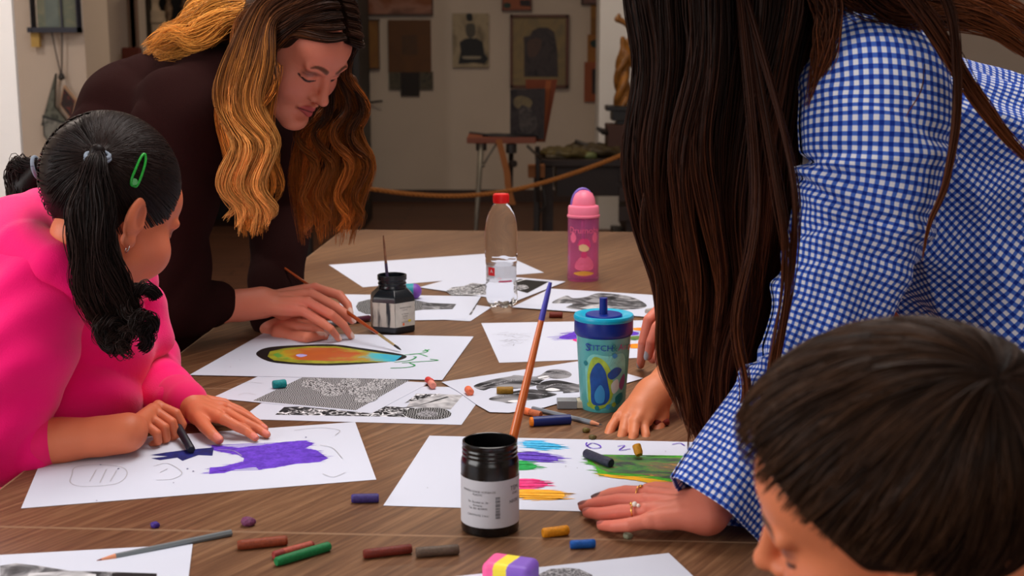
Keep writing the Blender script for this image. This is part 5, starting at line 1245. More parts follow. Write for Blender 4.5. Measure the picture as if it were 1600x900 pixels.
hand(s, wl, K, [[D(488, 514, 2.41), D(500, 520, 2.41), T(508, 526, .757)], [D(490, 508, 2.43), D(503, 512, 2.43), T(510, 520, .757)], [D(486, 502, 2.46), D(498, 506, 2.46), T(503, 513, .757)], [D(480, 498, 2.48), D(490, 501, 2.48), T(495, 508, .757)]],
     [D(438, 520, 2.43), D(458, 525, 2.405), T(480, 527, .762), T(499, 525, .760)], 1., (226, 190, 176))
s.chain([wl, wl+(ell_-wl)*.5, ell_], [.023, .030, .038], .02); handL = piece(s, .0022, SKIN_A)
# body under the clothes
pel, che, nk = D(165, 420, 2.62), D(262, 225, 2.50), D(375, 125, 2.42); shR, shL = D(292, 185, 2.33), D(395, 190, 2.62)
s = Sculpt(); s.chain([pel, (pel+che)/2, che, nk], [.13, .11, .13, .06], .05); s.cap(nk, neckb, .052, .05, k=.03); s.cap(shR, shL, .055, .055, k=.05)
s.cap(shR, el, .045, .038, k=.04); s.cap(shL, ell_, .045, .038, k=.04)
feet = []
for q in (-1, 1):
    kn = V(pel[0]+.06, pel[1]+q*.10, .50); ft = V(pel[0]+.02, pel[1]+q*.11, .08); s.chain([pel+V(0, q*.08, -.03), kn, ft], [.085, .058, .04], .03); s.cap(ft+V(0, 0, -.04), ft+V(.15, 0, -.05), .03, .026, k=.03)
s.off = .016; torso = piece(s, .009, SKIN_A)
qmesh('body', [torso, head, handR, handL], M_skin, root)
# jumper
M_jump = mat('dark_plum_brown_knit', (38, 19, 18), 1.0, spec=.04, bump=.35, bscale=420)
s = Sculpt(); s.disp = wrinkle(.006, 26, 15)
s.chain([pel+V(-.03, 0, -.04), (pel+che)/2+V(-.03, 0, .03), che+V(-.02, 0, .02), D(335, 145, 2.46)], [.165, .150, .150, .085], .06)
s.cap(shR, shL, .085, .08, k=.07); s.cap(D(350, 120, 2.42), D(395, 135, 2.40), .062, .060, k=.03)
e0 = D(262, 470, 2.31); s.chain([shR, (shR+e0)/2+V(-.01, 0, 0), e0, D(300, 482, 2.34), D(336, 477, 2.375)], [.082, .074, .066, .052, .039], .035)
s.cap(D(342, 476, 2.38), D(336, 477, 2.375), .036, .040, k=.01)
s.chain([shL, D(438, 320, 2.70), D(432, 430, 2.59), D(427, 492, 2.49)], [.08, .068, .052, .042], .035)
s.cap(pel+V(0, 0, -.02), pel+V(.03, 0, -.17), .17, .17, k=.05)
P, F = s.mesh(.005); qmesh('jumper', [(P, F, None)], M_jump, root)
M_trou = mat('black_trousers', (22, 20, 24), .85)
s = Sculpt(); s.disp = wrinkle(.003)
for q in (-1, 1): s.chain([pel+V(0, q*.07, -.08), V(pel[0]+.06, pel[1]+q*.10, .50), V(pel[0]+.02, pel[1]+q*.11, .09)], [.125, .085, .07], .04)
P, F = s.mesh(.008); qmesh('trousers', [(P, F, None)], M_trou, root)
s = Sculpt()
for q in (-1, 1): ft = V(pel[0]+.02, pel[1]+q*.11, .04); s.cap(ft, ft+V(.15, 0, -.003), .038, .034); s.cap(ft+V(0, 0, .03), ft, .05, .036, k=.02)
P, F = s.mesh(.006); P[:, 2] = np.maximum(P[:, 2], .002); qmesh('shoes', [(P, F, None)], mat('black_leather', (18, 16, 16), .4), root)
# hair
blond = rampcol([(0, (44, 25, 17)), (.24, (58, 32, 18)), (.44, (112, 62, 26)), (.65, (170, 98, 36)), (1, (206, 130, 54))], .45)
blondB = rampcol([(0, (120, 76, 40)), (.2, (176, 118, 60)), (.6, (214, 146, 66)), (1, (214, 140, 60))], .34)
blondD = rampcol([(0, (46, 28, 20)), (.35, (70, 40, 24)), (.6, (140, 76, 30)), (1, (184, 104, 40))], .25)
G = []; side = RB[:, 1]
for i in range(9):       # near side: from the parting round the temple and down past the cheek
    t = i/8; yy_ = .080-.115*t; zz = .090+.045*math.sin(min(1, t*1.1)*math.pi*.62)
    g_ = [HB(.004, yy_, zz), HB(.040, yy_-.004, zz-.010+.004), HB(.074, .030-.060*t, .062), HB(.089, .026-.085*t, .010), D(np.interp(t, [0, 1], [424, 368]), 110+6*t, 2.235+.03*t), D(np.interp(t, [0, 1], [412, 350]), 180, 2.225+.03*t), D(np.interp(t, [0, .5, 1], [428, 392, 362]), 245, 2.22+.03*t), D(np.interp(t, [0, .5, 1], [420, 396, 368]), 300+10*t, 2.22+.03*t), D(np.interp(t, [0, .5, 1], [410, 392, 378]), [362, 372, 350][i % 3], 2.23+.03*t)]
    G.append(lock(g_, 240, .0145, .6, 34, [(0, .55), (.15, .7), (.5, 1), (.8, .85), (1, .3)], wave=.007, freq=2.2, side=side, seed=20+i, jit=.12, tipvar=.2))
for i in range(5):       # loose wavy front pieces
    t = i/4; g_ = [HB(.03, .035-.03*t, .118), HB(.078, .035-.05*t, .07), HB(.094, .03-.05*t, .02), D(430-14*t, 130, 2.215), D(398-8*t, 185, 2.205), D(424-36*t, 240, 2.20), D(440-50*t, 290, 2.20), D(420-46*t, 330+14*t, 2.21)]
    G.append(lock(g_, 60, .007, .7, 34, wave=.004, freq=3, side=side, seed=50+i, jit=.2))
GH = []
for i in range(7):       # big soft curls lying over the curtain
    t = i/6; x0 = 420-66*t; g_ = [HB(.05, .02-.05*t, .118), HB(.088, .005-.05*t, .06), D(x0, 100, 2.215), D(x0-16, 165, 2.20), D(x0+14, 225, 2.19), D(x0-10, 285, 2.19), D(x0+8, 325, 2.195), D(x0-4+8*(i % 2), 345+12*(i % 3), 2.20)]
    GH.append(lock(g_, 70, .0055, .8, 40, [(0, .5), (.2, 1), (.7, 1), (1, .3)], wave=.005, freq=2.1, curl=.006, side=side, seed=60+i, jit=.2, tipvar=.15))
GF = []
for i in range(10):      # far side
    t = i/9; yy_ = .084-.10*t; zz = .086+.045*math.sin(min(1, t*1.1)*math.pi*.62)
    g_ = [HB(-.002, yy_, zz), HB(-.042, yy_-.002, zz-.010), HB(-.076, .045-.05*t, .050), HB(-.084, .045-.05*t, -.01), D(np.interp(t, [0, .4, 1], [566, 560, 520]), 160, 2.44+.03*t), D(np.interp(t, [0, .4, 1], [556, 540, 480]), 205, 2.44+.04*t), D(np.interp(t, [0, .3, 1], [574, 548, 468]), 252, 2.43+.05*t), D(np.interp(t, [0, .3, 1], [564, 540, 462]), 305, 2.43+.05*t), D(np.interp(t, [0, .3, 1], [550, 530, 472]), [385, 366, 374][i % 3], 2.43+.05*t)]
    GF.append(lock(g_, 200, .017, .6, 34, [(0, .55), (.15, .7), (.5, 1), (.8, .8), (1, .25)], wave=.008, freq=2.3, side=side, seed=80+i, jit=.13, tipvar=.2))
for i in range(4):
    x0 = (560, 535, 505, 480)[i]; g_ = [HB(-.07, .05-.02*i, .06), HB(-.09, .05-.02*i, -.01), D(x0+8, 170, 2.41), D(x0-14, 210, 2.40), D(x0+12, 255, 2.39), D(x0-8, 305, 2.39), D(x0+8, 340, 2.40), D(x0-8, 362, 2.41)]
    GF.append(lock(g_, 70, .006, .8, 40, [(0, .5), (.2, 1), (.7, 1), (1, .3)], wave=.006, freq=2.1, curl=.006, side=side, seed=140+i, jit=.2))
GB = []
for i in range(8):       # thrown back over the shoulders
    t = i/7; g_ = [HB(.01-.01*t, -.03-.04*t, .126-.01*t), HB(.05-.07*t, -.09, .08), D(400-4*i, 18+10*t, 2.36+.02*i), D(345-4*i, [28, 14, 40][i % 3], 2.35+.02*i), D(300, [62, 36, 74][i % 3], 2.35+.02*i), D(262, [50, 62, 80][i % 3], 2.36+.02*i), D(222+8*(i % 4), 78+4*(i % 3), 2.38+.02*i)]
    GB.append(lock(g_, 190, .022, .55, 30, [(0, .6), (.3, .9), (.6, 1), (.85, .6), (1, .15)], wave=.007, freq=2.2, side=(0, 0, 1), seed=120+i, jit=.16, tipvar=.25))
s = Sculpt(); s.frame(OB, RB)
s.ell((0, -.020, .046), (.080, .095, .088), k=.01); s.ell((.0, .060, -.055), (.075, .060, .122), k=.012, sub=True); s.ell((0, .098, .030), (.058, .034, .056), k=.012, sub=True)
s.cap((0, -.06, .02), (0, -.075, -.08), .06, .05, k=.03)
Pc, Fc = s.mesh(.003); capc = (Pc, Fc, np.tile(np.array(lin((52, 32, 22))), (len(Pc), 1)))
s = Sculpt()
for g_, r_ in (([D(405, 120, 2.28), D(388, 190, 2.27), D(400, 250, 2.26), D(398, 320, 2.265)], [.030, .032, .028, .012]), ([D(545, 130, 2.47), D(530, 200, 2.48), D(520, 260, 2.48), D(505, 330, 2.48)], [.018, .026, .030, .014]), ([D(490, 230, 2.52), D(492, 310, 2.52)], [.022, .014]), ([D(410, 40, 2.42), D(350, 45, 2.43), D(300, 62, 2.44)], [.045, .040, .018])):
    s.chain([np.array(x) for x in g_], r_, .01)
Pi, Fi = s.mesh(.005); inner = (Pi, Fi, np.tile(np.array(lin((56, 30, 16))), (len(Pi), 1)))
def strand_parts(groups, cols, rad, seed=0, **k):
    global qmesh
    keep = []; q0 = qmesh
    def grab(name, parts, *a, **kw): keep.extend(parts)
    qmesh = grab
    try: strands('x', groups, None, None, rad, cols, seed, **k)
    finally: qmesh = q0
    return keep
hp = [capc, inner]+strand_parts(G, blond, .0006, 1)+strand_parts(GF, blondD, .0006, 2)+strand_parts(GH, rampcol([(0, (56, 32, 20)), (.25, (84, 48, 26)), (.45, (176, 112, 52)), (1, (232, 168, 92))], .3), .0006, 21)+strand_parts(GB, blondB, .0006, 3)
qmesh('hair', hp, M_hair, root)

# ------------------------------------------------------------------ girl in the pink hoodie
phi, psi = math.radians(30), math.radians(50)
F_ = V(math.cos(phi)*math.cos(psi), math.cos(phi)*math.sin(psi), -math.sin(phi)); U_ = V(math.sin(phi)*math.cos(psi), math.sin(phi)*math.sin(psi), math.cos(phi))
RG = basis(F_, U_); KG = .98; OG = D(211, 343, 1.74)-RG@(V(.076, -.008, -.006)*KG)
HG = lambda x, y, z: OG+RG@(V(x, y, z)*KG)
root = empty('person', V(-.80, 1.85, 0), 'small child with black pigtails in a bright pink hoodie drawing with a dark pastel', 'person')
s = Sculpt(); s.frame(OG, RG, KG); face(s, SKIN_G, lips=(186, 90, 84), brow=(50, 30, 22), child=True); Le = basis((.35, -.94, 0), (0, -.15, 1)); s.ell((.080, -.010, -.004), (.006, .019, .030), k=.003, L=Le); s.ell((.087, -.007, .002), (.0050, .0120, .019), k=.004, sub=True, L=Le); s.ell((.079, -.006, -.036), (.006, .010, .011), k=.003); s.s = 1.; nkG = D(122, 428, 1.81); s.cap((0, -.028, -.045), RG.T@(nkG-OG), .038, .040, k=.012)
head = piece(s, .0018, SKIN_G)
s = Sculpt(); wr = T(196, 678, .782); er = D(-30, 700, 1.66)
K = [D(247, 634, 1.795), D(240, 641, 1.775), D(232, 651, 1.755), D(224, 661, 1.735)]
hand(s, wr, K, [[D(275, 646, 1.785), D(285, 663, 1.785), D(279, 680, 1.78)], [D(268, 660, 1.762), D(275, 678, 1.762), D(265, 688, 1.772)], [D(257, 668, 1.745), D(260, 685, 1.748), D(250, 691, 1.757)], [D(245, 677, 1.728), D(247, 690, 1.732), D(238, 694, 1.742)]],
     [D(222, 660, 1.80), D(245, 672, 1.815), D(265, 678, 1.81), D(282, 684, 1.80)], .78, (214, 150, 124), dorsal=(.3, -.6, .7))
s.chain([wr, wr+(er-wr)*.45, er], [.0215, .030, .036], .02); s.cap(wr+(K[1]-wr)*.1, wr+(er-wr)*.15, .0215, .022, k=.015)
hR = piece(s, .0016, SKIN_G)
s = Sculpt(); wl = T(292, 630, .778); el_ = D(215, 596, 2.0)
K = [T(350, 655, .776), T(356, 646, .777), T(356, 638, .776), T(350, 631, .774)]
hand(s, wl, K, [[T(372, 667, .768), T(386, 674, .762), T(399, 684, .7565)], [T(385, 662, .769), T(403, 670, .762), T(417, 679, .7565)], [T(385, 651, .768), T(401, 660, .762), T(414, 670, .7565)], [T(374, 641, .766), T(388, 649, .761), T(400, 658, .7565)]],
     [T(308, 648, .772), T(320, 666, .768), T(332, 679, .763), T(342, 687, .758)], .80, (226, 130, 112))
s.chain([wl, wl+(el_-wl)*.5, el_], [.0215, .027, .034], .02); hL = piece(s, .0016, SKIN_G)
pel, che, nk = D(10, 900, 1.90), D(78, 570, 1.88), D(118, 440, 1.83); shR, shL = D(58, 462, 1.75), D(180, 485, 1.99)
s = Sculpt(); s.chain([pel, (pel+che)/2, che, nk], [.10, .09, .10, .05], .04); s.cap(nk, nkG, .042, .044, k=.01); s.cap(shR, shL, .04, .04, k=.02); s.cap(shR, er, .034, .03, k=.03); s.cap(shL, el_, .034, .03, k=.03)
for q in (-1, 1):
    hip = pel+V(0, q*.07, -.02); kn = pel+V(.28, q*.08, -.01); ft = V(kn[0]+.02, kn[1], .07); s.chain([hip, kn, ft], [.065, .046, .032], .03); s.cap(ft+V(0, 0, -.035), ft+V(.11, 0, -.045), .026, .022, k=.02)
s.off = .016; torso = piece(s, .008, SKIN_G)
qmesh('body', [torso, head, hR, hL], M_skin, root)
M_pink = mat('hot_pink_fleece', (250, 4, 116), .8, spec=.2, bump=.3, bscale=500, sheen=.2)
s = Sculpt(); s.disp = wrinkle(.011, 42, 19, .3)
s.chain([pel+V(0, 0, -.02), (pel+che)/2, che, D(125, 470, 1.87)], [.155, .15, .140, .085], .05); s.cap(shR, shL, .060, .058, k=.04)
aR = lambda t: er+(wr-er)*t
s.chain([D(215, 425, 1.93), D(222, 470, 1.95), D(228, 530, 1.97)], [.026, .03, .035], .03)
s.paint(D(232, 555, 1.94), (.014, .03, .035), (222, 130, 170), .8, a=.7)
pH = s.mesh(.0045); qmesh('hoodie', [(pH[0], pH[1], None)], M_pink, root)
for q_ in (0, 1):
    s = Sculpt(); s.disp = wrinkle(.011, 46, 19, .8+q_)
    if q_: s.chain([shL+V(-.02, 0, .0), D(205, 560, 2.02), D(225, 602, 2.0), wl+(el_-wl)*.45, wl+(el_-wl)*.17], [.066, .070, .062, .047, .036], .02)
    else: s.chain([shR+V(0, 0, .005), D(22, 560, 1.69), aR(.02), aR(.12), aR(.30)], [.072, .076, .060, .048, .040], .02)
    pH = s.mesh(.0035); qmesh('sleeve', [(pH[0], pH[1], None)], M_pink, root)
s = Sculpt(); s.disp = wrinkle(.0035, 40, 19, .1)
hood = [D(110, 345, 1.95), D(62, 338, 1.91), D(26, 362, 1.84), D(38, 396, 1.765), D(84, 418, 1.725), D(130, 452, 1.725), D(165, 486, 1.75)]
s.chain(hood, [.030, .040, .050, .046, .036, .028, .020], .01); s.chain([D(20, 380, 1.86), D(-20, 410, 1.84), D(-50, 450, 1.82)], [.06, .065, .05], .02)
s.chain([D(110, 345, 1.95), D(150, 390, 1.97), D(185, 440, 1.95), D(205, 480, 1.90)], [.03, .028, .024, .018], .01)
pH = s.mesh(.004); qmesh('hood', [(pH[0], pH[1], None)], M_pink, root)
s = Sculpt()   # ribbed cuffs
s.cap(aR(.22), aR(.375), .0415, .0375); 
q1 = s.mesh(.0016); s = Sculpt(); s.cap(wl+(el_-wl)*.17, wl+(el_-wl)*.03, .0365, .0325); q2 = s.mesh(.0025); M_rib2 = mat('hot_pink_rib', (240, 4, 104), .85, sheen=.2)
for q_ in (q1, q2): qmesh('cuff', [(q_[0], q_[1], None)], M_rib2, root)
s = Sculpt(); s.disp = wrinkle(.003)
for q in (-1, 1): hip = pel+V(0, q*.07, -.02); kn = pel+V(.28, q*.08, -.01); s.chain([hip, kn, V(kn[0]+.02, kn[1], .10)], [.085, .062, .05], .03)
P, F = s.mesh(.007); qmesh('leggings', [(P, F, None)], mat('dark_leggings', (40, 36, 48), .85), root)
s = Sculpt()
for q in (-1, 1): kn = pel+V(.28, q*.08, -.01); f0 = V(kn[0]+.02, kn[1], .036); s.cap(f0, f0+V(.12, 0, -.004), .034, .030); s.cap(f0, f0+V(0, 0, .03), .034, .036, k=.01)
P, F = s.mesh(.006); P[:, 2] = np.maximum(P[:, 2], .002); qmesh('shoes', [(P, F, None)], mat('pink_shoe', (200, 120, 150), .6), root)
# hair: cap, two tied pigtails
blk = rampcol([(0, (26, 18, 18)), (.5, (34, 24, 22)), (1, (38, 24, 20))], .3)
s = Sculpt(); s.frame(OG, RG, KG)
s.ell((0, -.018, .042), (.081, .099, .092), k=.01); s.ell((0, .105, -.045), (.098, .080, .105), k=.016, sub=True); s.ell((.085, .012, -.030), (.040, .034, .050), k=.010, sub=True)
s.ell((-.085, .012, -.030), (.040, .034, .050), k=.010, sub=True); s.ell((0, -.02, -.13), (.1, .1, .055), k=.01, sub=True)
P, F = s.mesh(.0028); cp = (P, F, np.tile(np.array(lin((24, 17, 17))), (len(P), 1)))
tie = D(152, 236, 1.70); tie2 = D(66, 262, 1.97)
def surf(c, r, frm, d):
    d = d/np.linalg.norm(d/np.array(r)); return frm(*(np.array(c)+d))
def combed(tiepos, c, r, frm, starts, n, M=16, lift=1.02, seed=0):
    rr = np.random.default_rng(seed); out = []
    inv = lambda p: (RG.T@(p-OG))/KG-np.array(c)
    e_ = inv(tiepos); e_ = e_/np.linalg.norm(e_)
    for i in range(n):
        a = np.array(starts(rr), float); a = a/np.linalg.norm(a); P = []
        for t in np.linspace(0, 1, M):
            d = a*(1-t)+e_*t; d = d/np.linalg.norm(d); p = surf(c, np.array(r)*(lift+rr.normal(0, .002)+.01*t), frm, d)
            P.append(p*(1-max(0, t-.85)/.15)+tiepos*(max(0, t-.85)/.15) if t > .85 else p)
        out.append(P)
    return np.array(out)
c_, r_ = (0, -.018, .042), (.0815, .0995, .0925)
def st_near(rr):
    while True:
        if rr.uniform() < .25: a = V(.003, rr.uniform(-.09, .09), .09)
        else: a = V(rr.uniform(0, .09), rr.uniform(-.1, .09), rr.uniform(-.055, .09))
        a = a/np.linalg.norm(a/np.array(r_))
        b_ = a+np.array(c_)
        if a[0] < 0 or np.linalg.norm((b_-V(0, .105, -.045))/V(.098, .080, .105)) < 1.0 or np.linalg.norm((b_-V(.085, .012, -.030))/V(.04, .034, .05)) < 1.0: continue
        return a
def st_far(rr): a = st_near(rr); return (-a[0], a[1], a[2])
g1 = combed(tie, c_, r_, HG, st_near, 2600, seed=5); g2 = combed(tie2, c_, r_, HG, st_far, 1200, seed=6)
tails = []
for i in range(7):
    t = i/6; x = -16+32*t
    g_ = [tie, D(149+x*.4, 262, 1.675), D(143+x*1.0, 310, 1.66), D(143+x*1.2, 370, 1.655), D(154+x*1.7, 430, 1.665), D(176+x*2.0, 485, 1.68), D([168, 205, 190, 215, 175, 200, 222][i], [538, 520, 542, 500, 530, 512, 478][i], 1.69)]
    tails.append(lock(g_, 150, .0145, .8, 30, [(0, .35), (.12, .7), (.4, 1), (.8, 1), (1, .45)], wave=.004, freq=2.5, side=(1, 0, 0), seed=200+i, jit=.12))
for i in range(6):       # curled ends
    c0 = D([214, 196, 180, 222, 168, 206][i], [470, 500, 520, 492, 505, 524][i], 1.675); P = []
    for k_ in range(14):
        a = k_*.55+i; q = .020*(1-k_/20); P.append(c0+V(q*math.cos(a), -.003*k_+.015, q*math.sin(a)-.0012*k_))
    tails.append(lock(P, 90, .0085, .9, 34, seed=230+i, jit=.38, tipvar=.5))
for i in range(4):
    g_ = [tie2, D(50-6*i, 262, 1.99), D(34+4*i, 280+4*i, 1.99), D(36+8*i, 330, 1.97), D(50+10*i, 372-10*i, 1.95)]
    tails.append(lock(g_, 130, .020, .8, 24, [(0, .35), (.3, 1), (.7, 1), (1, .3)], wave=.006, freq=2, side=(1, 0, 0), seed=240+i, jit=.2))
wis = [lock([D(268, 470-90, 1.70)*0+D(205, 375, 1.69), D(206, 410, 1.685), D(196, 398, 1.69), D(188, 392, 1.70)], 6, .0015, 1, 20, seed=3)]
s = Sculpt(); s.chain([tie, D(150, 300, 1.69), D(152, 380, 1.685), D(172, 450, 1.69), D(180, 485, 1.70)], [.010, .016, .026, .026, .014], .01); s.cap(tie2, D(42, 300, 2.0), .015, .028); s.cap(D(42, 300, 2.0), D(60, 350, 1.98), .028, .02)
Pi, Fi = s.mesh(.004); inn = (Pi, Fi, np.tile(np.array(lin((22, 15, 15))), (len(Pi), 1)))
h_ = qmesh('hair', [cp, inn]+strand_parts([g1, g2], blk, .0007, 4, root=1)+strand_parts(tails, blk, .00075, 5), M_hair, root)
# hair ties, clip, earring
def ring(c, axis, R_, r, m, name, par, n=28, wob=0):
    axis = nrm(np.array(axis, float)); u = nrm(np.cross(axis, V(.3, .2, 1))); v = np.cross(axis, u); b = MB()
    P = [c+R_*(math.cos(a)*u+math.sin(a)*v)+axis*wob*math.sin(7*a) for a in np.linspace(0, 2*math.pi, n+1)]; b.tube(P, r, 8, cap=False); return b.build(name, m, par, smooth=True)
M_tie = mat('grey_elastic', (120, 132, 148), .7)
ring(tie+V(0, 0, -.006), (.1, -.25, 1), .0145, .0028, M_tie, 'hair_tie', root, wob=.0006); ring(tie+V(0, 0, -.010), (.1, -.25, 1), .0148, .0026, M_tie, 'hair_tie', root)
ring(tie2+V(-.008, 0, 0), (1, 0, .2), .016, .003, M_tie, 'hair_tie', root)
def on_head(px, py, lift=1.06):
    """meets the hair cap with the line of sight"""
    dr = nrm(_ray(px, py)); o = RG.T@(V(0, 0, CZ)-OG)/KG-np.array(c_); d = RG.T@dr/KG; r = np.array(r_)*lift
    A = ((d/r)**2).sum(); B = 2*((o*d)/r**2).sum(); Cc = ((o/r)**2).sum()-1; t = (-B-math.sqrt(max(0, B*B-4*A*Cc)))/(2*A); return V(0, 0, CZ)+dr*t
M_clip = mat('green_enamel', (40, 170, 60), .3, var=.3, vscale=400)
cl = [(209, 291), (205, 288), (206, 279), (212, 264), (218, 250), (224, 241), (227, 243), (227, 254), (222, 272), (217, 285), (213, 291), (209, 291)]
b = MB(); b.tube(catmull([on_head(x, y) for x, y in cl], 50), .0018, 8); hc = b.build('hair_clip', M_clip, root, smooth=True)
b = MB(); b.tube([on_head(210, 284, 1.055), on_head(210, 284, 1.085)], .0045, 14); b.build('clip_bead', M_clip, hc, smooth=False)
ring(HG(.083, -.006, -.048), RG[:, 0]*.3+RG[:, 1], .0055, .0007, mat('silver_wire', (200, 196, 190), .25, metal=1), 'earring', root)
# pastel held in her hand: a thing of its own
pa, pb = T(299, 703, TZ+.006), D(279, 668, 1.772)
rt = empty('oil_pastel', pa, 'nearly black navy oil pastel held in the fist of the pink-sleeved child', 'pastel', 'oil pastels on the table')
b = MB(); d_ = nrm(pb-pa); b.tube([pa, pa+d_*.0015, pb], [.0045, .0055, .0055], 14); autosmooth(b.build('pastel_body', mat('navy_black_wax', (14, 16, 34), .5), rt), 50)
# the chair she sits on
M_chair = mat('brown_chair_wood', (96, 60, 40), .5)
def chair(c, zs, label, fx=1):
    r0 = empty('stool', V(c[0], c[1], 0), label, 'stool', 'stools round the tables')
    b = MB(); b.box((c[0], c[1], zs-.015), (.40, .40, .03)); b.build('seat', M_chair, r0, bevel=.008)
    for sx in (-.17, .17):
        for sy in (-.17, .17): b = MB(); b.box((c[0]+sx, c[1]+sy, (zs-.03)/2), (.035, .035, zs-.03)); b.build('leg', M_chair, r0)
    return r0
chair((pel[0]-.02, pel[1]), pel[2]-.20, 'brown wooden stool under the child in the pink hoodie')
# ------------------------------------------------------------------ woman in the blue gingham shirt
root = empty('person', V(.95, 1.62, 0), 'person in a blue gingham shirt with long straight dark hair hanging over the table', 'person')
OW = D(1135, -75, 1.62); F_ = nrm(V(-.55, 0, -.83)); U_ = nrm(V(-.83, 0, .55)); RW = basis(F_, U_); HW = lambda x, y, z: OW+RW@V(x, y, z)
s = Sculpt(); s.frame(OW, RW); face(s, SKIN_W); nkW = D(1318, 30, 1.68); s.cap((0, -.03, -.05), RW.T@(nkW-OW), .046, .044, k=.012); head = piece(s, .004, SKIN_W)
# near hand, flat on the table
s = Sculpt(); wr = T(1104, 800, .780); er = D(1240, 604, 1.46); aW = lambda t: wr+(er-wr)*t
K = [T(1012, 772, .777), T(1009, 784, .779), T(1010, 798, .778), T(1016, 813, .775)]
hand(s, wr, K, [[T(978, 770, .772), T(954, 773, .765), T(933, 779, .7580)], [T(967, 783, .773), T(936, 787, .765), T(912, 791, .7580)], [T(968, 800, .772), T(940, 803, .765), T(918, 801, .7580)], [T(984, 820, .769), T(960, 822, .763), T(940, 821, .7575)]],
     [T(1070, 778, .778), T(1045, 768, .770), T(1024, 765, .764), T(1012, 765, .760)], .98, (74, 48, 50), nailset=(0, 1, 2, 3), dorsal=(-.3, .1, 1))
s.chain([wr, wr+(er-wr)*.5, er], [.0235, .030, .036], .02); s.paint(T(975, 795, .77), (.07, .05, .02), (220, 110, 96), 1.2, a=.5); hA = piece(s, .0015, SKIN_W)
# far hand reaching down behind the hair
s = Sculpt(); wl = D(1100, 480, 2.14); el_ = D(1200, 330, 2.0)
K = [D(1036, 478, 2.13), D(1046, 490, 2.10), D(1058, 502, 2.08), D(1072, 512, 2.06)]
hand(s, wl, K, [[D(1014, 500, 2.11), D(1005, 535, 2.105), T(1001, 570, .759)], [D(1027, 512, 2.07), D(1018, 534, 2.065), D(1013, 556, 2.07)], [D(1045, 524, 2.05), D(1036, 548, 2.05), D(1030, 565, 2.06)], [D(1062, 530, 2.03), D(1053, 550, 2.04), D(1046, 566, 2.05)]],
     [D(1072, 478, 2.17), D(1052, 508, 2.18), D(1036, 536, 2.17), D(1020, 560, 2.15)], 1.05, (150, 150, 156), nailset=(0, 1), dorsal=(-.6, -.5, .3))
s.chain([wl, wl+(el_-wl)*.5, el_], [.025, .032, .038], .02); hB = piece(s, .002, SKIN_W)
shL, shR = D(1375, 130, 1.52), D(1300, 150, 1.86); nk = D(1330, 75, 1.68); che = D(1440, 220, 1.66); pel = V(1.02, 1.66, .93)
s = Sculpt(); s.chain([nk, che, (che+pel)/2, pel], [.05, .085, .09, .12], .02); s.cap(nk, nkW, .045, .045, k=.01); s.cap(shL, shR, .045, .045, k=.02); s.cap(shL, er, .044, .036, k=.03); s.cap(shR, el_, .044, .038, k=.03)
for q in (-1, 1): kn = V(1.0, pel[1]+q*.10, .5); ft = V(1.04, pel[1]+q*.11, .08); s.chain([pel+V(0, q*.08, -.03), kn, ft], [.085, .058, .04], .03); s.cap(ft+V(0, 0, -.04), ft+V(-.15, 0, -.05), .03, .026, k=.03)
s.off = .016; torso = piece(s, .009, SKIN_W); qmesh('body', [torso, head, hA, hB], M_skin, root)
# gingham cloth
M_ging = bpy.data.materials.new('blue_gingham'); M_ging.use_nodes = True; nd, ln, bs = N(M_ging); bs.inputs['Roughness'].default_value = .85; bs.inputs['Specular IOR Level'].default_value = .2
uvn = nd.new('ShaderNodeUVMap'); sp = nd.new('ShaderNodeSeparateXYZ'); ln.new(uvn.outputs['UV'], sp.inputs[0]); st = []
for ax in ('X', 'Y'):
    a = nd.new('ShaderNodeMath'); a.operation = 'MULTIPLY'; a.inputs[1].default_value = 1/.0086; ln.new(sp.outputs[ax], a.inputs[0])
    f_ = nd.new('ShaderNodeMath'); f_.operation = 'FRACT'; ln.new(a.outputs[0], f_.inputs[0])
    g_ = nd.new('ShaderNodeMapRange'); g_.inputs['From Min'].default_value = .44; g_.inputs['From Max'].default_value = .56; ln.new(f_.outputs[0], g_.inputs['Value'])
    g2 = nd.new('ShaderNodeMapRange'); g2.inputs['From Min'].default_value = .0; g2.inputs['From Max'].default_value = .06; ln.new(f_.outputs[0], g2.inputs['Value'])
    g3 = nd.new('ShaderNodeMath'); g3.operation = 'SUBTRACT'; ln.new(g2.outputs[0], g3.inputs[0]); ln.new(g_.outputs[0], g3.inputs[1]); st.append(g3)
sm = nd.new('ShaderNodeMath'); sm.operation = 'ADD'; ln.new(st[0].outputs[0], sm.inputs[0]); ln.new(st[1].outputs[0], sm.inputs[1])
hf = nd.new('ShaderNodeMath'); hf.operation = 'MULTIPLY'; hf.inputs[1].default_value = .5; ln.new(sm.outputs[0], hf.inputs[0])
rp = ramp(nd, [(0, (226, 228, 238)), (.5, (66, 104, 196)), (1, (16, 46, 142))]); ln.new(hf.outputs[0], rp.inputs['Fac']); ln.new(rp.outputs['Color'], bs.inputs['Base Color'])
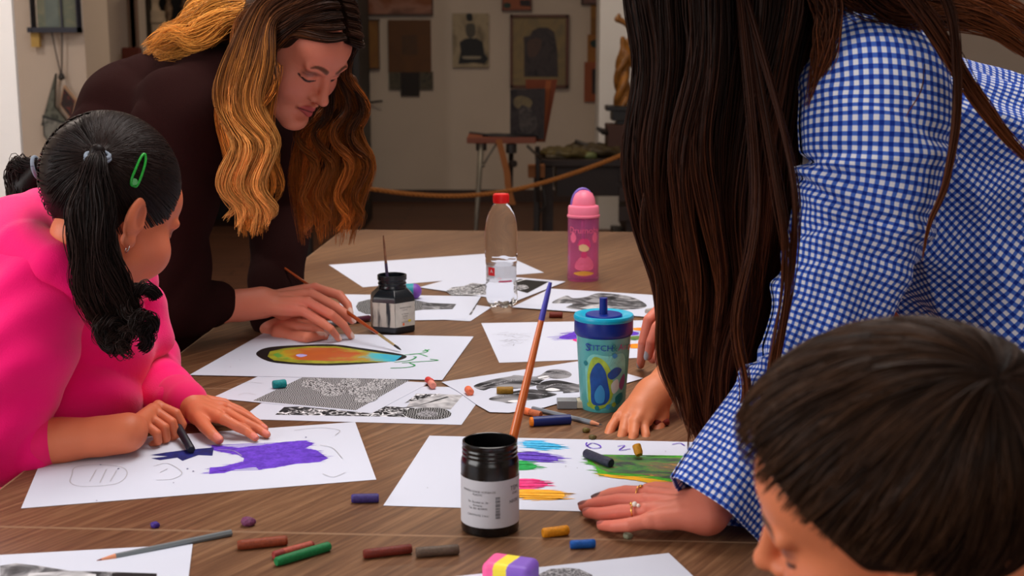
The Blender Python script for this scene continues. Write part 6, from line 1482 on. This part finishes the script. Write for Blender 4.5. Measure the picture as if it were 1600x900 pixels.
def cloth_loft(name, centers, radii, n, m, parent, fold, depth=.85, ref=(0, 1, 0), mat_=None, u0=0, capend=False, v_k=None):
    """tube of cloth with folds; radii in the picture plane; uv in metres"""
    C = catmull(centers, n); R = np.interp(np.linspace(0, 1, n), np.linspace(0, 1, len(radii)), radii)
    Tn = nrm(np.gradient(C, axis=0)); ref = np.array(ref, float); W = nrm(ref-Tn*(Tn@ref)[:, None]); U = np.cross(W, Tn)
    arc = np.concatenate([[0], np.cumsum(np.linalg.norm(np.diff(C, axis=0), axis=1))]); th = np.linspace(0, 2*np.pi, m+1)
    A, TH = np.meshgrid(arc, th, indexing='ij'); f_ = fold(A, TH)
    rr = R[:, None]*1+f_
    P = C[:, None]+(rr*np.cos(TH))[..., None]*U[:, None]+(rr*depth*np.sin(TH))[..., None]*W[:, None]
    Pf, F = loft(P, closed=False); o = qmesh(name, [(Pf, F, None)], mat_ or M_ging, parent)
    me = o.data; uv = me.uv_layers.new(name='UVMap'); vi = np.empty(len(me.loops), np.int32); me.loops.foreach_get('vertex_index', vi)
    Rm = float(np.mean(R)) if v_k is None else v_k
    dx = np.stack([(A+u0).ravel(), (TH*Rm*.95).ravel()], 1); uv.data.foreach_set('uv', dx[vi].astype(np.float32).ravel())
    sd = o.modifiers.new('thick', 'SOLIDIFY'); sd.thickness = .0012; sd.offset = -1
    return o
def foldA(A, TH):
    f_ = 0*A
    for a0, sl, wd, am in ((.195, .022, .007, .010), (.165, -.018, .006, .008), (.225, .028, .006, .006), (.30, -.03, .010, .006), (.36, .035, .010, .007), (.42, -.02, .009, .006), (.10, .045, .009, .005), (.255, -.035, .008, .005), (.47, .03, .010, .005)):
        f_ = f_-am*np.exp(-((A-a0+sl*np.cos(TH-.6))/wd)**2)*(.55+.45*np.cos(TH+a0*30))+.6*am*np.exp(-((A-a0-.016+sl*np.cos(TH-.6))/(wd*1.4))**2)
    f_ += .0035*np.sin(2.2*TH+A*14)*np.sin(A*12)+.0035*np.sin(TH*5+A*25)*np.clip(A*3, 0, 1)
    return f_
sc_c = [D(1350, 62, 1.60), D(1366, 120, 1.545), D(1368, 200, 1.52), D(1362, 280, 1.51), D(1342, 360, 1.505), D(1315, 440, 1.495), D(1282, 525, 1.48), aW(1)+V(.002, .003, 0), aW(.68)+V(.006, 0, 0), aW(.34)+V(.008, 0, .002), aW(-.02)+V(.010, 0, .004)]
cloth_loft('sleeve', sc_c, [.062, .082, .086, .084, .078, .068, .061, .059, .058, .058, .060], 220, 150, root, foldA, .78)
def foldB(A, TH):
    r_ = lambda x: 1-2*np.abs(np.sin(x))
    return .012*r_(2.5*TH+A*6+1.2*np.sin(A*9))*np.clip(A*3, 0, 1)+.007*r_(5.5*TH-A*13+1.5*np.sin(A*8))*np.clip(A*3, 0, 1)+.003*np.sin(11*TH+A*30)
tc_c = [D(1275, 130, 1.71), D(1330, 165, 1.71), D(1400, 215, 1.70), D(1490, 290, 1.70), D(1600, 375, 1.69), D(1740, 470, 1.69), D(1900, 560, 1.68)]
cloth_loft('shirt_body', tc_c, [.03, .085, .125, .165, .185, .19, .18], 200, 220, root, foldB, .95, v_k=.165)
cloth_loft('far_sleeve', [D(1300, 150, 1.84), D(1262, 220, 1.90), D(1210, 320, 1.98), D(1165, 390, 2.05)], [.08, .075, .06, .05], 60, 60, root, lambda A, TH: .003*np.sin(3*TH+A*40), .9)
# collar and yoke seam
cloth_loft('collar', [D(1300, 40, 1.60), D(1345, 20, 1.64), D(1372, 22, 1.72), D(1360, 50, 1.80)], [.018, .022, .022, .018], 40, 24, root, lambda A, TH: 0*A, .5)
s = Sculpt()
for q in (-1, 1): s.chain([pel+V(0, q*.07, -.04), V(1.0, pel[1]+q*.10, .50), V(1.04, pel[1]+q*.11, .09)], [.125, .085, .07], .04)
P, F = s.mesh(.01); qmesh('trousers', [(P, F, None)], mat('dark_jeans', (34, 40, 66), .85), root)
s = Sculpt()
for q in (-1, 1): ft = V(1.04, pel[1]+q*.11, .04); s.cap(ft, ft+V(-.15, 0, -.003), .038, .034)
P, F = s.mesh(.006); P[:, 2] = np.maximum(P[:, 2], .002); qmesh('shoes', [(P, F, None)], mat('brown_shoe', (60, 40, 30), .5), root)
# rings
M_gold = mat('gold', (236, 180, 90), .2, metal=1)
fd = nrm(T(968, 800, .772)-K[0]*0-T(1010, 798, .778))
ring(T(991, 799, .7765), fd, .0092, .0009, M_gold, 'ring', root)
b = MB(); 
pe = T(991, 799, .7765)+V(0, -.003, .0095)
rg_ = ring(T(1001, 771, .7765), nrm(T(978, 770, .772)-T(1012, 772, .777)), .0094, .0008, M_gold, 'ring', root)
for pp_, q in ((pe, .0030), (pe+V(.004, -.002, -.001), .0022)):
    s = Sculpt(); s.ell(pp_, (q,)*3); P, F = s.mesh(.0006); qmesh('pearl', [(P, F, None)], mat('pearl', (240, 230, 220), .15), root)
s = Sculpt(); s.ell(T(1001, 771, .7765)+V(0, -.003, .0095), (.0022,)*3); s.ell(pe+V(-.004, .001, 0), (.0018,)*3); P, F = s.mesh(.0006); qmesh('gold_bead', [(P, F, None)], M_gold, root)
# hair: long straight curtain
brun = rampcol([(0, (26, 13, 9)), (.4, (38, 19, 11)), (.75, (64, 31, 16)), (1, (92, 46, 24))], .40)
brunL = rampcol([(0, (44, 22, 14)), (.4, (70, 36, 20)), (1, (116, 62, 32))], .3)
G = []; r0 = np.random.default_rng(11)
ys = [-190, -120, -20, 100, 235, 340, 450, 560, 640, 700]
Lx = [1070, 1000, 985, 1003, 984, 996, 1030, 1040, 1062, 1082]; Rx = [1190, 1270, 1290, 1262, 1240, 1236, 1226, 1196, 1165, 1150]
for layer, (Yn, cnt) in enumerate(((1.50, 24), (1.57, 20), (1.66, 18))):
    for i in range(cnt):
        t = (i+.5)/cnt; ph = r0.uniform(0, 6.28); end = r0.integers(8, 11) if .1 < t else 9; g_ = []
        yo = Yn+r0.normal(0, .012)+(.05 if t > .85 else 0)*(layer == 0)
        for j in range(min(end, 10)):
            x = Lx[j]+(Rx[j]-Lx[j])*t+(7*math.sin(ph+j*.9)+r0.normal(0, 3))*(.2+.8*(.06 < t < .94)); yy2 = yo if j > 2 else 1.62+(yo-1.62)*(.35, .8, .95)[j]
            g_.append(D(x, ys[j]+(r0.uniform(-25, 40) if j == min(end, 10)-1 else 0), yy2))
        G.append(lock(g_, 95, .0125, .8, 30, [(0, .9), (.3, 1.1), (.55, 1), (.8, .7), (1, .18)], wave=.002, freq=1.6, side=(1, 0, 0), seed=300+layer*40+i, jit=.18, tipvar=.16))
wisps = []
for q, n_, w_ in (([(1215, 300), (1228, 420), (1212, 540), (1190, 640), (1150, 730), (1100, 795)], 26, .005), ([(1235, 250), (1240, 400), (1222, 520), (1203, 610), (1180, 700), (1128, 770)], 20, .005), ([(1180, 300), (1150, 500), (1165, 620), (1120, 700), (1098, 730)], 30, .006), ([(1010, 300), (1030, 440), (1030, 560), (1052, 620), (1062, 655)], 26, .004), ([(1060, 300), (1072, 450), (1066, 560), (1078, 650), (1074, 720)], 26, .005)):
    wisps.append(lock([D(1150, -60, 1.50)]+[D(x, y, 1.425 if x > 1095 else 1.49) for x, y in q], n_, w_, .8, 34, seed=len(wisps)+400, jit=.3, tipvar=.25))
over = []
for q, n_, w_, Y_ in (([(1440, -60), (1482, 10), (1496, 100), (1492, 200), (1476, 290), (1452, 350), (1440, 410)], 50, .0055, 1.43), ([(1380, -70), (1420, -10), (1470, 60), (1525, 150), (1580, 220), (1650, 290)], 90, .010, 1.44),
                      ([(1330, -60), (1400, 5), (1480, 15), (1560, 45), (1660, 120)], 170, .022, 1.52), ([(1300, -60), (1380, -10), (1470, -5), (1570, 20), (1680, 90)], 190, .026, 1.58), ([(1260, -80), (1330, -10), (1400, 20), (1440, 60)], 90, .020, 1.53),
                      ([(1250, -80), (1290, 10), (1285, 90), (1262, 170)], 110, .018, 1.50), ([(1445, 100), (1440, 140), (1420, 175), (1412, 190)], 2, .0006, 1.425)):
    over.append(lock([D(x, y, Y_) for x, y in q], n_, w_, .5, 34, [(0, 1), (.3, 1), (.6, .8), (1, .25)], seed=len(over)+430, jit=.22, tipvar=.2))
capS = []; rc = np.random.default_rng(77)
for i in range(2600):
    q_ = -1 if i % 2 else 1; y0 = rc.uniform(-.098, .085); a1 = rc.uniform(.0, .5); a2 = a1+rc.uniform(1.0, 1.6); P_l = []
    for t in np.linspace(0, 1, 12):
        an = a1+(a2-a1)*t; k_y = math.sqrt(max(.02, 1-(y0/.104)**2)); P_l.append(HW(q_*.087*math.sin(an)*k_y, -.018+y0*(1-.1*t)-.02*t, .042+.099*math.cos(an)*k_y))
    capS.append(P_l)
for i in range(5):
    t = i/4; G.append(lock([HW(.05-.1*t, -.085, .09), HW(.06-.12*t, -.120, .02), HW(.05-.1*t, -.115, -.06), D(1270+14*i, -60+10*i, 1.60+.04*i), D(1330+10*i, 20, 1.60+.04*i)], 160, .024, .5, 26, side=(0, 1, 0), seed=520+i, jit=.2))
s = Sculpt(); s.frame(OW, RW); s.ell((0, -.018, .042), (.083, .102, .095), k=.01); s.cap((0, -.03, 0), (0, -.06, -.06), .065, .05, k=.02); P, F = s.mesh(.005); c1_ = (P, F, np.tile(np.array(lin((30, 18, 13))), (len(P), 1)))
s = Sculpt(); s.chain([D(1120, -40, 1.60), D(1125, 120, 1.60), D(1115, 250, 1.60), D(1128, 400, 1.60), D(1138, 520, 1.595), D(1125, 610, 1.59)], [.075, .072, .068, .056, .038, .012], .01)
P, F = s.mesh(.006); c2_ = (P, F, np.tile(np.array(lin((26, 15, 11))), (len(P), 1)))
qmesh('hair', [c1_, c2_]+strand_parts(G, brun, .00075, 7)+strand_parts([np.array(capS)], brun, .0007, 10, root=1)+strand_parts(wisps, brunL, .0006, 8)+strand_parts(over, brunL, .0007, 9), M_hair, root)

# ------------------------------------------------------------------ child behind the long dark hair, reaching for the pastel
root = empty('person', V(.80, 1.92, 0), 'child hidden behind the long dark hair, small pastel-stained hand reaching onto the swatch sheet', 'person')
s = Sculpt(); wr = D(1020, 618, 1.865); er = D(1105, 535, 1.97)
K = [D(966, 652, 1.83), D(978, 655, 1.815), D(992, 660, 1.805), D(1006, 664, 1.81)]
hand(s, wr, K, [[D(955, 668, 1.815), D(949, 683, 1.80), D(948, 694, 1.79)], [D(974, 674, 1.795), D(970, 687, 1.785), D(971, 698, 1.775)], [D(990, 679, 1.785), D(987, 692, 1.775), D(990, 703, 1.765)], [D(1009, 680, 1.79), D(1008, 692, 1.78), D(1003, 701, 1.77)]],
     [D(1030, 650, 1.85), D(1028, 672, 1.83), D(1020, 688, 1.81), D(1010, 700, 1.79)], .80, (196, 150, 116), nailset=(0, 1, 2), dorsal=(-.5, -.4, .5), stain=(84, 84, 50))
s.chain([wr, wr+(er-wr)*.5, er], [.0225, .0285, .032], .02); s.cap(wr, wr+(K[1]-wr)*.5, .022, .016, k=.015); hA = piece(s, .0016, SKIN_C)
che = V(.60, 1.90, .86); nk = V(.47, 1.84, .95); pel = V(.80, 1.92, .56)
F_ = nrm(V(-.7, -.2, -.6)); RC = basis(F_, V(-.5, 0, .8)); OC = V(.40, 1.80, 1.02); s = Sculpt(); s.frame(OC, RC, .86); face(s, SKIN_C, child=True); head = piece(s, .004, SKIN_C)
s = Sculpt(); s.chain([pel, (pel+che)/2, che, nk], [.10, .09, .09, .045], .04); s.cap(nk, OC+RC@V(0, -.03, -.06), .04, .045, k=.02); sh = V(.50, 1.96, .90); sh2 = V(.52, 1.78, .90); s.cap(sh, sh2, .04, .04, k=.04)
s.cap(sh, er, .032, .032, k=.03); s.chain([sh2, V(.52, 1.80, .72), V(.60, 1.86, .62)], [.035, .03, .024], .03)
for q in (-1, 1): hip = pel+V(0, q*.07, -.02); kn = pel+V(-.22, q*.08, -.01); ft = V(kn[0], kn[1], .07); s.chain([hip, kn, ft], [.065, .046, .032], .03); s.cap(ft+V(0, 0, -.035), ft+V(-.11, 0, -.045), .026, .022, k=.02)
s.off = .016; torso = piece(s, .008, SKIN_C); qmesh('body', [torso, head, hA], M_skin, root)
s = Sculpt(); s.disp = wrinkle(.003, 40, 25); s.chain([pel, (pel+che)/2, che], [.13, .12, .115], .04); s.cap(sh, sh2, .062, .062, k=.04); e0 = D(1110, 532, 1.975); s.chain([sh, e0, D(1084, 560, 1.94)], [.055, .050, .040], .03); s.chain([sh2, V(.52, 1.80, .72), V(.60, 1.86, .62)], [.05, .045, .04], .03)
P, F = s.mesh(.005); qmesh('jumper', [(P, F, None)], mat('orange_knit', (238, 84, 34), .8, sheen=.2), root)
s = Sculpt()
for q in (-1, 1): hip = pel+V(0, q*.07, -.02); kn = pel+V(-.22, q*.08, -.01); s.chain([hip, kn, V(kn[0], kn[1], .10)], [.085, .062, .05], .03)
P, F = s.mesh(.008); qmesh('trousers', [(P, F, None)], mat('grey_trousers', (60, 62, 70), .85), root)
s = Sculpt()
for q in (-1, 1): kn = pel+V(-.22, q*.08, -.01); f0 = V(kn[0], kn[1], .036); s.cap(f0, f0+V(-.12, 0, -.004), .034, .030); s.cap(f0, f0+V(0, 0, .03), .034, .036, k=.01)
P, F = s.mesh(.006); P[:, 2] = np.maximum(P[:, 2], .002); qmesh('shoes', [(P, F, None)], mat('dark_shoe', (40, 40, 46), .6), root)
s = Sculpt(); s.frame(OC, RC, .86); s.ell((0, -.018, .042), (.080, .098, .092), k=.01); s.ell((0, .105, -.045), (.098, .080, .105), k=.016, sub=True); P, F = s.mesh(.004); qmesh('hair', [(P, F, None)], mat('dark_brown_hair', (40, 26, 20), .6, bump=.5, bscale=120), root)
chair((pel[0]+.02, pel[1]), pel[2]-.165, 'brown wooden stool under the child hidden by the long dark hair')
pa = T(999, 711, TZ+.0068); rt = empty('oil_pastel', pa, 'amber oil pastel stub held under the small stained fingertips', 'pastel', 'oil pastels on the table')
b = MB(); b.tube([pa, pa+V(-.001, .003, .003), pa+V(-.003, .010, .010)], [.0045, .0058, .0058], 14); autosmooth(b.build('pastel_body', P_('amber_wax', (190, 130, 20)), rt), 50)

# ------------------------------------------------------------------ boy in front
root = empty('person', V(.36, .74, 0), 'boy with short dark brown hair at the near table corner, seen from behind', 'person')
F_ = V(-.908, .325, -.264); U_ = V(-.36, -.282, .889); RY = basis(F_, U_); KY = .93
OY = V(.2612, .857, .9793); HY = lambda x, y, z: OY+RY@(V(x, y, z)*KY)
s = Sculpt(); s.frame(OY, RY, KY); face(s, SKIN_B, lips=(190, 96, 88), brow=(70, 44, 30), child=True); s.s = 1.; nk = OY+V(.075, -.005, -.13); s.cap((0, -.03, -.045), RY.T@(nk-OY), .040, .044, k=.015); head = piece(s, .0018, SKIN_B)
nk = nk+V(.01, 0, -.01); che = V(.42, .74, nk[2]-.14); pel = V(.50, .70, .56)
s = Sculpt(); s.chain([pel, (pel+che)/2, che, nk], [.10, .09, .09, .045], .04); sh = che+V(-.04, .13, .06); sh2 = che+V(-.02, -.13, .06); s.cap(sh, sh2, .04, .04, k=.04)
h1, h2 = V(.20, 1.10, .785), V(.06, 1.03, .74)
s.chain([sh, V(.36, .98, .80), h1], [.036, .03, .022], .03); s.chain([sh2, V(.22, .62, .66), V(.10, .78, .60)], [.036, .03, .022], .03)
s.off = .016; torso = piece(s, .008, SKIN_B)
s = Sculpt(); 
K = [h1+V(-.05, .022, .0), h1+V(-.055, .008, .002), h1+V(-.055, -.006, .002), h1+V(-.05, -.019, 0)]
hand(s, h1, K, [[k_+V(-.022, .002, -.004), k_+V(-.036, .002, -.012), k_+V(-.046, .002, -.022)] for k_ in K], [h1+V(-.02, .026, -.004), h1+V(-.04, .038, -.012), h1+V(-.055, .04, -.018), h1+V(-.065, .038, -.022)], .78, (226, 160, 130)); hA = piece(s, .002, SKIN_B)
h3 = V(.10, .78, .60); s = Sculpt(); K = [h3+V(-.05, .022, .0), h3+V(-.055, .008, .002), h3+V(-.055, -.006, .002), h3+V(-.05, -.019, 0)]
hand(s, h3, K, [[k_+V(-.022, .002, -.004), k_+V(-.036, .002, -.012), k_+V(-.046, .002, -.022)] for k_ in K], [h3+V(-.02, -.026, -.004), h3+V(-.04, -.038, -.012), h3+V(-.055, -.04, -.018), h3+V(-.065, -.038, -.022)], .78, (226, 160, 130)); hB = piece(s, .003, SKIN_B)
s = Sculpt()
for q in (-1, 1): hip = pel+V(0, q*.07, -.02); kn = pel+V(-.26, q*.08, -.01); ft = V(kn[0], kn[1], .07); s.chain([hip, kn, ft], [.065, .046, .032], .03); s.cap(ft+V(0, 0, -.035), ft+V(-.11, 0, -.045), .026, .022, k=.02)
s.off = .012; lg = piece(s, .008, SKIN_B); qmesh('body', [torso, head, hA, hB, lg], M_skin, root)
s = Sculpt(); s.disp = wrinkle(.003, 40, 25); s.chain([pel, (pel+che)/2, che, nk+V(.01, 0, -.015)], [.13, .12, .115, .066], .04); s.cap(sh, sh2, .062, .062, k=.04); s.chain([sh, V(.36, .98, .80), h1+V(.03, -.01, 0)], [.055, .045, .034], .03); s.chain([sh2, V(.22, .62, .66), V(.12, .76, .605)], [.055, .045, .034], .03)
P, F = s.mesh(.006); qmesh('jumper', [(P, F, None)], mat('navy_knit', (20, 26, 64), .85), root)
s = Sculpt()
for q in (-1, 1): hip = pel+V(0, q*.07, -.02); kn = pel+V(-.26, q*.08, -.01); s.chain([hip, kn, V(kn[0], kn[1], .10)], [.085, .062, .05], .03)
P, F = s.mesh(.008); qmesh('trousers', [(P, F, None)], mat('blue_grey_trousers', (52, 58, 78), .85), root)
s = Sculpt()
for q in (-1, 1): kn = pel+V(-.26, q*.08, -.01); f0 = V(kn[0], kn[1], .036); s.cap(f0, f0+V(-.12, 0, -.004), .034, .030); s.cap(f0, f0+V(0, 0, .03), .034, .036, k=.01)
P, F = s.mesh(.006); P[:, 2] = np.maximum(P[:, 2], .002); qmesh('shoes', [(P, F, None)], mat('navy_shoe', (40, 44, 70), .6), root)
chair((pel[0]+.02, pel[1]), pel[2]-.165, 'brown wooden stool under the boy at the near corner')
s = Sculpt(); s.frame(OY, RY, KY); s.ell((0, -.010, .044), (.084, .113, .098), k=.01); s.ell((0, .120, -.016), (.130, .118, .114), k=.014, sub=True); s.ell((-.085, .012, -.036), (.040, .040, .045), k=.010, sub=True); 
s.ell((0, -.02, -.13), (.1, .12, .06), k=.01, sub=True)
P, F = s.mesh(.0025); cp = (P, F, np.tile(np.array(lin((34, 22, 16))), (len(P), 1)))
rr = np.random.default_rng(17); c_y = V(0, -.010, .044); r_y = V(.086, .115, .100); wd = nrm(V(-.024, -.088, .080)/r_y)   # crown whorl
e1 = nrm(np.cross(wd, V(1, 0, 0))); e2 = np.cross(wd, e1); S_ = []
for i in range(5200):
    a = rr.uniform(0, 2*np.pi); t0 = rr.uniform(0, 1)**1.1*1.65; ln_ = rr.uniform(.45, .85); P = []
    clump = .05*math.sin(a*17)+.04*math.sin(a*31+t0*9); sw = .55
    for t in np.linspace(0, 1, 12):
        th_ = t0+t*ln_; aa = a+sw*(1-math.exp(-th_*1.2))+clump*t*1.5; d = math.cos(th_)*wd+math.sin(th_)*(math.cos(aa)*e1+math.sin(aa)*e2)
        li = 1.0+.035*math.sin(t*math.pi*.75)+.03*(rr.uniform() if t == 0 else P[0][3])
        p = c_y+d*r_y*li; P.append((p[0], p[1], p[2], li-1 if t else rr.uniform()))
    Q = np.array([q_[:3] for q_ in P]); z_end = Q[-1]
    # stop at the hairline of the face and the ears
    ok = [not ((q_[1] > -.01 and q_[2] < .092-.80*(.090-q_[1])+.004*math.sin(a*40)) or (q_[2] < -.035) or (q_[0] < -.06 and q_[2] < -.008 and -.03 < q_[1] < .04) or (q_[1] > .045 and q_[2] < -.0)) for q_ in Q]
    k_ = next((j for j, o_ in enumerate(ok) if not o_), 12)
    if k_ < 4: continue
    tt = np.linspace(0, k_-1, 12); Q = np.stack([np.interp(tt, np.arange(12), Q[:, c]) for c in range(3)], 1)
    S_.append([HY(*q_) for q_ in Q])
S_ = np.array(S_); bro = rampcol([(0, (36, 23, 17)), (.6, (50, 33, 23)), (1, (72, 48, 32))], .35)
qmesh('hair', [cp]+strand_parts([S_], bro, .00055, 12, root=1), M_hair, root)
